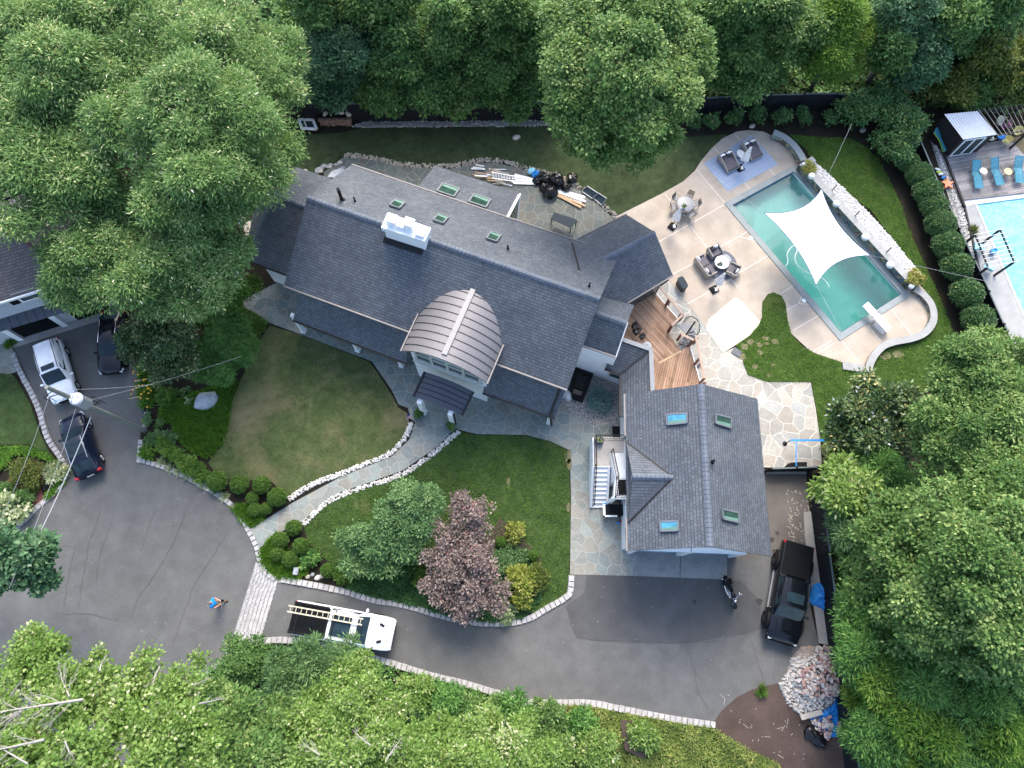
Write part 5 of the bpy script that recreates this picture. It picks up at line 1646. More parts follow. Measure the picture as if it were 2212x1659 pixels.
# low black boards along the drive fence foot are shadows in the photo; blue barrier tape
tp = thing('barrier_tape', 'bright blue barrier strap strung from a post across the pale flagstones', 'barrier tape', site(1720, 952))
q0, q1, q2 = site(1708, 951, 1.0), site(1832, 951, 1.1), site(1720, 1008, .9)
MB().beam(q0, q1, .03, .12, up=Vector((0, 1, 0))).build('strap', MT['tarp'], tp)
strp = MB()
for k in range(16):
 strp.beam(lerp(site(1720, 955, 1.0), q2, k/16), lerp(site(1720, 955, 1.0), q2, (k+.6)/16), .10, .02)
strp.build('strap', MT['tarp'], tp, )
for q in (q0, q2):
 MB().tube([Vector((q.x, q.y, .03)), q], .025, 8).build('stand', MT['black'], tp)
 MB().lathe([(.15, 0), (.15, .04), (.05, .06)], 12, Vector((q.x, q.y, .035))).build('foot', MT['black'], tp)
tag(MB().prism(pl('1690,1012 1700,1003 1715,1001 1737,1001 1737,1012', 0), .03, .45).build('planter_box', MT['black_matt']), 'black low box at the fence corner above the sunken drive', 'box')
# ---------------------------------------------------------------- vehicles (local frame: x forward, y left)
def body_ring(x, w, zb, zs, crown):
 hs = [(-.90*w, zb), (-w, zb + .18), (-1.0*w, zs - .22), (-.965*w, zs - .07), (-.87*w, zs), (-.45*w, zs + crown*.8), (0, zs + crown)]
 pts = hs + [(-a, b) for a, b in reversed(hs[:-1])]
 return [Vector((x, y, z)) for y, z in pts]
def cabin_ring(x, wb, wr, zb, zt, crown=.035):
 hs = [(-wb, zb), (-(wb*.45 + wr*.55), zb + (zt-zb)*.6), (-wr, zt - .05*min(1, (zt-zb)/.3)), (-wr*.90, zt), (-wr*.45, zt + crown*.8), (0, zt + crown)]
 pts = hs + [(-a, b) for a, b in reversed(hs[:-1])]
 return [Vector((x, y, z)) for y, z in pts]
def wheel(parent, x, y, r, w, rim, s):
 M = Matrix.Rotation(R(-90) * s, 3, 'X')
 ty = MB().lathe([(r*.62, -w/2), (r*.9, -w/2), (r, -w*.36), (r, w*.36), (r*.9, w/2), (r*.62, w/2), (r*.62, -w/2)], 22, (x, y, r), M).build('wheel', MT['tyre'], parent, local=True, smooth=40)
 rm = MB().lathe([(r*.62, w*.40), (r*.56, w*.46), (r*.50, w*.30), (r*.16, w*.34), (r*.13, w*.44), (.001, w*.45)], 22, (x, y, r), M)
 T = Matrix.Translation((x, y, r)) @ M.to_4x4()
 for k in range(5):
  a = k * 2*math.pi/5
  rm.beam(T @ Vector((r*.12*math.cos(a), r*.12*math.sin(a), w*.42)), T @ Vector((r*.57*math.cos(a), r*.57*math.sin(a), w*.42)), r*.13, r*.08, up=(T.to_3x3() @ Vector((0, 0, 1))))
 rm.build('rim', MT[rim], ty, local=True)
 arch = MB().lathe([(r*1.17, 0), (r*1.17, w*.12), (.001, w*.12)], 22, (x, y - s*0.02, r), M)
 return ty, arch
def vehicle(name, label, cat, loc, head, L, W, paint, secs, cab, rim='alloy', wheel_x=(.31, -.29), r=.33, tw=.22, flare=0.0, glass='car_glass', sun=None, ribs=0, rails=False, group=None):
 t = thing(name, label, cat, (loc[0], loc[1], .016), math.atan2(head[1], head[0]), group)
 bm_ = MB()
 bm_.loft([body_ring(x*L, w*W/2, zb, zs, cr) for x, w, zb, zs, cr in secs])
 body = bm_.build('body', MT[paint], t, local=True, smooth=38)
 cb = MB()
 cb.loft([cabin_ring(x*L, wb*W/2, wr*W/2, zb, zt) for x, wb, wr, zb, zt in cab])
 cabin = cb.build('cabin', MT[paint], body, local=True, smooth=38)
 # glazing: panels standing a centimetre proud of the cabin shell
 def rg(i, q):
  x, wb, wr, zb, zt = cab[i]
  R_ = cabin_ring(x*L, wb*W/2, wr*W/2, zb, zt)
  return R_[q]
 def panel(a, b, c, d, name, inset=.10, out=.014):
  P = [a, b, c, d]
  cen_ = sum(P, Vector()) / 4
  n_ = (P[1] - P[0]).cross(P[2] - P[0]).normalized()
  mid = Vector((cen_.x - (cab[1][0] + cab[-2][0])/2*L, cen_.y, cen_.z - .9))
  if n_.dot(mid) < 0: n_ = -n_
  P = [lerp(p, cen_, inset) + n_*out for p in P]
  return MB().add(P, [(0, 1, 2, 3)]).build(name, MT[glass], t, local=True, recalc=False)
 nl = len(cab)
 def screen(i, j, t0, t1, name):
  # follows the bowed cabin shell between two of its sections, a little proud of it
  lo_, hi_ = [], []
  up_ = Vector((.45 if i == 0 else -.45, 0, .9)) * .012
  for q in range(2, 9):
   a, b = rg(i, q), rg(j, q)
   if q in (2, 8): a, b = lerp(a, rg(i, 5), .06), lerp(b, rg(j, 5), .06)
   lo_.append(lerp(a, b, t0) + up_); hi_.append(lerp(a, b, t1) + up_)
  n = len(lo_)
  MB().add(lo_ + hi_, [(k, k+1, n+k+1, n+k) for k in range(n-1)]).build(name, MT[glass], t, local=True)
 screen(0, 1, .08, .94, 'windshield')
 screen(nl-1, nl-2, .12, .92, 'rear_window')
 for q0, q2 in ((0, 2), (10, 8)):
  a0_, a1_ = lerp(rg(0, q0), rg(1, q2), .35), rg(1, q2)
  b1_, b0_ = rg(nl-2, q2), lerp(rg(nl-1, q0), rg(nl-2, q2), .12)
  lo0, lo1 = lerp(a0_, rg(1, q0), .5), lerp(b0_, rg(nl-2, q0), .6)
  mA, mB = lerp(lo0, lo1, .50), lerp(a1_, b1_, .47)
  panel(lo0, lerp(lo0, lo1, .48), mB, a1_, 'side_window', .09)
  panel(lerp(lo0, lo1, .52), lo1, b1_, lerp(a1_, b1_, .52), 'side_window', .09)
 ar = MB()
 for sx in wheel_x:
  for s in (1, -1):
   _, arch = wheel(t, sx*L, s*(W/2 - tw*.42 + flare), r, tw, rim, s)
   ar.add(arch.v, arch.f)
 ar.build('wheel_arch', MT['car_trim'], body, local=True)
 # lamps, grille, plate, mirrors
 fx, bx = secs[-1][0]*L, secs[0][0]*L
 fz, bz = secs[-2][3], secs[1][3]
 for s in (1, -1):
  MB().box((fx - .17, s*W*.36, fz - .17), (.30, W*.17, .13), -s*.35).build('headlight', MT['lamp_clear'], t, local=True)
  MB().box((bx + .08, s*W*.405, bz - .14), (.16, W*.12, .24)).build('taillight', MT['lamp_red'], t, local=True)
  mx = cab[0][0]*L - .32
  m_ = MB().ell((mx, s*(W/2 + .11), fz + .10), (.085, .115, .075), 10, 6)
  m_.beam((mx, s*(W/2 - .06), fz + .06), (mx, s*(W/2 + .06), fz + .08), .05, .04)
  m_.build('mirror', MT[paint], t, local=True, smooth=60)
 gr = MB().box((fx + .005, 0, fz - .26), (.04, W*.50, .22)).box((fx - .02, 0, secs[-1][2] + .12), (.06, W*.72, .12))
 gr.build('grille', MT['car_trim'], t, local=True)
 MB().box((bx - .012, 0, bz - .32), (.02, .42, .12)).build('number_plate', MT['pillow_white'], t, local=True)
 if sun:
  x0, x1, w = sun
  zt = max(c[4] for c in cab) + .048
  MB().add([(x0*L, -w, zt), (x1*L, -w, zt), (x1*L, w, zt), (x0*L, w, zt)], [(0, 1, 2, 3)]).build('sunroof', MT[glass], t, local=True, recalc=False)
 zt = cab[1][4]
 if ribs:
  rb = MB()
  for k in range(ribs):
   y = (k - (ribs-1)/2) * W * .115
   rb.box(((cab[-2][0]*L*.92 + cab[1][0]*L*.05)/1.0*.5 + 0, y, zt + .032), (abs(cab[-2][0] - cab[1][0])*L*.5, .025, .018))
  rb.build('roof_rib', MT[paint], cabin, local=True)
 if rails:
  for s in (1, -1):
   MB().tube([(cab[1][0]*L, s*cab[1][2]*W*.44, zt + .045), (cab[-2][0]*L, s*cab[1][2]*W*.44, zt + .045)], .022, 6).build('roof_rail', MT[rails], t, local=True)
 return t, body, cabin
suv_secs = [(-.5, .86, .42, .80, .01), (-.485, .93, .34, .98, .02), (-.40, .98, .28, 1.0, .02), (-.2, 1.0, .25, .97, .02), (.1, 1.0, .25, .96, .03), (.26, .99, .25, .95, .05), (.40, .96, .28, .90, .05), (.475, .90, .33, .82, .03), (.5, .80, .40, .66, .01)]
vehicle('suv', 'white sport utility vehicle with sunroof under the utility pole by the grey garage', 'car', (-28.2, 14.42), (.42, -.907), 4.2, 1.66, 'car_white', suv_secs,
  [(.24, .92, .80, .94, .97), (.07, .93, .76, .95, 1.56), (-.12, .93, .77, .96, 1.60), (-.42, .92, .74, .97, 1.56), (-.49, .90, .74, .97, 1.02)], sun=(-.03, .055, .40), ribs=5, rails='car_trim')
cuv = [(-.5, .80, .45, .78, .01), (-.48, .92, .32, .93, .02), (-.40, .99, .26, .97, .03), (-.2, 1.0, .24, .95, .02), (.1, 1.0, .24, .93, .03), (.26, 1.0, .24, .90, .06), (.40, .95, .28, .82, .06), (.475, .84, .32, .74, .03), (.5, .66, .40, .60, .01)]
vehicle('crossover', 'glossy black crossover with chrome window line and dark glass roof, parked below the utility pole', 'car', (-25.88, 9.62), (-.447, .895), 4.2, 1.66, 'car_navy', cuv,
  [(.25, .90, .78, .90, .93), (.06, .92, .70, .92, 1.38), (-.12, .92, .70, .93, 1.42), (-.30, .91, .66, .94, 1.34), (-.47, .84, .60, .95, .99)], r=.33, sun=(-.22, .0, .44), rails='chrome')
vehicle('crossover', 'black crossover half hidden under the leafy tree at the top of the drive', 'car', (-25.0, 16.4), (.10, -.995), 4.2, 1.66, 'car_black', cuv,
  [(.25, .90, .78, .90, .93), (.06, .92, .70, .92, 1.38), (-.12, .92, .70, .93, 1.42), (-.30, .91, .66, .94, 1.34), (-.47, .84, .60, .95, .99)], rim='alloy_dark', rails='chrome')
truck_secs = [(-.5, .92, .55, 1.02, .0), (-.49, .97, .48, 1.12, .0), (-.35, 1.0, .40, 1.14, .0), (-.1, 1.0, .38, 1.14, .0), (.1, 1.0, .38, 1.13, .02), (.26, .99, .38, 1.12, .05), (.40, .98, .40, 1.08, .06), (.475, .93, .45, 1.0, .03), (.5, .84, .52, .84, .01)]
truck_cab = [(.265, .93, .84, 1.10, 1.14), (.155, .93, .80, 1.11, 1.74), (.02, .93, .80, 1.12, 1.78), (-.115, .92, .79, 1.12, 1.75), (-.135, .92, .79, 1.12, 1.16)]
tk, bd, cbn = vehicle('pickup_truck', 'white pickup truck with black bed cover carrying a wooden ladder, on the lower drive', 'pickup truck', (-9.0, -1.02), (.984, -.177), 5.9, 1.92, 'car_white', truck_secs, truck_cab, rim='alloy_dark', r=.38, tw=.26, sun=(-.085, .105, .56))
MB().box((-1.93, 0, 1.165), (1.98, 1.46, .05)).build('bed_cover', MT['vinyl'], tk, local=True)
rl_ = MB()
for s in (1, -1):
 rl_.box((-1.93, s*.80, 1.16), (2.05, .16, .06))
 rl_.tube([(-2.85, s*.82, 1.30), (-.85, s*.82, 1.30)], .03, 6)
 for x in (-2.7, -1.9, -1.1): rl_.box((x, s*.82, 1.22), (.08, .05, .14))
rl_.box((-.88, 0, 1.165), (.12, 1.6, .05)); rl_.box((-2.88, 0, 1.15), (.10, 1.7, .05))
rl_.build('bed_rail', MT['car_trim'], tk, local=True)
rk = MB()
for x in (-2.45, -.35): rk.tube([(x, -.80, 1.2), (x, -.78, 1.84), (x, .78, 1.84), (x, .80, 1.2)], .03, 6)
rk.build('ladder_rack', MT['car_trim'], tk, local=True)
for s in (-1, 1): MB().box((2.25, s*.45, 1.175), (.28, .14, .02), -.4*s).build('hood_vent', MT['car_trim'], tk, local=True)
# ladder on the rack: a thing of its own
hd = math.atan2(-.177, .984)
ld = thing('ladder', 'long pale wooden ladder lying on the rack of the white pickup', 'ladder', (-9.0, -1.02, 1.90), hd)
lm = MB()
for y in (.28, .60):
 lm.beam((-3.05, y, 0), (1.25, y + .02, .06), .07, .09)
for k in range(14):
 x = -2.9 + k*.31
 lm.tube([(x, .28, .01 + .013*k/3), (x, .60, .01 + .013*k/3)], .02, 6)
lm.build('ladder_frame', mat('pale_yellow_wood', (.52, .47, .34), .6, var=.12), ld, local=True)
bk, bbd, bcb = vehicle('pickup_truck', 'black pickup truck with wide fenders and bed cover parked beside the garage and the fence', 'pickup truck', (17.02, .72), (-.285, -.958), 5.75, 1.92, 'car_black', truck_secs, truck_cab, rim='alloy_dark', r=.43, tw=.30, flare=.13, sun=(.015, .115, .50), ribs=6)
MB().box((-1.88, 0, 1.165), (1.96, 1.62, .05)).build('bed_cover', MT['vinyl'], bk, local=True)
for sx in (.31, -.29):
 for s in (1, -1):
  ring_ = [Vector((sx*5.75 + .56*math.cos(a), s*1.00, .40 + .56*math.sin(a))) for a in [q*math.pi/8 for q in range(9)]]
  MB().tube(ring_, .09, 6).build('fender_flare', MT['car_trim'], bk, local=True, smooth=50)
hm = MB()
for s in (1, -1):
 hm.beam((1.65, s*.12, 1.185), (2.35, s*.20, 1.165), .03, .03); hm.beam((1.75, s*.62, 1.175), (2.35, s*.52, 1.15), .03, .03)
hm.box((1.95, 0, 1.19), (.55, .5, .03))
hm.build('hood_scoop', MT['car_black'], bbd, local=True)
MB().box((2.86, 0, .62), (.16, 1.75, .26)).box((2.93, .3, .72), (.08, .3, .08)).build('bumper', MT['car_trim'], bk, local=True)
for s in (-1, 1): MB().tube([(-1.2, s*.98, .42), (1.15, s*.98, .42)], .06, 8).build('side_step', MT['furniture'], bk, local=True)
# ---------------------------------------------------------------- motorcycle
mo = thing('motorcycle', 'black and chrome motorcycle parked at the right corner of the garage apron', 'motorcycle', (13.64, .72, .025), math.atan2(-.972, .234))
S = .86
def sc(*p): return Vector(p) * S
def mwheel(x, r, w):
 M = Matrix.Rotation(R(90), 3, 'X')
 o = MB().lathe([(r*.74, -w/2), (r*.92, -w/2), (r, -w*.25), (r, w*.25), (r*.92, w/2), (r*.74, w/2), (r*.74, -w/2)], 24, sc(x, 0, r/S), M).build('wheel', MT['tyre'], mo, local=True, smooth=40)
 rm = MB().lathe([(r*.76, -w*.2), (r*.76, w*.2), (r*.66, w*.2), (r*.66, -w*.2), (r*.76, -w*.2)], 24, sc(x, 0, r/S), M)
 for k in range(9):
  a = k*2*math.pi/9
  c = sc(x, 0, r/S)
  rm.beam(c, c + Vector((r*.7*math.cos(a), 0, r*.7*math.sin(a))), .02, .02, up=Vector((0, 1, 0)))
 rm.build('rim', MT['chrome'], o, local=True)
mwheel(.80, .29, .10); mwheel(-.78, .29, .14)
MB().ell(sc(.22, 0, .86), tuple(q*S for q in (.30, .155, .14)), 14, 8).build('fuel_tank', MT['car_black'], mo, local=True, smooth=60)
MB().ell(sc(-.28, 0, .74), tuple(q*S for q in (.30, .17, .075)), 12, 7).ell(sc(-.66, 0, .80), tuple(q*S for q in (.20, .13, .06)), 12, 7).build('seat', MT['vinyl'], mo, local=True, smooth=60)
en = MB()
for y in (-.1, .1): en.lathe([(.13*S, 0), (.14*S, .12*S), (.10*S, .30*S), (.08*S, .34*S)], 12, sc(.08 + y, y*.3, .38))
en.box(sc(.0, 0, .36), (.52*S, .30*S, .22*S))
en.build('engine', MT['grey_metal'], mo, local=True)
ex = MB()
for z in (.36, .46): ex.tube([sc(.15, -.20, z + .05), sc(-.15, -.24, z - .03), sc(-1.0, -.26, z)], [.035*S, .04*S, .055*S], 8)
ex.build('exhaust', MT['chrome'], mo, local=True, smooth=50)
fk = MB()
for y in (-.11, .11): fk.tube([sc(.42, y, 1.02), sc(.80, y, .33)], .028*S, 7)
fk.build('fork', MT['chrome'], mo, local=True)
hb = MB().tube(smooth_line([sc(.12, -.40, 1.08), sc(.28, -.30, 1.12), sc(.40, -.08, 1.02), sc(.40, .08, 1.02), sc(.28, .30, 1.12), sc(.12, .40, 1.08)], 4), .017*S, 6)
hb.build('handlebar', MT['chrome'], mo, local=True)
for s in (-1, 1):
 MB().tube([sc(.25, s*.32, 1.1), sc(.27, s*.36, 1.26)], .008, 4).ell(sc(.26, s*.40, 1.28), (.03, .07, .05), 8, 5).build('mirror', MT['chrome'], mo, local=True)
MB().ell(sc(.58, 0, .93), tuple(q*S for q in (.12, .12, .12)), 12, 8).build('headlight', MT['chrome'], mo, local=True, smooth=60)
ring_f = [sc(.80 + .36*math.cos(a), 0, .34 + .36*math.sin(a)) for a in [R(30 + 15*k) for k in range(9)]]
ring_b = [sc(-.78 + .37*math.cos(a), 0, .34 + .37*math.sin(a)) for a in [R(10 + 16*k) for k in range(11)]]
MB().tube(ring_f, .075*S, 6, flat=.3).build('fender', MT['car_black'], mo, local=True, smooth=50)
MB().tube(ring_b, .10*S, 6, flat=.3).build('fender', MT['car_black'], mo, local=True, smooth=50)
MB().tube([sc(0, .18, .3), sc(-.05, .42, .02)], .015, 5).build('side_stand', MT['black'], mo, local=True)
for s in (-1, 1):
 MB().box(sc(-.72, s*.24, .52), (.40*S, .14*S, .24*S)).build('saddlebag', MT['vinyl'], mo, local=True)
# ---------------------------------------------------------------- utility pole and wires
pt_ = site(100, 836, 10.0)
pb_ = site(313, 930)
pole = thing('utility_pole', 'tall weathered utility pole with a grey transformer can, leaning over the parked cars', 'utility pole', pb_)
top = Vector((pt_.x, pt_.y, 10.0))
on = lambda z: lerp(pb_, top, z / 10.0)
MB().tube([on(z) for z in (0, 3, 6, 9, 10)], [.165, .145, .13, .115, .11], 12).build('shaft', MT['pole_wood'], pole, smooth=50)
tc = on(7.9) + Vector((.12, .32, 0))
tc = on(7.6) + Vector((.36, -.10, 0))
tcn = MB().lathe([(.30, -.55), (.33, -.50), (.33, .42), (.36, .46), (.30, .56), (.001, .60)], 20, tc)
tcan = tcn.build('transformer', MT['grey_metal'], pole, smooth=40)
bs_ = MB()
for a in (0.6, 2.2, 3.9): bs_.tube([tc + Vector((.18*math.cos(a), .18*math.sin(a), .55)), tc + Vector((.18*math.cos(a), .18*math.sin(a), .78))], .035, 7)
bs_.build('bushing', MT['globe'], tcan)
hw_ = MB()
for z, a in ((6.6, .3), (6.3, 1.2), (5.9, .8), (8.8, 3.6), (9.4, 4.0)):
 c = on(z)
 e = c + Vector((.55*math.cos(a), .55*math.sin(a), .12))
 hw_.tube([c, e], .025, 5).tube([e, e + Vector((.1, -.06, -.4))], .02, 5)
hw_.build('bracket', MT['black'], pole)
ins_ = MB()
for z, a in ((9.2, 3.4), (8.4, 3.5)):
 c = on(z)
 ins_.tube([c, c + Vector((.75*math.cos(a), .75*math.sin(a), -.55))], .03, 6)
ins_.build('insulator_arm', MT['globe'], pole)
wires = [((on(9.6), 1.0), (-30, 1190), 7.5, 'highest thin wire running from the pole top to the lower left edge', .018),
         ((on(8.2), 1.0), (20, 1270), 7.5, 'thin wire running from the pole over the red mulch bed', .018),
         ((on(6.7), 1.0), (30, 1260), 7.0, 'thick pale service cable crossing the black crossover from the pole', .05),
         ((on(9.5), 1.0), (330, 830), 7.0, 'short thin wire running right from the pole top over the white car', .012),
         ((on(7.0), 1.0), (520, 770), 6.0, 'thin wire running from the transformer towards the dark shrub', .012)]
for (a, _), e, z, lb, r in wires:
 A_ = a
 B_ = site(*e, z)
 if r > .04: A_ = site(196, 901, 6.7)
 elif 'over the red mulch' in lb: A_ = site(163, 884, 8.0)
 pts = [lerp(A_, B_, k/12) - Vector((0, 0, .25 * 4 * (k/12) * (1 - k/12))) for k in range(13)]
 tag(MB().tube(pts, r*.45, 5).build('power_line', MT['cable']), lb, 'wire', 'wires strung from the utility pole')
# ---------------------------------------------------------------- person with a camera
def skin_mesh(name, nodes, edges, m, parent, sub=2, root=0):
 """one continuous surface grown round a skeleton; nodes: (x, y, z, r) or (x, y, z, rx, ry)"""
 me = bpy.data.meshes.new(name)
 me.from_pydata([n[:3] for n in nodes], edges, [])
 o = bpy.data.objects.new(name, me)
 COL.objects.link(o)
 md = o.modifiers.new('skin', 'SKIN')
 md.use_smooth_shade = True
 for i, n in enumerate(nodes):
  sv = me.skin_vertices[0].data[i]
  sv.radius = (n[3], n[4] if len(n) > 4 else n[3])
  sv.use_root = (i == root)
 ss = o.modifiers.new('sub', 'SUBSURF')
 ss.levels = ss.render_levels = sub
 dg_ = bpy.context.evaluated_depsgraph_get()
 me2 = bpy.data.meshes.new_from_object(o.evaluated_get(dg_))
 me2.name = name
 bpy.data.objects.remove(o)
 bpy.data.meshes.remove(me)
 me2.materials.clear()
 me2.materials.append(m)
 me2.polygons.foreach_set('use_smooth', [True]*len(me2.polygons))
 ob = bpy.data.objects.new(name, me2)
 COL.objects.link(ob)
 ob.parent = parent
 ORG[ob.name] = ORG[parent.name]
 return ob
pr = thing('person', 'person in a bright blue shirt and khaki trousers walking on the drive with a camera', 'person', (-16.38, .27, .014), 0)
# body: pelvis, spine, neck, head, arms, legs (facing +x, mid-stride)
N = [(0, 0, .93, .13, .16), (-.02, 0, 1.12, .125, .155), (-.05, 0, 1.32, .13, .175), (-.05, 0, 1.44, .075, .09), (-.045, 0, 1.50, .05, .055), (-.03, 0, 1.60, .085, .075), (-.03, 0, 1.68, .075, .07),
     (0, .10, .88, .09), (.16, .10, .50, .062), (.20, .11, .10, .042), (.34, .12, .045, .040),
     (0, -.10, .88, .09), (.0, -.10, .50, .062), (-.20, -.11, .12, .042), (-.09, -.12, .045, .040),
     (-.05, .20, 1.40, .06), (.06, .26, 1.16, .045), (.30, .14, 1.18, .036), (.37, .11, 1.20, .034),
     (-.05, -.20, 1.40, .06), (.04, -.27, 1.15, .045), (.26, -.16, 1.12, .036), (.34, -.10, 1.15, .034)]
Ed = [(0, 1), (1, 2), (2, 3), (3, 4), (4, 5), (5, 6), (0, 7), (7, 8), (8, 9), (9, 10), (0, 11), (11, 12), (12, 13), (13, 14), (2, 15), (15, 16), (16, 17), (17, 18), (2, 19), (19, 20), (20, 21), (21, 22)]
# five fingers and thumbs grow from the palms
def fingers(root_i, p, side):
 base = len(N)
 for k, dy in enumerate((-.03, -.01, .01, .03)):
  L_ = (.05, .06, .058, .045)[k]
  N.append((p[0] + .05, p[1] + dy*.5, p[2] + dy, .010)); N.append((p[0] + .05 + L_, p[1] - side*.02, p[2] + dy - .02, .008))
  Ed.extend([(root_i, base + 2*k), (base + 2*k, base + 2*k + 1)])
 N.append((p[0] + .02, p[1] - side*.045, p[2] + .03, .011)); N.append((p[0] + .06, p[1] - side*.06, p[2] + .05, .009))
 Ed.extend([(root_i, base + 8), (base + 8, base + 9)])
fingers(18, N[18], 1); fingers(22, N[22], -1)
pbody = skin_mesh('person_body', N, Ed, MT['skin'], pr, 1)
sh = [(-.005, 0, .98, .145, .175), (-.02, 0, 1.12, .145, .175), (-.05, 0, 1.32, .15, .195), (-.05, 0, 1.43, .10, .125), (-.05, .20, 1.40, .082), (.02, .245, 1.25, .070), (-.05, -.20, 1.40, .082), (.0, -.25, 1.25, .070)]
skin_mesh('shirt', sh, [(0, 1), (1, 2), (2, 3), (2, 4), (4, 5), (2, 6), (6, 7)], MT['shirt'], pr, 2)
trn = [(0, 0, .93, .145, .18), (0, .10, .86, .105), (.16, .10, .50, .082), (.19, .108, .16, .068), (0, -.10, .86, .105), (.0, -.10, .50, .082), (-.19, -.108, .18, .068)]
skin_mesh('trousers', trn, [(0, 1), (1, 2), (2, 3), (0, 4), (4, 5), (5, 6)], MT['khaki'], pr, 2)
for x, y in ((.26, .115), (-.14, -.115)):
 MB().ell((x, y, .055), (.15, .055, .06), 12, 7).build('boot', MT['boot'], pr, local=True, smooth=60)
MB().ell((-.045, 0, 1.665), (.105, .085, .085), 14, 8).build('hair', MT['hair'], pr, local=True, smooth=60)
fc = MB()
fc.ell((.052, 0, 1.60), (.022, .014, .026), 8, 5)
for s in (1, -1): fc.ell((-.03, s*.078, 1.605), (.022, .010, .032), 8, 5)
fc.build('face_feature', MT['skin'], pr, local=True, smooth=60)
ey_ = MB()
for s in (1, -1): ey_.ell((.046, s*.028, 1.63), (.010, .012, .008), 8, 5)
ey_.box((.044, 0, 1.555), (.012, .045, .010))
ey_.build('eye', MT['black'], pr, local=True)
MB().tube([(-.12, .10, 1.42), (.10, .12, 1.2), (.13, -.02, 1.02), (-.12, -.13, 1.1), (-.16, -.05, 1.35)], .018, 5).build('strap', MT['black'], pr, local=True)
cmr = thing('camera', 'black camera held out in the hands of the person on the drive', 'camera', (-16.38 + .45, .27 + .12, 1.18), .3)
MB().box((0, 0, 0), (.08, .14, .10)).box((0, 0, .06), (.05, .06, .03)).build('camera_body', MT['black'], cmr, local=True)
MB().lathe([(.04, 0), (.042, .10), (.03, .105)], 14, (.04, 0, 0), Matrix.Rotation(R(90), 3, 'Y')).build('lens', MT['vinyl'], cmr, local=True)
# ---------------------------------------------------------------- terrace furniture
def lounge(loc, rz, label, group):
 t = thing('daybed', label, 'daybed', loc, rz, group)
 Wd, Ln = 1.02, 1.42
 fr = MB()
 fr.box((0, 0, .20), (Ln, Wd, .10))
 for sx in (-1, 1):
  for sy in (-1, 1): MB().box((sx*(Ln/2 - .06), sy*(Wd/2 - .05), .09), (.06, .06, .18)).build('leg', MT['wicker'], t, local=True)
 fr.build('base_frame', MT['wicker'], t, local=True)
 bk_ = MB()
 out = [(-Ln/2, -Wd/2), (-Ln/2, Wd/2)]
 P0, P1, P2, P3 = Vector((Ln*.48, -Wd/2, .30)), Vector((-Ln/2, -Wd/2, .72)), Vector((-Ln/2, Wd/2, .72)), Vector((Ln*.48, Wd/2, .30))
 for a, b in ((P0, P1), (P1, P2), (P2, P3)):
  bk_.add([(a.x, a.y, .2), (b.x, b.y, .2), b, a], [(0, 1, 2, 3)])
  n_ = Vector((-(b-a).y, (b-a).x, 0)).normalized()*.05
  bk_.add([Vector((a.x, a.y, .2)) - n_, Vector((b.x, b.y, .2)) - n_, b - n_, a - n_], [(0, 1, 2, 3)])
  bk_.beam(a - n_*.5, b - n_*.5, .07, .05)
 bk_.build('side_rail', MT['wicker'], t, local=True)
 MB().box((.02, 0, .32), (Ln - .12, Wd - .10, .16), taper=.97).build('mattress', MT['cushion'], t, local=True)
 def pil(x, y, r_, m, tilt=.9, s=.42):
  M = Matrix.Rotation(r_, 3, 'Z') @ Matrix.Rotation(-tilt, 3, 'Y')
  b_ = MB().ell((0, 0, 0), (s*.52, s*.52, .085), 12, 6)
  vs = [Matrix.Translation((x, y, .56)) @ M.to_4x4() @ Vector((math.copysign(abs(v[0])**.72 * (s*.52)**.28, v[0]), math.copysign(abs(v[1])**.72 * (s*.52)**.28, v[1]), v[2])) for v in b_.v]
  MB().add(vs, b_.f).build('pillow', MT[m], t, local=True, smooth=60)
 pil(-.56, .26, 0, 'pillow_white'); pil(-.44, .22, .15, 'pillow_dark', .7, .36)
 pil(-.56, -.28, 0, 'pillow_white'); pil(-.46, -.22, -.2, 'pillow_dark', .8, .34)
 return t
def ang_of(a, b):
 d = site(*b) - site(*a)
 return math.atan2(d.y, d.x)
la = ang_of((1553, 338), (1578, 373))
lounge(site(1571, 355, .064), la, 'grey wicker daybed with white pillows on the left half of the blue rug', 'daybeds on the blue rug')
lounge(site(1622, 330, .064), la, 'grey wicker daybed with white pillows on the right half of the blue rug', 'daybeds on the blue rug')
# rug with woven bands
rgm = NT('blue_rug').set(.95, 0, .1)
uvn = rgm.coords('UV')
wv_ = rgm.new('TexWave', wave_type='BANDS', bands_direction='Y')
wv_.inputs['Scale'].default_value = 3.2
wv_.inputs['Distortion'].default_value = .4
rgm.link(uvn, wv_.inputs['Vector'])
wv2 = rgm.new('TexWave', wave_type='BANDS', bands_direction='Y'); wv2.inputs['Scale'].default_value = .62
rgm.link(uvn, wv2.inputs['Vector'])
ckr = rgm.new('TexChecker'); ckr.inputs['Scale'].default_value = 9.0
rgm.link(rgm.mapping(uvn, (1, 1, 1), (0, 0, R(45))), ckr.inputs['Vector'])
pat = rgm.mix(rgm.grey(wv2.outputs['Fac'], .55, .6), wv_.outputs['Color'], ckr.outputs['Color'])
rgm.base(rgm.mix(rgm.math('MULTIPLY', pat, .8), (.20, .26, .36), (.42, .48, .57)))
rq = pl('1521,352 1624,291 1680,355 1572,414', .062)
ru, rv = unit(rq[0], rq[1]), unit(rq[0], rq[3])
rmb = MB()
rmb.add(rq, [(0, 3, 2, 1)], 0, [[((p - rq[0]).dot(ru), (p - rq[0]).dot(rv)) for p in (rq[0], rq[3], rq[2], rq[1])]])
tag(rmb.build('rug', rgm.m, recalc=False), 'blue patterned outdoor rug under the two daybeds', 'rug')
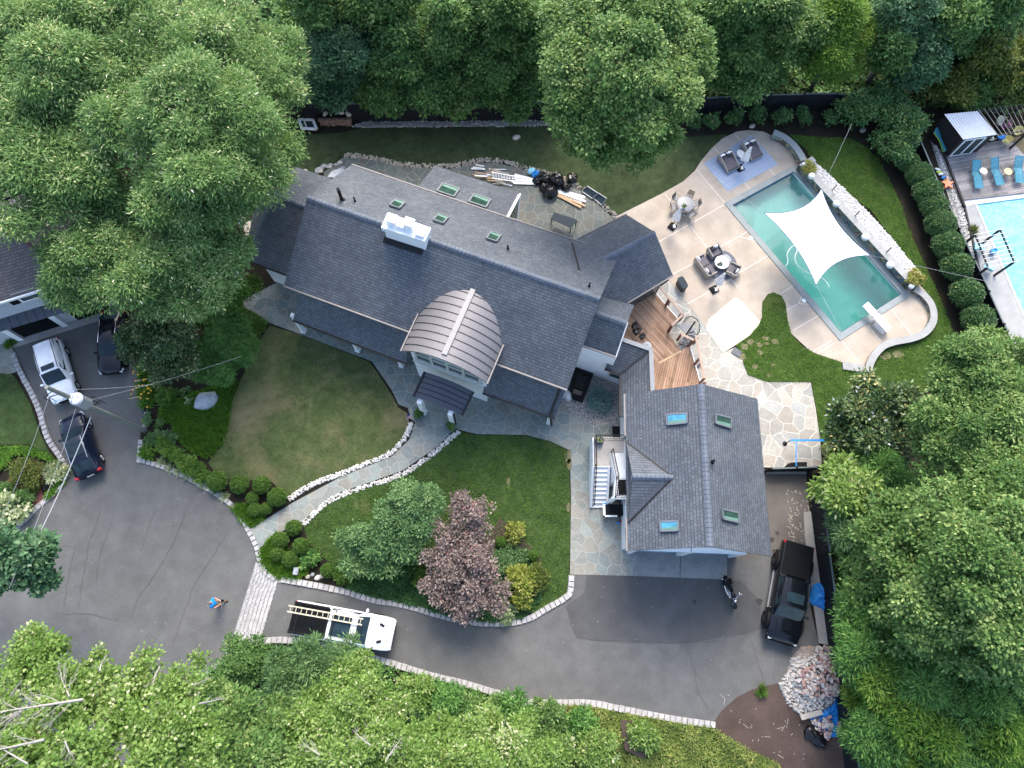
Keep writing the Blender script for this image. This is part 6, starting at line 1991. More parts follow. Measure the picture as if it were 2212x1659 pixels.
def side_table(loc, r, h, label, m='table_pale', oval=1.0, rz=0.0):
 t = thing('side_table', label, 'side table', loc, rz)
 pts = [(r*math.cos(q*math.pi/12), r*oval*math.sin(q*math.pi/12)) for q in range(24)]
 MB().prism(pts, h - .04, h).build('table_top', MT[m], t, local=True)
 for k in range(3):
  a = k*2.094 + .4
  MB().tube([(r*.3*math.cos(a), r*.3*oval*math.sin(a), h-.04), (r*.7*math.cos(a), r*.7*oval*math.sin(a), 0)], .018, 5).build('leg', MT['furniture'], t, local=True)
 return t
side_table(site(1597, 340, .064), .38, .42, 'pale oval side table between the two daybeds on the blue rug', 'table_pale', .72, la)
def parasol(base, topdir, label, h=2.5):
 """closed cantilever parasol: base, mast, folded canopy"""
 t = thing('parasol', label, 'parasol', base, 0, 'closed white parasols')
 b = MB().box((0, 0, .06), (.52, .52, .12), topdir, taper=.92)
 b.build('base', MT['black_matt'], t, local=True)
 MB().box((.10, -.02, .145), (.22, .30, .06), .2, taper=.8).build('weight', MT['table_pale'], t, local=True)
 MB().tube([(0, 0, .1), (0, 0, h)], .03, 8).build('mast', MT['black'], t, local=True)
 cm_ = MB()
 n = 24
 prof = [(.02, h + .02), (.07, h - .05), (.12, h - .45), (.18, h - .95), (.25, h - 1.35)]
 vs, fs = [], []
 for j, (r, z) in enumerate(prof):
  for k in range(n):
   q = r * (1 + (.30 if k % 3 == 0 else -.14) * min(1, j/2))
   vs.append((q*math.cos(2*math.pi*k/n), q*math.sin(2*math.pi*k/n), z - (.10 if (k % 6 < 3 and j == 4) else 0)))
 for j in range(len(prof)-1):
  for k in range(n): fs.append((j*n+k, (j+1)*n+k, (j+1)*n+(k+1) % n, j*n+(k+1) % n))
 cm_.add(vs, fs)
 cm_.build('canopy', MT['umbrella'], t, local=True, smooth=30)
 tb_ = MB()
 for k, z in enumerate((h - .05, h - .22, h - .40)): tb_.ell((.03, -.11 - .015*k, z), (.035, .03, .035), 8, 5)
 tb_.build('tie', MT['black'], t, local=True)
 return t
parasol(site(1598, 364, .06), la, 'closed white parasol on a black base between the two daybeds')
parasol(site(1452, 490, .056), .9, 'closed white parasol on a black base beside the round dining table')
parasol(site(1542, 626, .056), .5, 'closed white parasol on a black base below the sofa group')
# dining set
tb = thing('dining_table', 'round grey dining table with a potted plant on the pool terrace', 'dining table', site(1476, 452, .054))
MB().lathe([(.58, .68), (.60, .69), (.60, .71), (.58, .72), (.001, .722)], 36).build('table_top', MT['furniture'], tb, local=True, smooth=40)
for k in range(4):
 a = k*math.pi/2 + .5
 MB().tube([(.42*math.cos(a), .42*math.sin(a), .69), (.36*math.cos(a), .36*math.sin(a), 0)], .025, 6).build('leg', MT['furniture_dark'], tb, local=True)
def dining_chair(loc, rz, label):
 t = thing('dining_chair', label, 'chair', loc, rz, 'dining chairs round the terrace table')
 st_ = MB()
 for k in range(7): st_.box((0, -.2 + k*.066, .43), (.42, .052, .02))
 st_.build('seat', MT['furniture'], t, local=True)
 bk_ = MB()
 for k in range(6):
  bk_.beam((-.21, -.18 + k*.072, .46), (-.30, -.18 + k*.072, .84), .05, .015)
 bk_.beam((-.295, -.22, .85), (-.295, .22, .85), .03, .03)
 bk_.build('backrest', MT['furniture_dark'], t, local=True)
 for s in (-1, 1):
  MB().tube([(.2, s*.23, .0), (.2, s*.23, .60), (-.24, s*.23, .62)], .015, 5).build('armrest', MT['furniture_dark'], t, local=True)
  for x in (.2, -.2): MB().tube([(x, s*.22, 0), (x, s*.22, .43)], .015, 5).build('leg', MT['furniture_dark'], t, local=True)
 return t
tcx = site(1476, 452, .054)
for (px, py, lb) in ((1485, 434, 'at the top of the table'), (1457, 437, 'on the upper left, away from the parasol base'), (1497, 449, 'on the right of the table'), (1488, 468, 'on the lower right of the table'), (1470, 473, 'at the bottom of the table, beside the parasol base'), (1453, 455, 'on the left of the table behind the parasol')):
 p = site(px, py, .054)
 d = tcx - p
 q = tcx - d.normalized() * .78
 dining_chair((q.x, q.y, .054), math.atan2(d.y, d.x), 'grey slatted dining chair ' + lb)
pp_ = thing('potted_plant', 'small potted plant on the round dining table', 'potted plant', site(1476, 449, .776))
MB().lathe([(.07, 0), (.09, .14), (.075, .14), (.07, .11), (.001, .11)], 14).build('pot', MT['table_pale'], pp_, local=True)
# sofa group
gr_ = site(1556, 572, .056)
tag(MB().lathe([(1.15, 0), (1.15, .012), (.001, .013)], 48, gr_).build('rug', MT['rug_grey']), 'round dark grey rug under the sofa group', 'rug')
def seat(name, label, loc, rz, w, d=.74, cush=1, pills=((0, .2, 'pillow_white'), (.1, -.05, 'pillow_dark'))):
 t = thing(name, label, 'sofa' if cush > 1 else 'armchair', loc, rz)
 MB().box((0, 0, .20), (d, w, .08)).build('base_frame', MT['wicker'], t, local=True)
 sh_ = MB()
 for (x0, y0, x1, y1) in ((d/2, -w/2, -d/2, -w/2), (-d/2, -w/2, -d/2, w/2), (-d/2, w/2, d/2, w/2)):
  z0 = .52 if x0 > 0 else .64
  z1 = .52 if x1 > 0 else .64
  a, b = Vector((x0, y0, 0)), Vector((x1, y1, 0))
  n_ = Vector((-(b-a).y, (b-a).x, 0)).normalized()*.06
  vs = [(a.x, a.y, .2), (b.x, b.y, .2), (b.x, b.y, z1), (a.x, a.y, z0)]
  v2 = [(p[0] - n_.x, p[1] - n_.y, p[2]) for p in vs]
  sh_.add(vs + v2, [(0, 1, 2, 3), (7, 6, 5, 4), (3, 2, 6, 7), (0, 3, 7, 4), (1, 5, 6, 2)])
 sh_.build('backrest', MT['wicker'], t, local=True)
 for k in range(cush):
  yc = -w/2 + .06 + (w - .12)*(k + .5)/cush
  MB().box((.03, yc, .33), (d - .12, (w - .14)/cush - .015, .17), taper=.95).build('seat_cushion', MT['cushion'], t, local=True)
 for sx in (-1, 1):
  for sy in (-1, 1): MB().box((sx*(d/2 - .05), sy*(w/2 - .05), .09), (.05, .05, .18)).build('leg', MT['wicker'], t, local=True)
 for x, y, m in pills:
  MB().ell((-d/2 + .16 + x, y, .56), (.09, .20, .19), 12, 7, .04).build('pillow', MT[m], t, local=True, smooth=60)
 return t
sa = ang_of((1519, 584), (1553, 566))
seat('sofa', 'two-seat grey wicker sofa left of the round table', site(1521, 580, .07), sa, 1.62, .78, 2, ((0, .62, 'pillow_white'), (.0, -.42, 'pillow_white'), (.1, -.60, 'pillow_dark')))
seat('armchair', 'grey wicker armchair with pillows above the round table', site(1541, 548, .07), ang_of((1541, 548), (1552, 565)), .86, .74, 1, ((0, .12, 'pillow_white'), (.09, -.12, 'pillow_dark')))
seat('armchair', 'grey wicker armchair with pillows right of the round table', site(1581, 589, .07), ang_of((1581, 589), (1560, 577)), .86, .74, 1, ((0, .05, 'pillow_white'), (.11, .02, 'pillow_dark')))
side_table(site(1556, 572, .07), .50, .40, 'round white coffee table between the sofa and armchairs')
side_table(site(1568, 562, .07), .34, .34, 'small oval grey table tucked against the white coffee table', 'frame_grey', .6, R(-50))
ct = thing('tray', 'small tray with dark dishes and a plant on the white coffee table', 'tray', site(1555, 570, .475))
MB().box((0, 0, .012), (.34, .22, .02), .5).build('plate', MT['sky_glass'], ct, local=True)
MB().ell((-.14, -.04, .03), (.09, .045, .03), 10, 5, 0, .6).ell((.10, -.12, .03), (.09, .045, .03), 10, 5, 0, .6).build('dish', MT['black'], ct, local=True)
bx = thing('storage_box', 'dark rounded storage box near the corner of the east wing', 'storage box', site(1470, 619, .054), ang_of((1465, 610), (1475, 628)))
MB().prism([(.42*math.copysign(abs(math.cos(q))**.5, math.cos(q)), .22*math.copysign(abs(math.sin(q))**.5, math.sin(q))) for q in [k*math.pi/12 for k in range(24)]], 0, .60).build('box_body', MT['furniture_dark'], bx, local=True)
MB().prism([(.44*math.copysign(abs(math.cos(q))**.5, math.cos(q)), .24*math.copysign(abs(math.sin(q))**.5, math.sin(q))) for q in [k*math.pi/12 for k in range(24)]], .60, .66).build('lid', MT['table_slate'], bx, local=True)
# lanterns on the deck
for i, (px, py, s, lb) in enumerate(((1370, 705.5, .30, 'black lantern nearest the house wall, first of three on the wooden deck'), (1374.5, 717, .40, 'largest black lantern, in the middle of three on the wooden deck'), (1386.5, 728.5, .28, 'smallest black lantern, last of three on the wooden deck'))):
 t = thing('lantern', lb, 'lantern', site(px, py, DZ + .01), .6, 'black lanterns on the deck')
 fr = MB()
 for sx in (-1, 1):
  for sy in (-1, 1): fr.box((sx*s*.42, sy*s*.42, s*.75), (.03, .03, s*1.5))
 fr.box((0, 0, .02), (s, s, .04)); fr.box((0, 0, s*1.52), (s*1.05, s*1.05, .05)); fr.box((0, 0, s*1.64), (s*.6, s*.6, .16), taper=.4)
 fr.build('frame', MT['black'], t, local=True)
 MB().tube([(0, 0, .04), (0, 0, s*.8)], s*.22, 10).build('candle', MT['globe'], t, local=True)
tag(MB().lathe([(.30, 0), (.32, .03), (.16, .22), (.05, .26), (.05, .5), (.001, .52)], 16, site(1397, 748, DZ)).build('patio_heater_base', MT['grey_metal'], smooth=40), 'grey metal umbrella stand at the deck corner by the parapet', 'umbrella stand')
# slate table and debris on the rear patio
st_t = thing('patio_table', 'long slate-topped table with black legs on the rear patio', 'table', site(1218, 487))
tqz = pl('1197,458 1247,474.5 1234,492 1190,472.5', .78)
MB().slab(tqz, .05).build('table_top', MT['table_slate'], st_t)
for q in tqz:
 c = lerp(q, sum(tqz, Vector())/4, .05)
 MB().box((c.x, c.y, .365), (.06, .06, .73)).build('leg', MT['black'], st_t)
rg = random.Random(21)
def board(a, b, w, h, m, label, group, z=.05):
 A_, B_ = site(*a, z), site(*b, z + rg.uniform(-.02, .05))
 return tag(MB().beam(A_, B_, w, h).build('board', MT[m]), label, 'board', group)
for k in range(26):
 x, y = rg.uniform(1031, 1090), rg.uniform(353, 388)
 y += (x - 1031) * .22
 L_ = rg.uniform(18, 42)
 a = rg.uniform(.02, .32)
 board((x - L_/2, y - L_*a/2), (x + L_/2, y + L_*a/2), rg.uniform(.05, .11), .03, rg.choice(['trim', 'timber', 'trim', 'timber', 'timber_grey']), 'loose trim board or batten in the heap at the top of the rear patio', 'loose boards heaped on the rear patio', .06 + .012*k)
for k in range(15):
 t_ = k/14
 board((1108 + rg.uniform(-3, 6), 376 + 20*t_), (1158 + rg.uniform(-4, 5), 389 + 9*t_), .085, .03, 'trim', 'white trim board in the fan of boards beside the black rubbish bags', 'white boards fanned beside the bags', .07 + .015*(k % 5))
for k in range(8):
 t_ = k/7
 board((1206 + rg.uniform(-2, 3), 410 + 12*t_), (1258 + rg.uniform(-6, 12), 426 + 22*t_), .15, .03, 'trim' if k < 5 else 'timber', 'long board stacked along the stone edge below the rubbish bags', 'boards stacked below the bags', .06 + .02*(k % 4))
lad = thing('step_ladder', 'grey aluminium step ladder lying on the boards of the rear patio', 'ladder', site(1083, 378, .35))
lq = [site(1062, 372, .42), site(1110, 381, .42), site(1063, 385, .36), site(1110, 392, .36)]
lmb = MB().beam(lq[0], lq[1], .06, .07).beam(lq[2], lq[3], .06, .07)
for k in range(8): lmb.beam(lerp(lq[0], lq[1], (k + .5)/8), lerp(lq[2], lq[3], (k + .5)/8), .06, .03)
lmb.build('ladder_frame', MT['grey_metal'], lad)
tag(MB().beam(site(1059, 385, .10), site(1091, 397, .10), .22, .04).build('plank', mat('ochre_plank', (.45, .33, .14), .7)), 'ochre plank lying under the step ladder', 'plank')
bagl = ['front rubbish bag, nearest the slate table', 'largest black rubbish bag in the middle of the pile', 'black rubbish bag leaning on the stone edge at the right end of the pile', 'glossy black rubbish bag at the left end of the pile', 'small black rubbish bag between the boards and the middle bag',
  'torn black rubbish bag with grey contents, at the back of the pile', 'black rubbish bag low at the right front of the pile', 'small black rubbish bag at the back, beside the blue bag']
for i, (px, py, r) in enumerate(((1188, 415, .50), (1202, 388, .55), (1236, 385, .40), (1160, 391, .30), (1176, 405, .36), (1177, 384, .42), (1222, 403, .38), (1167, 380, .30))):
 c = site(px, py, r*.6)
 b = MB().ell((c.x, c.y, r*.62), (r, r*rg.uniform(.8, 1), r*.72), 16, 10, .20, rg.uniform(0, 3), seed=i).lathe([(r*.22, r*1.22), (r*.08, r*1.32), (r*.16, r*1.45), (.001, r*1.42)], 8, (c.x, c.y, 0))
 tag(b.build('rubbish_bag', MT['bag'], smooth=35), bagl[i], 'rubbish bag', 'black rubbish bags on the rear patio')
for (px, py, r, m, lb) in ((1148, 370, .30, 'sky_blue', 'pale blue crumpled bag beside the boards'), (1157, 376, .30, 'tarp', 'deep blue plastic bag between the boards and the black bags')):
 c = site(px, py, .2)
 tag(MB().ell((c.x, c.y, .22), (r, r*.75, .24), 14, 9, .16, .5, seed=px).build('plastic_bag', MT[m], smooth=60), lb, 'bag')
for k, (q, lb) in enumerate((('1257,411 1268,405 1291,420 1280,427', 'upper glazed panel leaning on the stones at the end of the boards'), ('1282,426 1292,420 1310,432 1300,441', 'lower glazed panel leaning on the stones at the end of the boards'))):
 P = pl(q, .25)
 P[0].z = P[3].z = .12; P[1].z = P[2].z = .42
 t = thing('glazed_panel', lb, 'window sash', P[0])
 fm = MB()
 for i in range(4): fm.beam(P[i], P[(i+1) % 4], .06, .05)
 fm.build('frame', MT['frame_grey'], t)
 MB().add(P, [(0, 1, 2, 3)]).build('pane', MT['glass'], t)
for px, py, r, lb in ((1115, 297, .30, 'single tan rock lying on the rear lawn'),):
 tag(MB().ell(site(px, py, .08), (r, r*.7, .16), 10, 7, .15, .4, seed=5).build('rock', MT['stone_tan'], smooth=45), lb, 'rock')
# woodpile and white window frame by the rear fence
wp = thing('woodpile', 'stack of split firewood under a dark sheet against the rear fence', 'woodpile', site(722, 258))
wm = MB()
wq = pl('693,262 765,262')
for i in range(13):
 for j in range(3):
  p = lerp(wq[0], wq[1], (i + .5 + .3*(j % 2))/14)
  r = .12 * rg.uniform(.8, 1.1)
  wm.tube([p + Vector((0, -.42 + rg.uniform(-.05, .05), .13 + j*.22)), p + Vector((0, .35, .13 + j*.22))], r, 7)
wm.build('log', mat('split_log', (.20, .13, .10), .85, var=.5, scale=6), wp)
MB().slab([wq[0] + Vector((-.1, -.3, .78)), wq[1] + Vector((-.4, -.3, .80)), wq[1] + Vector((-.4, .55, .86)), wq[0] + Vector((-.1, .55, .86))], .03).build('cover_sheet', MT['black_matt'], wp)
for i, (px, py) in enumerate(((753, 247), (703, 245), (737, 243))):
 c = site(px, py, .95)
 tag(MB().ell((c.x, c.y, .98), (.26, .17, .13), 9, 6, .12, rg.uniform(0, 3), seed=i).build('log', MT['stone_tan']), ('log lying at the right end on top of the woodpile cover', 'log lying at the left end on top of the woodpile cover', 'log lying in the middle on top of the woodpile cover')[i], 'log', 'logs on the woodpile cover')
wfq = pl('645,257 676,259 684,279 652,277', .3)
wf_ = thing('window_frame', 'white window frame leaning on the ground by the woodpile', 'window frame', wfq[0])
fm = MB()
for i in range(4): fm.beam(wfq[i], wfq[(i+1) % 4], .20, .06)
fm.beam(lerp(wfq[0], wfq[1], .35), lerp(wfq[3], wfq[2], .35), .08, .06)
fm.build('frame', MT['trim'], wf_)
MB().add([q - Vector((0, 0, .02)) for q in wfq], [(0, 1, 2, 3)]).build('pane', MT['glass'], wf_)
# stepping stones
for i in range(34):
 px, py = rg.uniform(655, 742), rg.uniform(347, 378)
 if (px - 655)*.12 + 378 - py < 0 or py < 366 - (px - 655)*.20: continue
 c = site(px, py, .03)
 n_ = rg.randint(5, 7)
 r = rg.uniform(.16, .25)
 poly = [(c.x + r*rg.uniform(.75, 1.15)*math.cos(2*math.pi*k/n_), c.y + r*.75*rg.uniform(.75, 1.15)*math.sin(2*math.pi*k/n_)) for k in range(n_)]
 tag(MB().prism(poly, .0, .045 + .0022*i).build('stepping_stone', MT['stone_grey' if i % 3 else 'stone_tan']), 'flat irregular stepping stone in the grass above the house roof', 'stepping stone', 'stepping stones in the rear lawn')
for i in range(12):
 px, py = rg.uniform(530, 566), rg.uniform(472, 520)
 c = site(px, py, .03)
 r = rg.uniform(.22, .4)
 poly = [(c.x + r*rg.uniform(.75, 1.15)*math.cos(2*math.pi*k/6), c.y + r*.8*rg.uniform(.75, 1.15)*math.sin(2*math.pi*k/6)) for k in range(6)]
 tag(MB().prism(poly, .0, .05 + .003*i).build('stepping_stone', MT['stone_tan']), 'pale stepping stone in red soil left of the hip roof', 'stepping stone', 'stepping stones beside the west wing')
sheet_ = [site(707, 382, .35), site(716, 370, .30), site(735, 363, .42), site(745, 366, .25), site(730, 384, .4)]
tag(MB().slab(sheet_, .03).build('dust_sheet', mat('pale_plastic_sheet', (.42, .44, .45), .35)), 'pale crumpled plastic sheet at the rear roof corner', 'plastic sheet')
# entrance planters and flag
for px, py, lb in ((905, 899, 'blue-grey glazed planter with a green shrub left of the entrance, beside the flag'), (973, 925, 'blue-grey glazed planter with a green shrub right of the entrance canopy')):
 t = thing('planter', lb, 'planter', site(px, py, .035), 0, 'blue planters at the entrance')
 MB().lathe([(.22, 0), (.34, .22), (.36, .42), (.33, .44), (.30, .38), (.001, .38)], 22).build('pot', MT['pot_blue'], t, local=True, smooth=50)
 PLANTERS = globals().setdefault('PLANTERS', []); PLANTERS.append(t)
fg = thing('flag', 'small stars and stripes flag on a short pole beside the left planter', 'flag', site(893, 905))
fb_ = site(893, 905)
MB().tube([fb_, fb_ + Vector((.0, -.0, 1.55))], .014, 6).build('flag_pole', MT['grey_metal'], fg)
ftop = fb_ + Vector((0, 0, 1.5))
def fpt(u_, v_):
 return ftop + Vector((-.10 - .22*u_ + .06*math.sin(7*u_ + 2*v_), -.20*v_ - .12*u_ + .08*math.sin(6*u_), -.75*v_ - .35*u_))
stp = [MB(), MB()]
for k in range(13):
 for j in range(8):
  u0_, u1_ = j/8, (j+1)/8
  v0_, v1_ = k/13, (k+1)/13
  if k < 7 and u1_ <= .5: continue
  stp[k % 2].add([fpt(u0_, v0_), fpt(u1_, v0_), fpt(u1_, v1_), fpt(u0_, v1_)], [(0, 1, 2, 3)])
fcl = stp[0].build('red_stripe', mat('flag_red', (.45, .03, .05), .8), fg)
stp[1].build('white_stripe', MT['umbrella'], fg)
cn_ = MB()
for j in range(4):
 for k in range(7): cn_.add([fpt(j/8, k/13), fpt((j+1)/8, k/13), fpt((j+1)/8, (k+1)/13), fpt(j/8, (k+1)/13)], [(0, 1, 2, 3)])
can_ = cn_.build('canton', mat('flag_navy', (.015, .03, .14), .8), fg)
sr_ = MB()
for j in range(4):
 for k in range(5):
  c = fpt((j + .5)/8.2, (k*1.35 + .6)/13)
  for z_ in (.006, -.006):
   pts = [c + Vector(((.018 if q % 2 == 0 else .008)*math.cos(q*math.pi/5), z_ - (.0)*q, (.018 if q % 2 == 0 else .008)*math.sin(q*math.pi/5))) for q in range(10)]
   sr_.add(pts, [tuple(range(10))])
sr_.build('star', MT['umbrella'], can_)
# garage landing pot, bin, buckets
gp = thing('planter', 'dark round pot with a pale flower on the garage stair landing', 'planter', site(1294, 953, LZ))
MB().lathe([(.16, 0), (.25, .12), (.26, .32), (.20, .42), (.17, .40), (.001, .38)], 20).build('pot', MT['pot_grey'], gp, local=True, smooth=50)
bn = thing('waste_bin', 'black storage bin with a white blue-trimmed lid edge at the foot of the garage stair', 'bin', site(1318, 1106))
MB().box((.1, .02, .45), (1.1, .65, .9)).build('bin_body', MT['vinyl'], bn, local=True)
MB().box((-.50, .05, .93), (.14, .74, .05)).box((-.1, -.36, .93), (.75, .10, .05)).build('lid_edge', MT['globe'], bn, local=True)
MB().box((-.45, .38, .935), (.2, .08, .055)).build('lid_clip', MT['tarp'], bn, local=True)
for px, py, m, lb in ((1336, 1129, 'tarp', 'small blue toy lying against the garage wall'), (1341, 1126, 'lamp_red', 'small red toy lying against the garage wall')):
 tag(MB().ell(site(px, py, .12), (.12, .08, .12), 9, 6, .08).build('toy', MT[m]), lb, 'toy')
# boulder, garden lights, signs of the bed
tag(MB().ell(site(446, 866, .25), (.82, .60, .55), 11, 7, .13, R(25), seed=12).build('boulder', MT['boulder'], smooth=60), 'big pale grey boulder sitting in the green groundcover bed', 'boulder')
sp_l = thing('metal_spotlight', 'grey metal cylinder lamp lying at the kerb bed by the path', 'garden lamp', site(639, 1233))
MB().tube([site(638, 1240, .2), site(641, 1226, .32)], .17, 16).build('lamp_tube', MT['grey_metal'], sp_l, smooth=40)
MB().box(site(639, 1233, .1), (.08, .08, .2)).build('stake', MT['black'], sp_l)
for px, py, r, m, lb in ((665, 1246, .16, 'stone_tan', 'leftmost tan rock by the metal lamp'), (675, 1241, .15, 'stone_grey', 'grey rock by the metal lamp'), (686, 1248, .2, 'stone_white', 'palest rock by the metal lamp'), (696, 1244, .2, 'stone_tan', 'right tan rock by the metal lamp'), (1906, 770 - 6, .18, 'stone_grey', None), (2080, 773, .22, 'stone_tan', 'larger tan rock at the mulch edge beyond the right lawn'), (2077, 783, .15, 'stone_tan', 'smaller tan rock at the mulch edge beyond the right lawn'), (1100, 1160, .1, 'stone_tan', None), (905, 1276, .2, 'stone_grey', 'grey rock peeking out of the dark groundcover left of the purple tree'), (1625, 272, .25, 'stone_tan', 'flat tan rock between the small fence shrubs'), (1864, 282, .25, 'stone_tan', 'flat tan rock in the mulch under the big hedge')):
 if lb: tag(MB().ell(site(px, py, r*.3), (r, r*.75, r*.55), 10, 7, .12, .5, seed=px).build('rock', MT[m], smooth=45), lb, 'rock')
for (a, b, m, lb) in (((293, 823), (333, 818), 'grey_metal', 'thin grey drive marker stake leaning over the daylilies'), ((279, 861), (320, 854), 'yellow', 'thin yellow drive marker stake leaning over the daylilies')):
 A_, B_ = site(*b, 0), site(*a, 1.1)
 tag(MB().tube([A_, B_], .02, 6).build('marker_stake', MT[m]), lb, 'stake')
fl_t = thing('floodlight', 'black floodlight fixture fallen in the red mulch bed', 'lamp', site(94, 1054))
MB().tube([site(91, 1046, .12), site(97, 1062, .14)], .13, 10).box(site(100, 1053, .1), (.3, .35, .18), .4).build('lamp_housing', MT['vinyl'], fl_t)
# rubble, bricks, tarps
rub_pts = scatter(pl('1683,1478 1700,1455 1710,1440 1706,1425 1727,1418 1745,1420 1768,1398 1790,1400 1802,1440 1806,1500 1790,1520 1730,1545 1700,1520'), 1500, rg)
mound = MB()
hc = site(1757, 1470)
def mh(x, y):
 dx, dy = (x - hc.x)/1.5, (y - hc.y)/1.9
 return max(.0, .55*(1 - dx*dx - dy*dy))
vsx = []
G = 18
for i in range(G+1):
 for j in range(G+1):
  x, y = hc.x + (i/G - .5)*3.0, hc.y + (j/G - .5)*3.8
  vsx.append((x, y, mh(x, y) + (rg.uniform(-.04, .06) if mh(x, y) > .05 else -.02)))
mound.add(vsx, [(i*(G+1)+j, (i+1)*(G+1)+j, (i+1)*(G+1)+j+1, i*(G+1)+j+1) for i in range(G) for j in range(G)])
tag(mound.build('rubble_core', mat('rubble_dust', (.22, .19, .17), .9, var=.4, scale=6, fine=20, bump=.02)), 'mortar dust core of the brick heap', 'rubble', kind='stuff')
rmb1 = MB()
mp_ = pl('1712,1450 1740,1440 1760,1410 1774,1394 1786,1396 1800,1440 1805,1495 1780,1500 1740,1505 1715,1490')
for x, y in rub_pts:
 if not inside(x, y, mp_) or rg.random() < .3: stones(rmb1, [(x, y)], .10, .28, mh(x, y) - .03, rg, .8)
tag(rmb1.build('rubble', MT['plaster']), 'heap of broken plaster and mortar rubble against the black fence', 'rubble', kind='stuff')
bms = []
for m in ('brick_red', 'brick_pale', 'plaster'):
 b = MB().box((0, 0, 0), (.25, .125, .075))
 o = b.build('brick', MT[m])
 bms.append(o)
first = [True]*3
def put_brick(x, y, z, zone, grp):
 k = rg.choice((0, 0, 1, 1, 2))
 if first[k]:
  o = bms[k]; first[k] = False
 else:
  o = bms[k].copy(); COL.objects.link(o)
 o.location = (x, y, z)
 o.rotation_euler = (rg.uniform(-.6, .6), rg.uniform(-.6, .6), rg.uniform(0, 3.14))
 s = rg.uniform(.8, 1.25)
 o.scale = (s*rg.uniform(.75, 1.2), s, s)
 tag(o, ('broken reddish brick ', 'broken mortar-faced pale brick ', 'broken white plaster chunk ')[k] + zone, 'brick', grp)
main_poly = pl('1712,1450 1740,1440 1760,1410 1774,1394 1786,1396 1800,1440 1805,1495 1780,1500 1740,1505 1715,1490')
for x, y in scatter(main_poly, 235, rg): put_brick(x, y, mh(x, y) + rg.uniform(.16, .30), 'in the big heap beside the black fence', 'bricks in the big rubble heap')
for x, y in scatter(pl('1750,1552 1790,1545 1797,1580 1788,1600 1765,1590'), 55, rg): put_brick(x, y, rg.uniform(.08, .34), 'in the small heap on the blue tarp', 'bricks on the blue tarp')
def tarp(name, label, poly, h, seed):
 rr = random.Random(seed)
 P = [Vector(q) for q in poly]
 c = sum(P, Vector())/len(P)
 mb = MB()
 rings = []
 for k, s in enumerate((1.0, .85, .65, .4, .15)):
  ring_ = []
  M = len(P)*4
  for i in range(M):
   a, b = P[(i//4) % len(P)], P[(i//4 + 1) % len(P)]
   q = lerp(lerp(a, b, (i % 4)/4), c, 1 - s)
   z = h * (1 - s)**.6 + rr.uniform(-.06, .07) * (1 if 0 < k else .3)
   ring_.append(Vector((q.x, q.y, max(z, .02))))
  rings.append(ring_)
 mb.loft(rings, cap=False)
 mb.add(rings[-1], [tuple(range(len(rings[-1])))])
 return tag(mb.build(name, MT['tarp'], smooth=20), label, 'tarp')
tarp('tarpaulin', 'bright blue tarp covering a heap between the black pickup and the fence', pl('1753,1262 1763,1258 1780,1255 1786,1268 1788,1300 1780,1322 1773,1316 1755,1308 1748,1300'), .55, 1)
tarp('tarpaulin', 'bright blue tarp spread under the small brick heap near the mulch', pl('1765,1515 1806,1492 1810,1530 1812,1560 1806,1592 1780,1592 1752,1562 1748,1540'), .20, 2)
tag(MB().beam(site(1730, 1550, .34), site(1776, 1538, .42), .28, .05).build('plank', MT['timber_grey']), 'wide pale plank lying across the blue tarp', 'plank')
tag(MB().beam(site(1748, 1395, .03), site(1749, 1425, .12), .10, .05).build('plank', MT['timber']), 'short orange plank standing up above the rubble', 'plank')
tag(MB().ell(site(1762, 1590, .15), (.75, .45, .22), 20, 10, .2, -.6, seed=4).build('rubbish_bag', MT['bag'], smooth=70), 'black plastic bag beside the small brick heap', 'rubbish bag')
for q, m, lb in (('1809,1560 1820,1558 1821,1568 1810,1569', 'brick_red', 'flat red tile leaning on the fence below the tarp'), ('1808,1572 1823,1571 1823,1586 1808,1586', 'stone_tan', 'flat grey-tan slab leaning on the fence below the tarp')):
 tag(MB().slab(pl(q, .22), .05).build('slab', MT[m]), lb, 'slab')
ch = MB()
for k in range(34):
 x, y = rg.uniform(1560, 1740), rg.uniform(1500, 1640)
 p = site(x, y, .03)
 a = rg.uniform(0, 6.28); L_ = rg.choice((.08, .1, .12, .35))
 ch.beam(p, p + Vector((L_*math.cos(a), L_*math.sin(a), .01)), .02, .012)
for k in range(90):
 p = site(rg.uniform(1700, 1765), rg.uniform(1060, 1180), .04)
 a = rg.uniform(0, 6.28)
 ch.beam(p, p + Vector((.14*math.cos(a), .14*math.sin(a), .01)), .035, .015)
tag(ch.build('wood_chips', MT['timber_grey']), 'scattered pale twigs and wood chips on the mulch and lower drive', 'litter', kind='stuff')
# ---------------------------------------------------------------- neighbour on the right: pool, deck, shed
NP = thing('neighbour_pool', 'light blue covered swimming pool at the right edge', 'swimming pool', site(2180, 520))
ring(MB(), grow(NPOOL, .10), NPOOL, -.15, .09).build('coping', MT['globe'], NP)
ncv = NT('bubble_cover').set(.25, 0, .6)
cv = ncv.coords()
ncv.base(ncv.ramp(ncv.noise(cv, 1.2, 4, .6, .8), [(.3, (.09, .40, .52)), (.7, (.24, .58, .68))]))
ncv.bump(ncv.noise(ncv.mapping(cv, (1, .35, 1), (0, 0, .3)), 9, 3, .6, .6), .05, .8)
MB().sheet(NPOOL, -.02).build('bubble_cover', ncv.m, NP)
wk = pl('2083,446 2106,441 2213,692 2215,760 2195,760 2140,640 2119,600')
struct('neighbour_paving', MB().sheet(wk, .052), MT['coping_pale'])
struct('neighbour_paving', MB().sheet(pl('2074,433 2400,398 2400,408 2107,440 2083,447'), .054), MT['globe'])
NDK = pl('2030,326 2182,300 2235,360 2400,395 2074,433', .16)
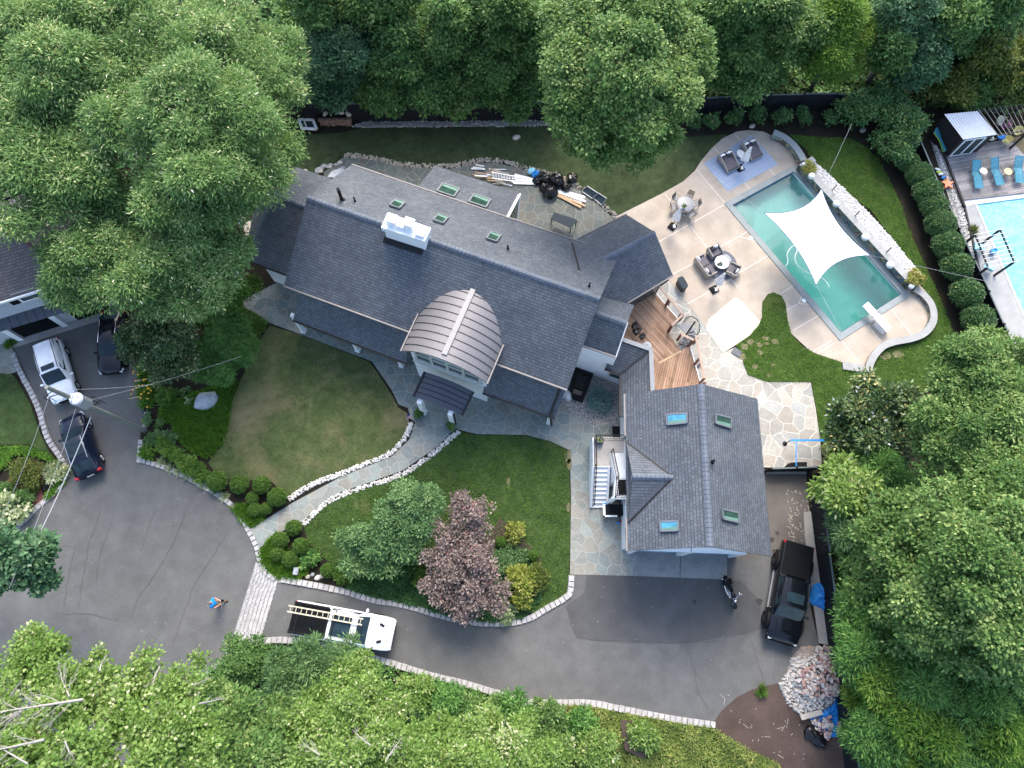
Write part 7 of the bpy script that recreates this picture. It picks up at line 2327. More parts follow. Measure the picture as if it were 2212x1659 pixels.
ndk = thing('neighbour_deck', 'weathered grey wooden deck beside the neighbour shed', 'deck', site(2120, 380))
boards(NDK, site(2212, 361) - site(2060, 390), .16, .16).build('deck_floor', MT['deck_grey'], ndk, recalc=False)
struct('gravel_strip', MB().sheet(pl('2005,290 2034,305 2083,446 2140,640 2190,760 2180,760 2120,640 2062,470'), .03), MT['pebble'])
tag(stones(MB(), scatter(pl('2012,296 2030,306 2083,446 2119,600 2112,605 2070,470'), 700, rg), .1, .2, .03, rg).build('side_pebbles', MT['stone_white']), 'white and grey stones between the neighbour deck and the hedge', 'pebbles', kind='stuff')
kb = MB()
kb.beam(site(2024, 300, .15), site(2083, 448, .15), .14, .3); kb.beam(site(2083, 448, .1), site(2119, 600, .1), .12, .2)
tag(kb.build('retaining_board', MT['dark_wood']), 'dark timber edging board along the neighbour deck', 'edging')
shd = thing('pool_shed', 'dark timber pool shed with a corrugated metal roof on the neighbour deck', 'shed', site(2080, 320))
SR = [site(2040, 246.7, 2.35), site(2112.7, 240, 2.35), site(2154.7, 290.7, 2.2), site(2081, 301.5, 2.2)]
su, sv = unit(SR[3], SR[2]), unit(SR[3], SR[0])
srm = MB()
nr = 26
for i in range(nr):
 a, b = i/nr, (i+1)/nr
 h0, h1 = (.03 if i % 2 else 0), (0 if i % 2 else .03)
 Z0, Z1 = Vector((0, 0, h0)), Vector((0, 0, h1))
 srm.slab([lerp(SR[3], SR[2], a) + Z0, lerp(SR[3], SR[2], b) + Z1, lerp(SR[0], SR[1], b) + Z1, lerp(SR[0], SR[1], a) + Z0], .03)
srm.build('metal_roof', MT['galv'], shd)
SW = [Vector((q.x, q.y, 0)) for q in SR]
cS = sum(SW, Vector())/4
SW = [lerp(q, cS, .06) for q in SW]
MB().prism(SW, .0, 2.15).build('wall', MT['dark_wood'], shd)
fa, fb2 = lerp(SW[3], SW[2], .10), lerp(SW[3], SW[2], .74)
nn_ = Vector(((fb2 - fa).y, -(fb2 - fa).x, 0)).normalized()*.03
dfr = MB()
for z in (.14, 2.02): dfr.beam(fa + nn_ + Vector((0, 0, z)), fb2 + nn_ + Vector((0, 0, z)), .08, .10)
for t_ in (0, .5, 1): dfr.beam(lerp(fa, fb2, t_) + nn_ + Vector((0, 0, .14)), lerp(fa, fb2, t_) + nn_ + Vector((0, 0, 2.02)), .08, .10, up=Vector((1, 0, 0)))
dfm = dfr.build('sliding_door', MT['trim'], shd)
MB().add([fa + nn_*.6 + Vector((0, 0, .15)), fb2 + nn_*.6 + Vector((0, 0, .15)), fb2 + nn_*.6 + Vector((0, 0, 2.0)), fa + nn_*.6 + Vector((0, 0, 2.0))], [(0, 1, 2, 3)]).build('pane', MT['glass'], dfm)
def floaty(name, label, pts, th, m, edge=None, wd=.5):
 t = thing(name, label, name.replace('_', ' '), pts[0])
 S_ = smooth_line(pts, 6)
 mb = MB()
 for a, b in zip(S_[:-1], S_[1:]): mb.beam(a, b + (b - a)*.1, wd, th)
 mb.build('float_body', MT[m], t)
 if edge:
  e = MB()
  for a, b in zip(S_[:-1], S_[1:]): e.beam(a + Vector((.0, 0, -th*.6)), b + (b - a)*.1 + Vector((0, 0, -th*.6)), wd + .06, th*.5)
  e.build('float_rim', MT[edge], t)
 return t
floaty('pool_float', 'long teal foam float with lime underside leaning on the shed wall', [site(2021, 280, 1.2), site(2026, 288, 1.0), site(2035, 300, .75), site(2041, 313, .6), site(2044, 325, .45)], .10, 'teal', 'lime', .45)
tag(MB().tube([site(2048, 282, 1.2), site(2054, 291, 1.0)], .09, 8).build('pool_toy', MT['tarp']), 'blue cylinder toy hanging on the shed wall', 'toy')
def pergola(name, label, c4, h, nbar, beam_m, bar_m, posts):
 t = thing(name, label, 'pergola', (c4[0].x, c4[0].y, 0))
 A_, B_, C_, D_ = c4
 MB().beam(A_, D_, .08, .10).build('beam', MT[beam_m], t)
 MB().beam(B_, C_, .08, .10).build('beam', MT[beam_m], t)
 for k in range(nbar):
  a, b = lerp(A_, D_, k/(nbar-1)), lerp(B_, C_, k/(nbar-1))
  MB().beam(lerp(a, b, -.08) + Vector((0, 0, .10)), lerp(a, b, 1.10) + Vector((0, 0, .10)), .02, .03).build('rafter', MT[bar_m], t)
 for q in posts: MB().beam(Vector((q.x, q.y, 0)), q - Vector((0, 0, .07)), .12, .12, up=Vector((1, 0, 0))).build('post', MT[beam_m], t)
 return t
Q = [site(2107, 507.5, 2.05), site(2160.6, 496.5, 2.05), site(2190.8, 566.3, 2.05), site(2134.5, 577.8, 2.05)]
pergola('pergola', 'open pergola of dark beams and thin white bars at the edge of the neighbour pool', Q, 2.05, 9, 'dark_wood', 'globe', Q)
Q2 = [site(2116, 243, 2.3), site(2154, 291, 2.3), site(2225, 280, 2.3), site(2205, 230, 2.3)]
Q2 = [Q2[0], Q2[1], Q2[2], Q2[3]]
pergola('pergola', 'pergola of pale rafters beside the metal-roofed shed', [site(2114, 241, 2.3), site(2152, 292, 2.3), site(2226, 281, 2.3), site(2205, 231, 2.3)], 2.3, 9, 'dark_wood', 'timber_grey', [site(2226, 281, 2.3), site(2205, 231, 2.3)])
def chaise(p, q, label):
 a, b = site(*p, .16), site(*q, .16)
 L_ = (b - a).length
 rz = math.atan2((b - a).y, (b - a).x)
 t = thing('sun_lounger', label, 'sun lounger', ((a.x+b.x)/2, (a.y+b.y)/2, .16), rz, 'teal sun loungers on the neighbour deck')
 P = [Vector((-L_/2, 0, .72)), Vector((-L_*.12, 0, .34)), Vector((L_*.15, 0, .38)), Vector((L_*.5, 0, .30))]
 sl = MB()
 for u0, u1, n_ in ((P[0], P[1], 9), (P[1], P[2], 7), (P[2], P[3], 9)):
  for k in range(n_):
   c, d = lerp(u0, u1, k/n_), lerp(u0, u1, (k + .86)/n_)
   sl.add([c + Vector((0, -.29, 0)), c + Vector((0, .29, 0)), d + Vector((0, .29, 0)), d + Vector((0, -.29, 0))], [(0, 1, 2, 3)])
 for s in (-.29, .29):
  for u0, u1 in zip(P[:-1], P[1:]): sl.beam(u0 + Vector((0, s, 0)), u1 + Vector((0, s, 0)), .03, .03)
 sl.build('seat', MT['teal'], t, local=True)
 for x in (-L_*.25, L_*.32):
  MB().tube([(x, -.27, .3), (x, -.27, 0), (x, .27, 0), (x, .27, .3)], .016, 5).build('leg', MT['furniture_dark'], t, local=True)
 for s in (-.31, .31): MB().tube([(-L_*.2, s, .3), (-L_*.15, s, .55), (L_*.08, s, .55), (L_*.1, s, .3)], .014, 5).build('armrest', MT['furniture_dark'], t, local=True)
 return t
chaise((2097, 358), (2110, 412), 'leftmost teal sun lounger on the grey neighbour deck')
chaise((2135, 353), (2155, 405), 'middle teal sun lounger on the grey neighbour deck, between the two round tables')
chaise((2188, 349), (2197, 400), 'rightmost teal sun lounger on the grey neighbour deck')
def bistro(px, py, m, label):
 t = thing('side_table', label, 'side table', site(px, py, .16), 0, 'round tables on the neighbour deck')
 MB().lathe([(.27, .42), (.28, .43), (.28, .45), (.001, .455)], 24).build('table_top', MT[m], t, local=True)
 for k in range(3):
  a = k*2.094
  MB().tube([(.15*math.cos(a), .15*math.sin(a), .42), (.24*math.cos(a), .24*math.sin(a), 0)], .013, 5).build('leg', MT['furniture_dark'], t, local=True)
bistro(2116, 377, 'cream', 'cream round side table right of the leftmost teal lounger')
bistro(2169, 378, 'yellow', 'yellow round side table right of the middle teal lounger')
def tub(px, py, rz, m, label):
 t = thing('tub_chair', label, 'chair', site(px, py, .16), rz, 'moulded chairs by the neighbour shed')
 pr_ = MB()
 n_ = 14
 vs = []
 for z, r in ((.40, .20), (.43, .28), (.52, .30), (.78, .32)):
  for k in range(n_ + 1):
   a = R(50) + R(260)*k/n_
   vs.append((r*math.cos(a), r*math.sin(a), z if z < .7 else z - .18*(1 + math.cos(a))/2))
 for j in range(3):
  for k in range(n_): pr_.add([vs[j*(n_+1)+k], vs[j*(n_+1)+k+1], vs[(j+1)*(n_+1)+k+1], vs[(j+1)*(n_+1)+k]], [(0, 1, 2, 3)])
 pr_.lathe([(.27, .40), (.001, .41)], 18)
 pr_.build('shell', MT[m], t, local=True, smooth=60)
 for k in range(4):
  a = R(45 + 90*k)
  MB().tube([(.16*math.cos(a), .16*math.sin(a), .40), (.27*math.cos(a), .27*math.sin(a), 0)], .014, 5).build('leg', MT['furniture_dark'], t, local=True)
tub(2165, 312, R(150), 'yellow', 'yellow moulded chair on the open deck in front of the pale pergola')
tub(2188, 293, R(200), 'yellow', 'yellow moulded chair at the pergola edge, behind the blue towel')
tub(2132, 305, R(20), 'cream', 'cream moulded chair half behind the shed corner')
tub(2151, 272, R(-60), 'cream', 'pale moulded chair standing under the pale pergola')
tag(MB().ell(site(2164, 295, .62), (.32, .22, .12), 14, 8, .15, .3, seed=3).build('towel', MT['tarp']), 'blue towel draped on the table by the pergola', 'towel')
for i, (px, py, m, lb) in enumerate(((2025, 366, 'globe', 'white pool toy in the gravel'), (2028, 372, 'lime', 'lime green pool toy in the gravel'), (2032, 376, 'globe', 'second white pool toy below the lime one'), (2038, 383, 'tarp', 'blue pool toy in the gravel beside the deck'), (2040, 394, 'lime', 'small lime pool toy beside the coral star'))):
 tag(MB().ell(site(px, py, .12), (.22, .10, .10), 12, 7, .04, -.4 + .3*i, seed=i).build('pool_toy', MT[m], smooth=60), lb, 'toy')
sc0 = site(2048, 396, .3)
spts = [(sc0.x + (.50 if k % 2 == 0 else .20)*math.cos(k*math.pi/5 + .3), sc0.y + (.50 if k % 2 == 0 else .20)*math.sin(k*math.pi/5 + .3)) for k in range(10)]
tag(MB().prism(spts, .12, .30).build('star_float', MT['orange']), 'coral star-shaped pool float lying beside the neighbour deck', 'pool float')
def beach(px, py, rz, label):
 t = thing('lounge_chair', label, 'chair', site(px, py, .06), rz, 'pale blue chairs by the pergola')
 MB().beam((-.30, 0, .75), (-.15, 0, .36), .55, .04).beam((-.15, 0, .36), (.32, 0, .40), .55, .04).build('seat', MT['sky_blue'], t, local=True)
 for s in (-1, 1): MB().tube([(.3, s*.27, 0), (.25, s*.27, .55), (-.25, s*.27, .57), (-.32, s*.27, 0)], .018, 5).build('armrest', MT['sky_blue'], t, local=True)
beach(2107, 541, R(80), 'pale blue armchair under the upper corner of the dark pergola')
beach(2127, 584, R(60), 'pale blue armchair under the lower corner of the dark pergola')
tag(MB().lathe([(.12, 0), (.22, .25), (.24, .34), (.2, .34), (.18, .28), (.001, .28)], 16, site(2141, 546, .06)).build('bucket', MT['tarp']), 'small blue pot standing on the paving beside the neighbour pool', 'pot')
# neighbour house on the left
nh = thing('neighbour_house', 'grey clapboard house with dark garage doors at the left edge', 'house', site(0, 700))
w0, w1 = site(-150, 792), site(262, 661)
nu = unit(w0, w1); nv = Vector((-nu.y, nu.x, 0))
HH = 4.9
MB().prism([w0, w1, w1 + nv*7, w0 + nv*7], 0, HH).build('wall', MT['siding'], nh)
sdm = MB()
for k in range(26):
 z = 2.5 + k*.09
 if z < HH: sdm.beam(w0 - nv*.012 + Vector((0, 0, z)), w1 - nv*.012 + Vector((0, 0, z)), .025, .02)
sdm.build('clapboard', MT['siding'], nh)
nrf = MB()
e0, e1 = w0 - nv*.35 - nu*1 + Vector((0, 0, HH - .05)), w1 - nv*.35 + nu*.3 + Vector((0, 0, HH - .05))
k0 = lerp(w0, w1, .5) + nv*3.6 + Vector((0, 0, HH + 2.6))
roof(nrf, [e0, e1, e1 + nv*3.4 - nu*3.2 + Vector((0, 0, 2.1)), e0 + nv*3.4 + Vector((0, 0, 2.1))], nu)
roof(nrf, [e1, e1 + nv*7.6, e1 + nv*3.4 - nu*3.2 + Vector((0, 0, 2.1))], nv)
roof(nrf, [e1 + nv*7.6, e0 + nv*7.6, e0 + nv*3.4 + Vector((0, 0, 2.1)), e1 + nv*3.4 - nu*3.2 + Vector((0, 0, 2.1))], nu)
nrf.build('roof', [MT['shingle_old'], MT['bronze']], nh, recalc=False)
MB().beam(e1 + Vector((0, 0, .05)), e1 + nv*3.4 - nu*3.2 + Vector((0, 0, 2.15)), .16, .05).build('hip_cap', mat('maroon_cap', (.10, .045, .055), .7), nh)
MB().beam(e0 + nv*.02, e1 + nv*.02, .10, .16).build('fascia', MT['trim'], nh)
pr_z = 2.45
pb0, pb1 = w0 - nv*.55 + Vector((0, 0, pr_z)), w1 - nv*.75 + Vector((0, 0, pr_z))
MB().slab([w0 + Vector((0, 0, pr_z + .35)), w1 + Vector((0, 0, pr_z + .35)), pb1, pb0], .08).build('pent_roof', MT['metal_dark'], nh)
sm_ = MB()
for k in range(24):
 a, b = lerp(w0, w1, k/24) + Vector((0, 0, pr_z + .37)), lerp(pb0, pb1, k/24) + Vector((0, 0, .02))
 sm_.beam(a, b, .03, .03)
sm_.build('seam', MT['seam'], nh)
def onwall(px, py):
 o = Vector((0, 0, CAM_H)); d = site(px, py) - o
 return o + d * ((w0 - nv*.0 - o).dot(nv) / d.dot(nv))
for i, (x0, x1) in enumerate(((50, 128), (166, 240))):
 a = onwall(x0, 726 if i == 0 else 688); b = onwall(x1, 696 if i == 0 else 665)
 a = w0 + nu * (a - w0).dot(nu); b = w0 + nu * (b - w0).dot(nu)
 dm_ = MB()
 for k in range(4):
  p = lerp(a, b, .5) - nv*.03
  dm_.box((p.x, p.y, .27 + k*.51), ((b - a).length, .05, .49), math.atan2(nu.y, nu.x))
 dm_.build('garage_door', MT['vinyl'], nh)
for px, py in ((44, 729), (137, 697)):
 a = onwall(px, py)
 p = w0 + nu * (a - w0).dot(nu) - nv*.10
 MB().box((p.x, p.y, 1.15), (.34, .24, 2.3), math.atan2(nu.y, nu.x)).build('pilaster', MT['trim'], nh)
c4 = [onwall(*q) for q in ((30, 631), (50, 651), (67, 643), (52, 622))]
wc = w0 + nu * (c4[1] - w0).dot(nu)
for i, (px, py) in enumerate(((60, 635),)):
 a = onwall(px, py)
 wm_ = MB().box(Vector((a.x, a.y, a.z)) - nv*.05, (1.35, .10, 1.15), math.atan2(nu.y, nu.x)).build('window', MT['trim'], nh)
 MB().box(Vector((a.x, a.y, a.z)) - nv*.11, (1.05, .03, .86), math.atan2(nu.y, nu.x)).build('pane', MT['glass'], wm_)
 for s in (-1, 1): MB().box(Vector((a.x, a.y, a.z)) + nu*.98*s - nv*.05, (.48, .07, 1.15), math.atan2(nu.y, nu.x)).build('shutter', MT['vinyl'], nh)
struct('garage_apron', MB().sheet([w0 - nv*.0, w1, w1 - nv*.55, w0 - nv*.55], .018), MT['concrete_grey'])
struct('flagstone_paving', MB().sheet(pl('-60,720 15,735 33,765 48,800 20,808 -60,800'), .03), MT['flag_path'])
# ---------------------------------------------------------------- plants: every leaf is a small face
def leaf_mesh(name, P, D, Nn, L, W, tone, mats, mi=None):
 n = len(P)
 D = D / np.maximum(np.linalg.norm(D, axis=1, keepdims=True), 1e-6)
 S = np.cross(D, Nn)
 S /= np.maximum(np.linalg.norm(S, axis=1, keepdims=True), 1e-6)
 L = np.broadcast_to(np.asarray(L, float), (n,))[:, None]
 W = np.broadcast_to(np.asarray(W, float), (n,))[:, None]
 up = np.cross(S, D)
 V = np.empty((n, 4, 3))
 V[:, 0] = P
 V[:, 1] = P + D*L*.45 + S*W*.5 + up*W*.12
 V[:, 2] = P + D*L - up*L*.10
 V[:, 3] = P + D*L*.45 - S*W*.5 + up*W*.12
 me = bpy.data.meshes.new(name)
 me.vertices.add(n*4); me.loops.add(n*4); me.polygons.add(n)
 me.vertices.foreach_set('co', V.reshape(-1).astype(np.float32))
 me.loops.foreach_set('vertex_index', np.arange(n*4, dtype=np.int32))
 me.polygons.foreach_set('loop_start', np.arange(0, n*4, 4, dtype=np.int32))
 for m in mats: me.materials.append(m)
 if mi is not None: me.polygons.foreach_set('material_index', mi.astype(np.int32))
 at = me.attributes.new('tone', 'FLOAT', 'FACE')
 at.data.foreach_set('value', np.clip(tone, 0, 1).astype(np.float32))
 me.update(calc_edges=True)
 return me
def rand_dir(n):
 v = RNG.normal(size=(n, 3))
 return v / np.linalg.norm(v, axis=1, keepdims=True)
def clumped(lobes, n_clump, per, cr, droop=.25, outward=.6, shell=.72, flat=.7, low=-.35, sub=6):
 """clumps of leaves on small boughs standing out of a set of ellipsoid lobes -> P, D, N, tone"""
 lobes = np.array(lobes, float)                      # x, y, z, rx, ry, rz
 if sub:
  k = np.repeat(np.arange(len(lobes)), sub)
  u = rand_dir(len(k)); u[:, 2] = np.where(u[:, 2] < -.25, -u[:, 2], u[:, 2])
  q = np.column_stack([lobes[k, :3] + u*lobes[k, 3:]*RNG.uniform(.55, .86, (len(k), 1)), lobes[k, 3:]*RNG.uniform(.24, .46, (len(k), 1))])
  boughs = np.vstack([lobes*np.array([1, 1, 1, .80, .80, .80]), q])
 else:
  boughs = lobes
 w = boughs[:, 3] * boughs[:, 4]
 if sub: w[len(lobes):] *= 2.2
 idx = RNG.choice(len(boughs), n_clump, p=w / w.sum())
 u = rand_dir(n_clump)
 bad = u[:, 2] < low
 u[bad, 2] *= -1
 rho = shell + (1.05 - shell) * RNG.random(n_clump)
 inner = RNG.random(n_clump) < .15
 rho[inner] *= RNG.random(inner.sum()) ** .5
 C = boughs[idx, :3] + u * boughs[idx, 3:6] * rho[:, None]
 bt = RNG.normal(0, .09, len(boughs))
 ct = RNG.normal(.5, .13, n_clump) + bt[idx]
 k = np.repeat(np.arange(n_clump), per)
 n = len(k)
 off = RNG.normal(size=(n, 3)) * cr * np.array([1, 1, flat])
 P = C[k] + off * .55
 D = off / cr * .6 + u[k]*outward*.7 + rand_dir(n)*.75
 D[:, 2] -= droop
 Nn = u[k]*.5 + rand_dir(n)*.55 + np.array([0, 0, .65])
 tone = ct[k] + RNG.normal(0, .15, n) + .10*(off[:, 2] / cr)
 return P, D, Nn, tone
def limbs(mb, base, lobes, r0, seed=0, fork=.45, twigs=0, bend=.12):
 rg = random.Random(seed)
 base = Vector(base)
 cx = sum((Vector(l[:3]) for l in lobes), Vector()) / len(lobes)
 topz = max(l[2] for l in lobes)
 fk = Vector((base.x*.6 + cx.x*.4, base.y*.6 + cx.y*.4, base.z + (topz - base.z)*fork))
 mb.tube([base, lerp(base, fk, .5) + Vector((rg.uniform(-.1, .1), rg.uniform(-.1, .1), 0)), fk], [r0*1.25, r0, r0*.8], 8)
 for l in lobes:
  e = Vector(l[:3]) + Vector((0, 0, l[5]*.35))
  m = lerp(fk, e, .5) + Vector((rg.uniform(-1, 1), rg.uniform(-1, 1), rg.uniform(0, 1))) * (e - fk).length * bend
  mb.tube([fk, m, e], [r0*.55, r0*.36, r0*.12], 6)
  for q in range(twigs):
   a = rg.uniform(0, 6.28)
   s = lerp(m, e, rg.random())
   t = s + Vector((math.cos(a)*l[3]*.8, math.sin(a)*l[4]*.8, rg.uniform(.0, .6)*l[5]))
   mb.tube([s, lerp(s, t, .5) + Vector((0, 0, .15)), t], [r0*.14, r0*.09, r0*.04], 4)
 return mb
def lobe(px, py, z, r, rz=None):
 p = site(px, py, z)
 return (p.x, p.y, z, r, r, rz if rz else r*.75)
def tree(name, label, lobes, leafm, nclump, per=26, cr=.34, L=.24, W=.10, droop=.25, trunk=.22, bark='bark', extra=None, base=None, cat='tree', group=None, twigs=0, jitter=.3, fork=.45, outward=.6, shell=.72, low=-.35, bend=.12, limb_bark=True):
 b = base or site_under(lobes)
 t = thing(name, label, cat, b, 0, group)
 P, D, Nn, tone = clumped(lobes, nclump, per, cr, droop, outward, shell, low=low)
 n = len(P)
 Ls = L * (1 + RNG.uniform(-jitter, jitter, n))
 mats, mi = [leafm], np.zeros(n, int)
 if extra:
  m2, frac = extra
  mats.append(m2)
  mi[RNG.random(n) < frac] = 1
 me = leaf_mesh('crown', P - np.array(b), D, Nn, Ls, Ls * (W/L), tone, mats, mi)
 o = bpy.data.objects.new('crown', me)
 COL.objects.link(o)
 o.parent = t
 ORG[o.name] = ORG[t.name]
 if trunk:
  limbs(MB(), b, lobes, trunk, int(abs(b[0])*10), fork, twigs, bend).build('trunk', MT[bark], t, smooth=60)
 return t
def site_under(lobes):
 x = sum(l[0] for l in lobes)/len(lobes); y = sum(l[1] for l in lobes)/len(lobes)
 return Vector((x, y, 0))
def shrub(name, label, px, py, r, h, leafm, n, L=.10, W=.06, cat='shrub', group=None, base_z=0.0, squash=1.0, extra=None, cr=None, per=14, outward=.7, shell=.85, lobes=None, stem=True):
 c = site(px, py, base_z + h*.5)
 c.z = base_z
 ls = lobes or [(c.x, c.y, base_z + h*.5, r, r*squash, h*.52)]
 t = tree(name, label, ls, leafm, max(n // per, 1), per, cr or r*.16, L, W, .05, .0, extra=extra, base=c, cat=cat, group=group, outward=outward, shell=shell, low=-.6)
 if stem:
  mb = MB()
  for k in range(4):
   a = k*1.57 + .4
   mb.tube([c, c + Vector((r*.25*math.cos(a), r*.25*math.sin(a), h*.35)), c + Vector((r*.55*math.cos(a), r*.55*math.sin(a), h*.7))], [.035, .025, .01], 5)
  mb.build('stem', MT['bark'], t)
 return t
def blades_mesh(name, pts, per, length, width, leafm, spread=.9, lean=.6, extra=None, z=0.0):
 """strap leaves arching out of each point"""
 pts = np.array(pts, float)
 k = np.repeat(np.arange(len(pts)), per)
 n = len(k)
 a = RNG.uniform(0, 2*np.pi, n)
 r = RNG.random(n)
 D = np.stack([np.cos(a)*spread*r, np.sin(a)*spread*r, 1.0 - lean*r], 1)
 Ls = length * RNG.uniform(.65, 1.2, n)
 P = pts[k] + np.stack([np.cos(a)*.03, np.sin(a)*.03, np.zeros(n)], 1)
 Nn = np.stack([-np.cos(a)*.6, -np.sin(a)*.6, np.ones(n)], 1) + rand_dir(n)*.2
 tone = RNG.normal(.5, .2, n) + np.repeat(RNG.normal(0, .12, len(pts)), per)
 mats, mi = [leafm], np.zeros(n, int)
 me = leaf_mesh(name, P, D, Nn, Ls, width*RNG.uniform(.7, 1.3, n), tone, mats, mi)
 return me
def tuft(name, label, px, py, r, leafm, n=70, length=.4, width=.03, cat='ornamental grass', group=None, flowers=None, z=.02):
 c = site(px, py, z)
 t = thing(name, label, cat, c, 0, group)
 pts = [(r*.35*math.cos(a)*q, r*.35*math.sin(a)*q, 0) for a, q in zip(RNG.uniform(0, 6.28, n), RNG.random(n)**.5)]
 me = blades_mesh('foliage', pts, 3, length, width, leafm, 1.1, .75)
 o = bpy.data.objects.new('foliage', me); COL.objects.link(o); o.parent = t
 if flowers:
  m, nf, hh = flowers
  P = np.stack([RNG.uniform(-r, r, nf), RNG.uniform(-r, r, nf), RNG.uniform(hh*.8, hh*1.2, nf)], 1)
  k = np.repeat(np.arange(nf), 6)
  a = np.tile(np.arange(6)*1.047, nf)
  D = np.stack([np.cos(a), np.sin(a), .5 + 0*a], 1)
  me2 = leaf_mesh('flower', P[k], D, np.tile([0, 0, 1.0], (len(k), 1)), .085, .05, RNG.random(len(k)), [m])
  o2 = bpy.data.objects.new('flower', me2); COL.objects.link(o2); o2.parent = t
 return t
def cover(name, label, poly, n, leafm, per=4, length=.22, width=.03, z=.02, spread=1.0, lean=.7, kind='stuff'):
 rg = random.Random(len(label))
 pts = [(x, y, z + rg.uniform(0, .05)) for x, y in scatter(poly, n, rg)]
 me = blades_mesh(name, pts, per, length, width, leafm, spread, lean)
 o = bpy.data.objects.new(name, me); COL.objects.link(o)
 return tag(o, label, None, None, kind)
def leafcover(name, label, poly, n, leafm, L=.10, W=.06, z0=.05, z1=.35, kind='stuff'):
 rg = random.Random(len(label) + 1)
 XY = np.array(scatter(poly, n, rg))
 m = len(XY)
 hz = np.sin(XY[:, 0]*3.1)*np.cos(XY[:, 1]*2.7)*.5 + .5
 P = np.column_stack([XY, z0 + (z1 - z0)*hz*RNG.uniform(.3, 1.1, m)])
 D = rand_dir(m); D[:, 2] = np.abs(D[:, 2])*.4
 Nn = rand_dir(m)*.5 + np.array([0, 0, 1.0])
 me = leaf_mesh(name, P, D, Nn, L*RNG.uniform(.7, 1.3, m), W, RNG.normal(.5, .2, m) + .25*(hz - .5), [leafm])
 o = bpy.data.objects.new(name, me); COL.objects.link(o)
 return tag(o, label, None, None, kind)
# ---- large trees on the left
T = tree('chestnut_tree', 'tall bright green chestnut tree with cream tassels overhanging the house roof at the left', [lobe(*q) for q in (
 (330, 110, 12, 2.3), (470, 95, 12, 2.4), (570, 170, 11, 2.2), (390, 230, 13.5, 2.5), (515, 260, 12.5, 2.4), (300, 290, 12, 2.2), (595, 280, 10, 1.7),
 (440, 360, 12.5, 2.3), (550, 375, 11, 2.0), (370, 420, 11, 2.0), (495, 435, 10, 1.7), (585, 405, 9.5, 1.3), (270, 190, 12, 2.0), (480, 30, 11, 2.2), (600, 110, 10, 1.7), (625, 330, 9.5, .8), (610, 210, 10, 1.2))],
 LF['chestnut'], 6800, 28, .36, .22, .06, .3, .42, extra=(LF['cream'], .008), base=site(470, 470, 0), shell=.78)
tree('chestnut_tree', 'broad dark green chestnut tree filling the top left corner, left of the tasselled one', [lobe(*q) for q in (
 (60, 60, 12.5, 2.8), (190, 50, 12.5, 2.6), (120, 170, 12.5, 2.7), (30, 220, 12, 2.6), (210, 210, 11.5, 2.4), (70, 340, 11.5, 2.6), (180, 350, 11, 2.4), (20, 450, 10.5, 2.4), (130, 460, 10, 2.2), (240, 440, 9, 1.9), (300, 30, 12, 2.4), (-30, 120, 12, 2.5), (250, 110, 12, 2.0), (-20, 330, 11, 2.4))],
 LF['chestnut'], 5800, 26, .38, .24, .065, .3, .4, base=site(120, 420, 0))
tree('chestnut_tree', 'lower chestnut tree with drooping fingers of leaves hanging over the top of the drive', [lobe(*q) for q in (
 (155, 585, 8.5, 1.8), (215, 540, 9, 1.9), (320, 580, 9, 2.0), (430, 560, 8.5, 2.0), (495, 545, 8, 1.5), (250, 630, 8, 1.6), (370, 640, 7.5, 1.6), (180, 640, 7.5, 1.3), (460, 620, 7.5, 1.5), (140, 630, 8, 1.0), (260, 500, 8.5, 1.7), (400, 500, 8.5, 1.6))],
 LF['chestnut'], 4200, 26, .32, .21, .058, .35, .3, extra=(LF['cream'], .008), base=site(330, 640, 0))
tree('broadleaf_tree', 'dark green leafy branch of a tree reaching in from the left edge over the drive', [lobe(*q) for q in ((20, 1180, 7, 1.1), (75, 1190, 7, 1.0), (25, 1240, 6.5, 1.1), (85, 1225, 6.5, .9), (-40, 1210, 7, 1.5), (95, 1255, 6, .55))],
     LF['forest_blue'], 420, 24, .26, .26, .19, .15, .2, base=site(-110, 1230, 0))
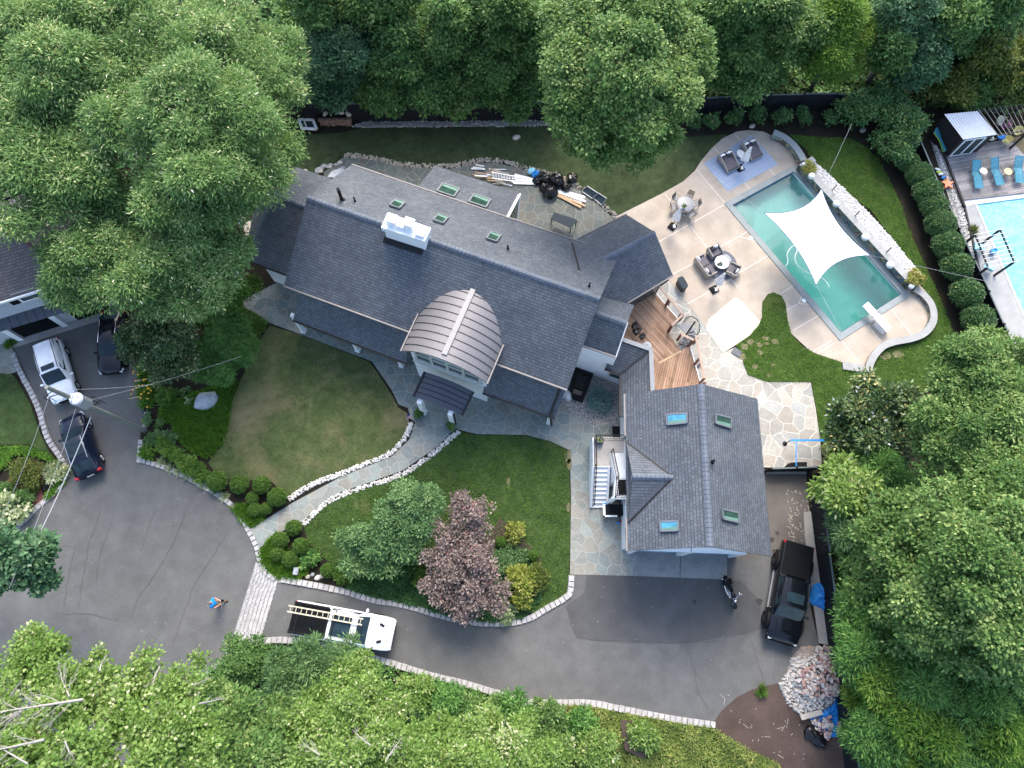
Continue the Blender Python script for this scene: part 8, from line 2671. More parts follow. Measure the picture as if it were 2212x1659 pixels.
# ---- the wood along the top
wood = [  # px, py, z, r, leaf, label
 (735, 110, 9, 3.0, 'forest_blue', 'blue-green dense tree at the left end of the wood, next to the big chestnut'),
 (690, 20, 10, 2.6, 'forest', 'mid green tree at the top edge above the blue-green one'),
 (700, 185, 7, 2.2, 'forest_blue', 'low blue-green tree hanging just above the rear fence at its left end'),
 (830, 20, 10, 2.7, 'linden', 'bright green tree at the top edge, third from the left of the wood'),
 (865, 110, 9, 2.8, 'forest', 'round dark green tree in the middle of the wood left of the gap'),
 (930, 165, 8, 2.6, 'forest', 'dense green tree whose lower boughs dip over the rear fence'),
 (820, 185, 7, 2.3, 'forest', 'dark tree close above the rear fence left of the dipping boughs'),
 (985, 60, 10, 2.6, 'forest', 'dark green tree at the top of the wood beside the shadowy gap'),
 (1085, 30, 10.5, 2.7, 'linden', 'light green rounded tree at the top edge right of the gap'),
 (1060, 150, 8, 2.6, 'forest', 'spreading dark tree with visible limbs left of the tall pale green tree'),
 (1000, 190, 6.5, 1.9, 'linden', 'small bright tree hugging the rear fence in its middle'),
 (1120, 195, 6.5, 2.0, 'forest', 'low dark tree by the fence just left of the tall pale green tree'),
 (1170, 80, 9.5, 2.4, 'forest', 'dark tree tucked behind the left flank of the tall pale green tree'),
 (1590, 60, 10, 3.0, 'forest', 'dense ivy-dark tree right of the tall pale green tree'),
 (1660, 20, 10, 2.6, 'linden', 'green tree at the top edge above the ivy-dark one'),
 (1610, 150, 8, 2.6, 'forest', 'green tree above the rear fence over the first small shrubs'),
 (1700, 85, 9, 2.6, 'linden', 'leafy green tree between the ivy-dark tree and the feathery conifer'),
 (1535, 135, 7, 1.6, 'forest', 'low dark tree at the right foot of the tall pale green tree'),
 (1950, 30, 9, 2.4, 'forest_blue', 'blue-green tree at the top edge right of the feathery conifer'),
 (2000, 110, 8, 2.3, 'forest_blue', 'soft blue-green conifer-like tree above the dark shed'),
 (2060, 50, 9, 2.4, 'forest', 'green tree at the top edge above the shed roof'),
 (2130, 110, 7.5, 2.0, 'olive', 'golden olive tree in the upper right wood'),
 (2150, 30, 9, 2.2, 'forest', 'dark green tree at the top right near the brown clearing'),
 (2190, 150, 7, 2.4, 'olive', 'olive green tree at the right edge above the pergola'),
 (1962, 160, 5.5, 1.3, 'forest_blue', 'grey-green low tree behind the big clipped shrubs by the shed'),
 (2060, 185, 5.5, 1.7, 'olive', 'dark olive shrub-tree directly behind the shed'),
 (1920, 110, 7, 1.8, 'forest', 'dark green tree beside the bare mulch gap'),
 (2100, 200, 5.0, 1.2, 'forest', 'thin branch of dark leaves hanging over the metal shed roof')]
for i, (px, py, z, r, lf, lb) in enumerate(wood):
 rg = random.Random(i*7 + 1)
 z = min(z, 44*(262 - py)/(1312 - py)*.82)
 ls = [lobe(px, py, z, r*.8, z*.5)]
 for k in range(5):
  a = k*1.257 + rg.uniform(-.4, .4)
  d = r*27*.62
  ls.append(lobe(px + d*math.cos(a), py + d*math.sin(a), max(z*rg.uniform(.55, .95), .8), r*rg.uniform(.42, .6)))
 tree('forest_tree', lb, ls, LF[lf], int(190*r*r), 22, .32, .25 if lf != 'forest_blue' else .21, .135, .15, .22, group='trees of the wood behind the fence', fork=.55, twigs=1)
# ---- tall pale green tree at the top centre
tree('linden_tree', 'tall bright pale green tree standing over the rear lawn, left of the pool terrace', [lobe(*q) for q in (
 (1250, 60, 12.5, 2.1), (1370, 40, 13, 2.3), (1460, 90, 12.5, 2.0), (1240, 160, 12.5, 2.0), (1350, 140, 14, 2.3), (1450, 190, 12.5, 1.9), (1270, 250, 11.5, 1.8), (1370, 240, 12.5, 2.0), (1220, 235, 10.5, 1.3), (1330, 310, 10, 1.5), (1420, 290, 10, 1.5), (1260, 315, 9, 1.1), (1490, 140, 11, 1.5), (1300, 5, 12, 2.0), (1430, 10, 12, 2.0), (1380, 335, 8.5, 1.1))],
 LF['linden'], 5200, 24, .28, .19, .12, .3, .34, base=site(1365, 265, 0), twigs=2, shell=.7)
# ---- feathery conifer by the gap
tree('arborvitae', 'feathery bright green conifer in the wood above the right end of the rear fence', [lobe(1790, 100, 4.5, 2.3, 3.0), lobe(1765, 140, 3.2, 1.6), lobe(1825, 135, 3.2, 1.6), lobe(1800, 60, 6, 1.8), lobe(1840, 70, 5, 1.6)], LF['arborvitae'], 1500, 30, .30, .26, .07, .1, .2, cat='conifer', outward=1.1)
# ---- right side
tree('maple_tree', 'tall light green tree filling the right edge beside the drive fence', [lobe(*q) for q in (
 (1930, 1130, 6.5, 1.9), (2040, 1110, 9, 2.2), (2150, 1090, 10, 2.2), (1960, 1210, 7.5, 2.0), (2080, 1200, 10.5, 2.4), (2180, 1200, 11, 2.3), (1890, 1260, 5.0, 1.5), (2010, 1290, 9, 2.1), (2130, 1300, 10.5, 2.3), (1960, 1350, 6.5, 1.7), (2070, 1390, 8, 1.9), (2180, 1400, 9, 2.0), (2210, 1060, 10, 2.0), (1880, 1180, 4.8, 1.4), (1850, 1220, 3.8, 1.0))],
 LF['linden'], 5200, 24, .27, .19, .12, .2, .36, base=site(1990, 1240, 0), twigs=1)
tree('maple_tree', 'light green tree at the right edge between the round hedge shrubs and the magnolia', [lobe(*q) for q in (
 (2110, 770, 8.5, 1.8), (2180, 790, 8.5, 2.0), (2060, 830, 8, 1.6), (2150, 860, 9, 2.0), (2040, 900, 8, 1.7), (2110, 930, 9, 2.0), (2190, 930, 9, 2.0), (2060, 990, 8, 1.7), (2150, 1010, 9, 1.9), (2120, 735, 7.5, 1.0), (2010, 960, 6.5, 1.2), (2200, 860, 9, 1.8))],
 LF['linden'], 3200, 24, .26, .19, .095, .2, .28, base=site(2050, 920, 0), twigs=1)
tree('magnolia_tree', 'dark glossy magnolia with white flowers beside the pale flagstones', [lobe(*q) for q in (
 (1880, 880, 4, 1.6), (1830, 900, 3.5, 1.2), (1940, 880, 4, 1.4), (1880, 940, 4, 1.6), (1820, 945, 3, 1.0), (1940, 950, 3.5, 1.4), (1890, 985, 3, 1.2), (1970, 920, 3, 1.0))],
 LF['magnolia'], 1150, 18, .26, .26, .12, .0, .16, extra=(LF['flower_white'], .010), cat='tree')
for i, (px, py, z, r, lf, lb) in enumerate((
 (1830, 1060, 5, 1.7, 'bright', 'yellow-green shrubby tree at the upper corner of the sunken drive fence'),
 (1900, 1040, 4, 1.8, 'maple', 'feathery green tree below the magnolia'),
 (1850, 1140, 4.5, 1.5, 'conifer', 'green bush leaning over the fence beside the sunken drive'),
 (1860, 1330, 4.5, 1.5, 'maple', 'feathery green bush over the fence beside the black pickup'),
 (1870, 1420, 5, 1.6, 'maple', 'bamboo-like green bush over the fence beside the rubble heap'),
 (1900, 1490, 5, 1.8, 'arborvitae', 'feathery bamboo clump right of the blue tarps'),
 (1980, 1470, 5.5, 2.0, 'maple', 'dark bamboo clump under the tall light green tree'),
 (1900, 1580, 4.5, 1.8, 'maple', 'green bamboo clump at the bottom right, beside the end of the fence'),
 (1990, 1560, 5, 2.2, 'arborvitae', 'yellowish bamboo clump at the bottom right'),
 (2090, 1520, 5.5, 2.4, 'maple', 'dark feathery clump at the right edge below the tall tree'),
 (2180, 1580, 5.5, 2.4, 'arborvitae', 'feathery clump in the bottom right corner'),
 (2080, 1630, 5, 2.0, 'maple', 'feathery clump on the bottom edge near the right corner'),
 (1960, 1640, 4, 1.8, 'arborvitae', 'bright feathery clump on the bottom edge right of the fence'),
 (2190, 1490, 6, 2.2, 'maple', 'dark feathery clump against the right edge'))):
 rg = random.Random(i + 90)
 ls = [lobe(px, py, z, r*.85)] + [lobe(px + r*24*math.cos(a), py + r*24*math.sin(a), z - rg.uniform(.3, 1.6), r*rg.uniform(.4, .6)) for a in (0.3, 1.6, 2.9, 4.1, 5.3)]
 tree('understorey_bush', lb, ls, LF[lf], int(150*r*r), 26, .30, .28, .055 if lf in ('maple', 'arborvitae', 'conifer') else .12, .35, .12, group='bushes beyond the drive fence', cat='bush', outward=1.0, fork=.3)
# ---- bottom edge
def bare_branch(parent, a, b, seed, spread=.9, n=9, r=.07):
 """a dead limb with forking pale twigs"""
 rg = random.Random(seed)
 A_, B_ = site(*a[:2], a[2]), site(*b[:2], b[2])
 mb = MB().tube([A_, lerp(A_, B_, .5) + Vector((0, 0, .12)), B_], [r, r*.6, r*.15], 6)
 d = (B_ - A_)
 for k in range(n):
  p = lerp(A_, B_, .12 + .8*k/n)
  ang = rg.choice((-1, 1)) * rg.uniform(.35, 1.0)
  L_ = d.length * rg.uniform(.25, .6) * (1 - .5*k/n) * spread
  q = p + (Matrix.Rotation(ang, 3, 'Z') @ d.normalized()) * L_ + Vector((0, 0, rg.uniform(-.1, .4)))
  mb.tube([p, lerp(p, q, .5) + Vector((rg.uniform(-.1, .1), rg.uniform(-.1, .1), .05)), q], [r*.36, r*.24, r*.09], 4)
  for j in range(4):
   s_ = lerp(p, q, rg.uniform(.3, .95))
   e = s_ + (Matrix.Rotation(ang + rg.uniform(-.9, .9), 3, 'Z') @ d.normalized()) * L_ * rg.uniform(.25, .5) + Vector((0, 0, rg.uniform(-.1, .2)))
   mb.tube([s_, e], [r*.16, r*.07], 4)
 return mb.build('bare_branch', MT['bark_pale'], parent, smooth=60)
TT = tree('tulip_tree', 'tall yellow-green tree with bare pale branches in the bottom left corner', [lobe(*q) for q in (
 (60, 1440, 11, 1.5), (150, 1470, 12, 1.3), (20, 1530, 13, 1.6), (110, 1570, 14, 1.4), (230, 1500, 12.5, 1.1), (40, 1640, 15, 1.5), (150, 1660, 15, 1.4), (310, 1460, 11.5, 1.0), (290, 1550, 13, 1.2), (380, 1490, 12, 1.0), (230, 1620, 14, 1.1), (350, 1600, 13.5, 1.3), (420, 1560, 12.5, 1.1), (75, 1390, 10.5, .7), (130, 1395, 10.5, .45), (430, 1432, 10, .45), (330, 1660, 14, 1.1), (440, 1630, 13, 1.2), (215, 1435, 11, .55))],
 LF['bright'], 2300, 20, .25, .15, .115, .1, .30, 'bark_pale', base=site(200, 1640, 0), twigs=4, bend=.25, shell=.6)
for i, (a, b) in enumerate((((180, 1511, 15.2), (-20, 1540, 16)), ((150, 1505, 15), (128, 1440, 13.5)), ((60, 1525, 15.4), (10, 1570, 15.8)), ((95, 1598, 16), (-30, 1625, 16.5)), ((140, 1600, 16.2), (168, 1650, 16)), ((215, 1450, 13.6), (230, 1415, 12.6)), ((430, 1520, 14.5), (487, 1508, 13.6)), ((345, 1440, 12.6), (330, 1480, 14)), ((420, 1480, 13), (460, 1462, 11.5)), ((60, 1650, 16.5), (-30, 1590, 16)))):
 bare_branch(TT, (*a[:2], a[2] - .25), (*b[:2], b[2] - .25), i, n=12 if i < 3 else 5, r=.055 if i in (0, 3) else .035)
BT = tree('maple_tree', 'bright yellow-green tree on the bottom edge below the white pickup', [lobe(*q) for q in (
 (750, 1455, 8, .7), (700, 1510, 9, 1.1), (780, 1500, 9.5, 1.0), (835, 1535, 9.5, 1.0), (740, 1570, 11, 1.2), (660, 1580, 10, 1.1), (820, 1600, 11, 1.2), (750, 1645, 12, 1.3), (900, 1610, 10, 1.1), (670, 1655, 11.5, 1.2), (880, 1660, 11, 1.1), (783, 1422, 7, .4), (800, 1450, 7.5, .5))],
 LF['bright'], 1150, 24, .26, .16, .085, .15, .24, 'bark_pale', base=site(780, 1640, 0), twigs=2)
tree('maple_tree', 'full pale green tree in the middle of the bottom edge', [lobe(*q) for q in ((950, 1580, 7, 1.1), (1010, 1610, 8.5, 1.3), (1080, 1635, 8.5, 1.3), (960, 1640, 9, 1.3), (1150, 1650, 7.5, 1.2), (1040, 1560, 5.5, 1.0), (1110, 1585, 6, 1.0), (1020, 1660, 9.5, 1.3))],
 LF['bright'], 900, 22, .24, .16, .09, .15, .18, 'bark_pale', twigs=2)
tree('maple_tree', 'green and yellow mixed tree between the two bright trees on the bottom edge', [lobe(*q) for q in (
 (520, 1570, 9.5, 1.2), (590, 1605, 10, 1.2), (490, 1625, 10, 1.2), (560, 1655, 11, 1.3), (610, 1545, 7.5, .9), (500, 1520, 8, .8))],
 LF['linden'], 620, 24, .26, .17, .11, .15, .2, 'bark_pale', twigs=2)
tree('conifer_tree', 'plumed blue-green conifer beside the rear of the white pickup', [lobe(*q) for q in ((680, 1425, 4.5, 1.4), (620, 1450, 4.2, 1.2), (740, 1430, 4, 1.1), (650, 1500, 4.5, 1.3), (600, 1520, 4, 1.1), (705, 1490, 4.5, 1.2))],
     LF['conifer'], 900, 26, .22, .24, .05, -.1, .14, cat='conifer', outward=1.3)
for i, (px, py, z, r, lf, lb) in enumerate((
 (530, 1425, 2.6, 1.3, 'forest', 'dark twiggy bush by the kerb corner below the cobbled apron'),
 (470, 1520, 6, 1.6, 'linden', 'green bush below the kerb behind the bare branches'),
 (960, 1520, 3, 1.3, 'maple', 'green shrub below the kerb right of the bright bottom tree'),
 (1030, 1560, 3, 1.4, 'linden', 'leafy shrub below the middle of the lower kerb'),
 (1000, 1630, 4, 1.6, 'bright', 'bright shrub on the bottom edge left of the yellowing groundcover'),
 (1110, 1600, 3, 1.5, 'linden', 'mid green shrub on the bottom edge near its middle'),
 (1100, 1530, 2, 1.0, 'maple', 'pale green shrub touching the lower kerb'),
 (1190, 1640, 3, 1.4, 'bright', 'light green shrub on the bottom edge left of the dark mulch patch'),
 (1180, 1560, 2, 1.1, 'linden', 'leafy green shrub under the kerb bend'),
 (1290, 1620, 2.2, 1.1, 'bright', 'yellow-green shrub on the bottom edge, left of the mulch patch'),
 (1250, 1560, 1.6, .8, 'maple', 'small green shrub with brown seed heads below the kerb'),
 (1385, 1590, 1.4, .75, 'bright', 'yellow-green shrub standing in the dark mulch patch at the bottom'),
 (1060, 1640, 3, 1.4, 'maple', 'dark green shrub on the bottom edge between two brighter ones'),
 (900, 1500, 3, 1.1, 'bright', 'bright green shrub just under the kerb by the white pickup'))):
 rg = random.Random(i + 300)
 ls = [lobe(px, py, z*.6, r*.8, z*.4)] + [lobe(px + r*26*math.cos(a), py + r*22*math.sin(a), z*.5, r*rg.uniform(.45, .6), z*.35) for a in (0.2, 1.4, 2.7, 4.0, 5.2)]
 tree('roadside_shrub', lb, ls, LF[lf], int(175*r*r), 22, .20, .17, .085, .1, .06, group='shrubs below the lower kerb', cat='shrub', fork=.3, twigs=1)
leafcover('groundcover', 'yellowing low groundcover below the lower kerb', pl('1130,1530 1204,1522 1271,1524 1337,1537 1404,1550 1475,1563 1541,1572 1600,1610 1680,1650 1700,1700 1000,1700 1000,1560'), 30000, LF['grass_mix'], .16, .06, .05, .55)
leafcover('groundcover', 'green groundcover at the foot of the bottom trees', pl('430,1460 497,1400 560,1388 700,1398 871,1443 1004,1479 1130,1520 1130,1720 300,1720'), 16000, LF['maple'], .18, .09, .05, .5)
struct('mulch_bed', MB().sheet(pl('1340,1555 1400,1560 1420,1600 1390,1640 1350,1620', .66), .60), MT['mulch'])
leafcover('undergrowth', 'dark undergrowth beneath the wood behind the rear fence', pl('560,-60 2260,-60 2230,255 1880,225 1700,228 1480,238 1170,246 900,250 560,248'), 48000, LF['forest'], .30, .2, .05, .9)
leafcover('undergrowth', 'dark undergrowth beneath the chestnut trees', pl('-120,-60 600,-60 620,330 520,480 420,640 250,660 60,600 -120,560'), 26000, LF['cover'], .26, .16, .05, .5)
leafcover('undergrowth', 'green undergrowth beyond the drive fence', pl('1775,1000 1800,980 2000,1000 2060,760 2300,760 2300,1720 1870,1720 1840,1500 1800,1330 1775,1150'), 26000, LF['maple'], .24, .07, .05, .8)
struct('neighbour_lawn', MB().sheet(pl('2140,40 2260,20 2260,150 2160,130 2130,90'), .02), mat('parched_lawn', (.14, .11, .045), .95, var=.35, scale=1.5, fine=20))
struct('neighbour_lawn', MB().sheet(pl('2165,300 2240,290 2300,420 2215,365 2185,305'), .03), mat('bare_lawn', (.12, .10, .06), .95, var=.35, scale=1.5, fine=20))
struct('neighbour_lawn', MB().sheet(pl('2130,735 2300,700 2300,830 2150,800'), .03), mat('parched_strip', (.22, .17, .09), .95, var=.3, scale=1.5, fine=20))
for i, (a, b) in enumerate((((800, 1610, 13), (760, 1575, 12.5)), ((835, 1640, 13), (870, 1590, 12.4)), ((690, 1630, 13), (650, 1600, 12.5)))):
 bare_branch(BT, a, b, 20 + i, n=6, r=.03)
# ---- planting left of the front lawn
tree('holly_tree', 'dark glossy broad-leaved tree over the second black crossover', [lobe(*q) for q in ((310, 720, 3.6, 1.3), (370, 740, 3.8, 1.4), (290, 760, 3, .9), (345, 790, 3.2, 1.1), (400, 790, 3, .9), (330, 700, 4, 1.0), (385, 700, 3.6, .9), (300, 745, 3.2, .7))],
     LF['magnolia'], 900, 18, .22, .20, .10, .0, .14)
tree('japanese_maple', 'feathery green weeping maple left of the dry front lawn', [lobe(*q) for q in ((480, 730, 2.2, 1.3, 1.2), (520, 760, 2, 1.0, 1.0), (450, 760, 1.8, 1.0, 1.0), (480, 800, 1.6, 1.1, .9), (520, 700, 2, .9, .9), (440, 800, 1.4, .7, .8), (540, 740, 1.6, .6, .7))],
     LF['maple'], 1500, 26, .17, .18, .035, .5, .10, outward=.9)
tree('beech_bush', 'soft bright green bush behind the weeping maple, under the chestnut', [lobe(*q) for q in ((510, 630, 3.2, 1.1), (490, 660, 2.6, 1.0), (540, 620, 2.6, .7), (450, 690, 2.6, .8))], LF['box'], 420, 24, .2, .16, .08, .1, .1, cat='bush')
leafcover('groundcover', 'low bright groundcover at the left end of the flagstone walk', pl('520,668 534,668 580,698 572,716 548,730 528,700'), 2600, LF['box'], .12, .07, .04, .35)
cover('liriope', 'mass of dark green strap-leaved groundcover round the boulder', pl('355,880 400,862 470,835 510,822 497,873 490,920 478,958 452,985 420,975 392,950 375,915 350,905'), 5200, LF['grassy'], 5, .34, .045, .02)
shrub('spirea', 'yellow-green shrub between the daylilies and the boulder', 360, 853, .62, .7, LF['box'], 1500, .14, .07, group=None, lobes=None)
shrub('hosta', 'small pale hosta touching the left of the boulder', 411, 866, .30, .3, LF['hosta'], 120, .22, .12)
shrub('hosta', 'dark hosta above the boulder by the weeping maple', 405, 845, .28, .3, LF['conifer'], 120, .22, .12)
for i, (px, py, lb) in enumerate(((312, 795, 'uppermost clump of orange daylilies by the drive edge'), (316, 812, 'daylily clump beside the grey marker stake'), (313, 832, 'daylily clump midway between the two marker stakes'), (314, 853, 'daylily clump beside the yellow marker stake'), (318, 872, 'lowest clump of orange daylilies above the kerb end'), (330, 842, 'daylily clump set back behind the others'))):
 tuft('daylily', lb, px, py, .55, LF['grassy'], 60, .62, .045, 'flowering plant', 'daylilies by the drive', (LF['flower_orange'], 6 if i % 2 else 4, .62))
for i, (px, py, r, lb) in enumerate(((320, 905, .35, 'small leafy plant at the kerb above the pole foot'), (345, 915, .3, 'grassy tuft in the bare soil right of the pole'), (322, 950, .38, 'leafy plant just below the pole foot'))):
 shrub('perennial', lb, px, py, r, .4, LF['forest' if i else 'conifer'], 260, .18, .08, 'plant')
shrub('boxwood', 'dark rounded boxwood below the foot of the utility pole', 338, 946, .55, .7, LF['hedge'], 1500, .09, .05)
shrub('hosta', 'grey-green hosta right of the dark boxwood', 362, 946, .45, .4, LF['conifer'], 220, .26, .13)
shrub('perennial', 'grassy plant at the kerb corner under the hedge', 316, 980, .5, .45, LF['grassy'], 420, .28, .04, 'plant')
hl = []
for k in range(8):
 a = lerp(Vector((352, 962, 0)), Vector((437, 1025, 0)), k/7)
 hl.append(lobe(a.x, a.y, .42, .50, .40))
tree('clipped_hedge', 'long bright green clipped hedge running diagonally beside the front lawn', hl, LF['box'], 560, 22, .10, .10, .06, .0, .03, cat='hedge', base=site(395, 993, 0), shell=.82)
for i, (px, py) in enumerate(((350, 998), (369, 1012), (387, 1019), (405, 1027), (425, 1035), (441, 1048), (468, 1062), (485, 1072))):
 tuft('grass_tuft', ('first', 'second', 'third', 'fourth', 'fifth', 'sixth', 'seventh', 'last')[i] + ' striped grass tuft along the kerb, counting from the utility pole', px, py, .42, LF['hosta'] if i != 6 else LF['grassy'], 46, .36, .03, group='striped grasses along the kerb')
# clipped balls along the drive and path: one mesh, copied
def ball_mesh(n=1900, L=.085):
 u = rand_dir(n); u[:, 2] = np.abs(u[:, 2])*1.0 - .25*RNG.random(n)
 rr = 1 + .05*np.sin(u[:, 0]*9)*np.cos(u[:, 1]*8) + RNG.normal(0, .035, n)
 P = u*rr[:, None]*np.array([1, 1, .92]) - u*L
 return P, u*.5 + rand_dir(n)*.75, u*.6 + rand_dir(n)*.4
MT['leafy_core'] = mat('leafy_core', (0.012, 0.026, 0.010), .9, var=.3, scale=8)
def balls(rows, r0, leafm, name, cat, group, n=1900, L=.085, W=.055, zf=.85, lift=0.0):
 P, D, Nn = ball_mesh(n, L)
 me = leaf_mesh('foliage', P*r0 + np.array([0, 0, r0*zf]), D, Nn, L, W, RNG.normal(.5, .22, n), [leafm])
 core = MB().ell((0, 0, r0*zf), (r0*.78, r0*.78, r0*.72), 14, 9, .03)
 cme = None
 for i, (px, py, r, lb) in enumerate(rows):
  c = site(px, py, r*zf); c.z = lift
  t = thing(name, lb, cat, c, RNG.uniform(0, 6.28), group)
  s = r/r0
  t.scale = (s, s, s)
  o = bpy.data.objects.new('foliage', me); COL.objects.link(o); o.parent = t
  if cme is None:
   co = core.build('twig_core', MT['leafy_core'], t, local=True); cme = co.data
  else:
   co = bpy.data.objects.new('twig_core', cme); COL.objects.link(co); co.parent = t
balls([(469, 1040, .62, 'largest rounded boxwood ball, first by the kerb at the end of the diagonal hedge'), (517, 1046, .57, 'rounded boxwood ball second along the front lawn edge'), (565, 1048, .55, 'rounded boxwood ball third along the front lawn edge'), (599, 1074, .58, 'rounded boxwood ball nearest the white stones at the left of the path'),
       (634, 1140, .48, 'rounded boxwood ball nearest the path on its right side'), (650, 1180, .50, 'leafy boxwood ball second from the path on its right side'), (607, 1167, .48, 'smooth boxwood ball nearest the drive, upper one of three'), (600, 1197, .44, 'smooth boxwood ball nearest the drive, lower left of three'), (627, 1208, .48, 'smooth boxwood ball nearest the drive, right of three'),
       (708, 1232, .44, 'small boxwood ball right of the rocks by the lower kerb'), (1082, 1171, .34, 'small bright boxwood ball in the mulch right of the purple tree'), (1152, 1200, .34, 'small bright boxwood ball at the lawn edge of the island bed'), (545, 1076, .40, 'small low boxwood ball, uppermost of three below the lawn edge'), (550, 1101, .42, 'yellowish boxwood ball, lowest of three beside the kerb'), (575, 1099, .38, 'small boxwood ball beside the path start')],
      .55, LF['box'], 'boxwood_ball', 'clipped shrub', 'boxwood balls along the drive and path', 2600, .085, .055)
hed = [(1962, 352, .85, 'smallest rounded hedge shrub, uppermost of the row beside the garden fence'), (1985, 378, 1.02, 'rounded hedge shrub second from the top of the row'), (2003, 415, 1.07, 'rounded hedge shrub third from the top of the row'), (2017, 447, 1.02, 'rounded hedge shrub fourth from the top of the row'), (2030, 484, 1.11, 'rounded hedge shrub fifth from the top of the row'),
       (2047, 530, 1.11, 'rounded hedge shrub level with the dark pergola'), (2066, 576, 1.11, 'rounded hedge shrub third from the bottom of the row'), (2088, 635, 1.14, 'rounded hedge shrub second from the bottom of the row'), (2112, 690, 1.14, 'lowest rounded hedge shrub, nearest the light green tree')]
balls(hed, 1.2, LF['hedge'], 'hedge_shrub', 'hedge shrub', 'rounded hedge shrubs beside the right lawn', 9000, .13, .075, .88)
for i, (px, py, r, h, lb) in enumerate(((1850, 240, 1.35, 2.6, 'big clipped dark shrub at the right end of the rear fence, left one'), (1908, 225, 1.35, 2.8, 'big clipped dark shrub at the right end of the rear fence, back one'), (1945, 262, 1.5, 3.0, 'biggest clipped dark shrub beside the shed'), (1930, 310, 1.35, 2.4, 'clipped dark shrub in the corner of the right lawn'))):
 shrub('laurel_shrub', lb, px, py, r, h, LF['hedge'], int(4200*r), .19, .10, group='big clipped shrubs in the corner', per=16)
for i, (px, py, r, lb) in enumerate(((1498, 262, .62, 'small dark shrub at the fence foot nearest the tall pale green tree'), (1538, 264, .50, 'smallest dark shrub at the fence foot'), (1588, 257, .58, 'small shrub at the fence foot above the terrace curve, left of the tan rock'), (1638, 247, .64, 'tallest of the small shrubs at the fence foot'), (1687, 253, .64, 'small rounded shrub at the fence foot above the curved wall'), (1734, 252, .64, 'small shrub at the fence foot right of the curved wall'), (1791, 258, .55, 'small shrub at the fence foot nearest the big clipped shrubs'))):
 shrub('young_laurel', lb, px, py, r, 1.3, LF['hedge'], 900, .17, .085, group='young shrubs along the rear fence', cr=.13)
# pool wall plants, entrance planters, spruce
shrub('golden_shrub', 'yellow-green plant at the top end of the pool wall', 1749, 365, .50, .55, LF['grass_gold'], 900, .17, .05, 'plant', base_z=.6)
shrub('golden_shrub', 'yellow-green plant at the bottom end of the pool wall by the diving corner', 1974, 602, .55, .55, LF['grass_gold'], 1000, .17, .07, 'plant', base_z=.6)
for i, t in enumerate(PLANTERS):
 P, D, Nn, tone = clumped([(0, 0, .62, .24, .24, .26)], 40, 14, .07, 0, .9, .4)
 o = bpy.data.objects.new('foliage', leaf_mesh('foliage', P, D, Nn, .13, .07, tone, [LF['forest']])); COL.objects.link(o); o.parent = t
P, D, Nn, tone = clumped([(0, 0, .44, .10, .10, .10)], 14, 12, .04, 0, .9, .4)
o = bpy.data.objects.new('flower', leaf_mesh('flower', P, D, Nn, .09, .06, tone, [LF['hosta']])); COL.objects.link(o); o.parent = gp
P, D, Nn, tone = clumped([(0, 0, .22, .10, .10, .10)], 14, 10, .03, 0, .9, .4)
o = bpy.data.objects.new('foliage', leaf_mesh('foliage', P, D, Nn, .10, .05, tone, [LF['forest']])); COL.objects.link(o); o.parent = pp_
tree('blue_spruce', 'round blue dwarf spruce in the pebble court', [(*site(1295, 868, .5)[:2], .50, .85, .80, .55)], LF['spruce'], 300, 30, .13, .17, .035, -.1, .05, cat='conifer', base=site(1295, 868, 0), outward=1.2, shell=.6)
# ---- island bed
tree('dogwood_bush', 'large green bush left of the purple tree in the island bed', [lobe(*q) for q in ((790, 1170, 2.0, 1.1, 1.2), (840, 1160, 2.4, 1.2, 1.3), (770, 1210, 1.6, .8, .9), (830, 1210, 1.8, .9, 1.0), (880, 1180, 2.2, .9, 1.1), (760, 1170, 1.6, .8, .9))],
     LF['conifer'], 720, 22, .24, .18, .08, .1, .08, cat='bush', shell=.6)
tree('young_maple', 'slender green tree with reddish tips behind the large green bush', [lobe(*q) for q in ((890, 1080, 3.6, 1.1), (860, 1110, 3.2, 1.0), (920, 1100, 3.2, .9), (900, 1140, 3, 1.0), (870, 1060, 3.4, .7), (930, 1070, 3, .6))],
     LF['conifer'], 560, 22, .2, .15, .07, .1, .09)
tree('smoke_tree', 'purple-leaved smoke tree with pale bare twigs in the island bed', [lobe(*q) for q in ((1010, 1120, 3.0, 1.2), (970, 1160, 2.8, 1.1), (960, 1220, 2.8, 1.1), (1010, 1210, 3.0, 1.2), (970, 1280, 2.4, 1.1), (1030, 1290, 2.4, 1.1), (1000, 1320, 2.0, .8), (1070, 1290, 2.2, .9), (940, 1250, 2.2, .8), (1045, 1190, 2.4, .6), (1040, 1105, 2.4, .7), (1000, 1090, 2.6, .7), (1000, 1250, 2.7, 1.1), (985, 1190, 2.7, 1.0), (1045, 1240, 2.4, .9), (1030, 1150, 2.6, .8))],
     LF['purple'], 1000, 18, .22, .14, .11, .1, .10, 'bark_pale', base=site(1010, 1230, 0), twigs=3, bend=.2, shell=.6)
shrub('golden_bush', 'bright yellow-green bush right of the purple tree at the lawn edge', 1128, 1262, 1.05, 1.3, LF['yellow'], 3000, .17, .10, per=16)
shrub('golden_bush', 'deeper gold conifer bush behind the bright yellow-green bush', 1163, 1250, .75, 1.0, LF['olive'], 2400, .13, .06)
shrub('golden_bush', 'small pale yellow bush at the top of the island bed', 1112, 1150, .62, .9, LF['yellow'], 1100, .17, .09)
shrub('golden_bush', 'yellow-green bush peeking out left of the purple tree', 915, 1250, .55, .8, LF['box'], 1100, .13, .08)
shrub('juniper', 'low spreading grey-green juniper above the golden bush', 1105, 1208, .95, .5, LF['conifer'], 2600, .17, .04)
shrub('dark_shrub', 'dark rounded shrub below the large green bush', 868, 1228, .95, .9, LF['cover'], 2600, .13, .07)
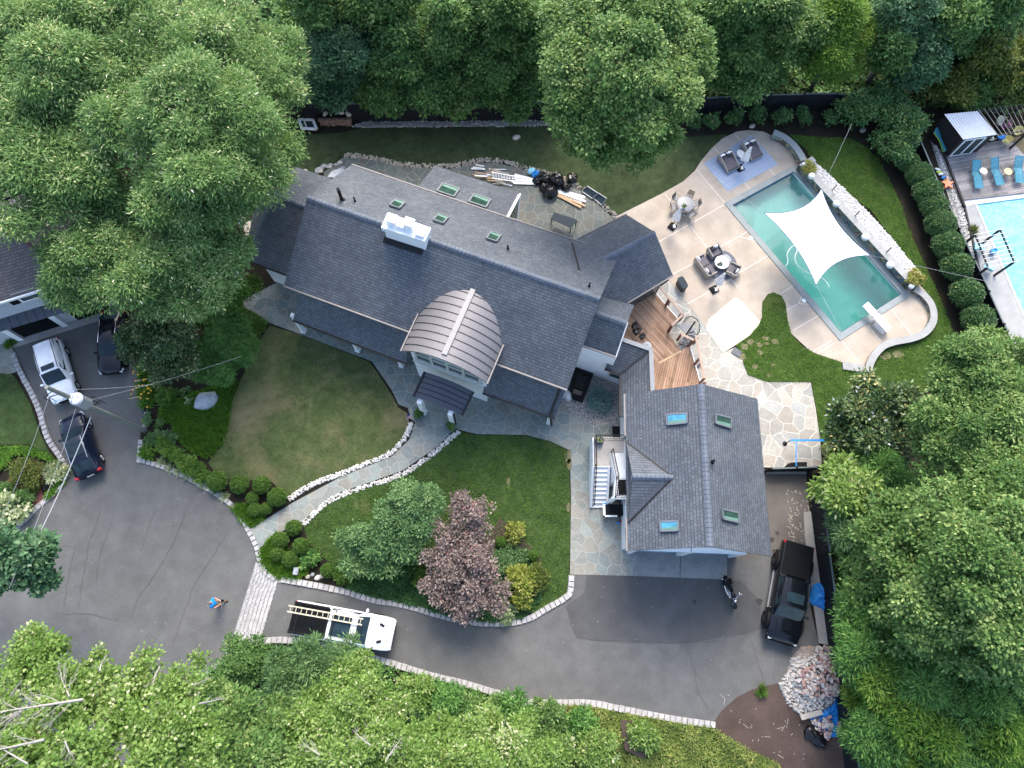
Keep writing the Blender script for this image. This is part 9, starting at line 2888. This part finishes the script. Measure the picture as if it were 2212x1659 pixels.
shrub('fern', 'pale striped hosta by the lower kerb below the purple tree', 1097, 1325, .55, .45, LF['hosta'], 320, .30, .10, 'plant')
shrub('spirea', 'light green arching shrub beside the small boxwood by the lower kerb', 742, 1240, .60, .6, LF['box'], 1200, .20, .05)
shrub('spirea', 'pale leafed shrub with large leaves by the rocks', 672, 1213, .55, .5, LF['maple'], 600, .2, .11)
leafcover('groundcover', 'dark ivy-like groundcover under the island trees', pl('717,1218 760,1222 810,1245 900,1250 1000,1230 1090,1180 1140,1190 1170,1240 1168,1295 1130,1335 1071,1344 1004,1339 937,1322 871,1303 804,1290 750,1272'), 17000, LF['cover'], .13, .08, .05, .35)
cover('groundcover', 'grassy groundcover between the kerb and the path', pl('560,1200 578,1170 600,1150 640,1215 665,1235 640,1250 600,1246 575,1230'), 1300, LF['grassy'], 4, .28, .04)
cover('groundcover', 'grassy groundcover where the path meets the drive', pl('500,1095 530,1090 565,1105 575,1115 545,1138 528,1130'), 700, LF['grassy'], 4, .28, .04)
tuft('grass_tuft', 'lone grass tuft at the upper edge of the brown mulch by the drive', 1644, 1493, .5, LF['box'], 70, .45, .035)
for i, (px, py) in enumerate(((1778, 970), (1796, 968), (1790, 985), (1786, 1000))):
 tuft('lily_turf', ('upper left', 'upper right', 'middle', 'lowest')[i] + ' spiky striped plant at the edge of the pale flagstones by the magnolia', px, py, .36, LF['hosta'], 40, .34, .035, group='spiky plants by the magnolia')
shrub('fern', 'feathery fern below the barrier strap and the magnolia', 1815, 993, .7, .6, LF['arborvitae'], 900, .26, .05, 'plant')
# ---- left bed by the drive
shrub('azalea', 'wide rounded shrub in the red mulch bed at the left', 58, 1027, 1.15, .9, LF['olive'], 3200, .12, .07)
shrub('azalea', 'smaller dark shrub below the wide one in the red mulch', 48, 1080, .75, .7, LF['forest'], 1600, .12, .07)
shrub('azalea', 'dark shrub at the left edge of the red mulch bed', 14, 1066, .7, .7, LF['forest'], 1500, .12, .07)
shrub('lambs_ear', 'grey-green soft plant beside the curved kerb left of the black crossover', 122, 1020, .75, .45, LF['hosta'], 1300, .19, .09, 'plant')
shrub('hosta', 'small lime hosta in the red mulch bed', 72, 1050, .38, .35, LF['box'], 260, .2, .1, 'plant')
shrub('hydrangea', 'pale variegated leafy shrub at the left edge under the reaching branch', 22, 1105, .9, 1.2, LF['hosta'], 900, .26, .17)
leafcover('groundcover', 'bright groundcover edging the left bed', pl('-40,965 60,965 112,985 135,1010 112,1000 80,985 30,985 14,1010 -40,1040'), 3500, LF['grassy'], .16, .06, .05, .3)
leafcover('groundcover', 'green groundcover along the inner side of the left kerb', pl('135,1035 145,1040 125,1062 105,1080 100,1072'), 900, LF['grassy'], .16, .06, .05, .3)
leafcover('groundcover', 'dark leafy edge at the bottom of the left bed', pl('-40,1080 20,1085 40,1120 30,1145 -40,1140'), 2000, LF['maple'], .16, .08, .05, .5)
tuft('fern', 'small fern in front of the neighbour garage pillar', 25, 742, .6, LF['grassy'], 60, .5, .05, 'plant')
# grass plants of the neighbour terrace
tuft('grass_tuft', 'golden grass tuft at the upper post of the dark pergola', 2100, 498, .5, LF['olive'], 60, .5, .035)
shrub('flowering_plant', 'magenta flowering plant under the pale pergola', 2172, 268, .45, .6, LF['forest'], 420, .14, .08, 'plant', extra=(LF['flower_pink'], .4))
# scattered leaves of the lawns: grass blades standing in the pool-side and front lawns
cover('grass_blades', 'short grass blades standing across the front right lawn', FRONT_R, 26000, LF['grassy'], 1, .11, .03, .028, .8, .5)
cover('grass_blades', 'short grass blades standing across the lawn by the pool', RIGHT, 26000, LF['grassy'], 1, .11, .03, .062, .8, .5)
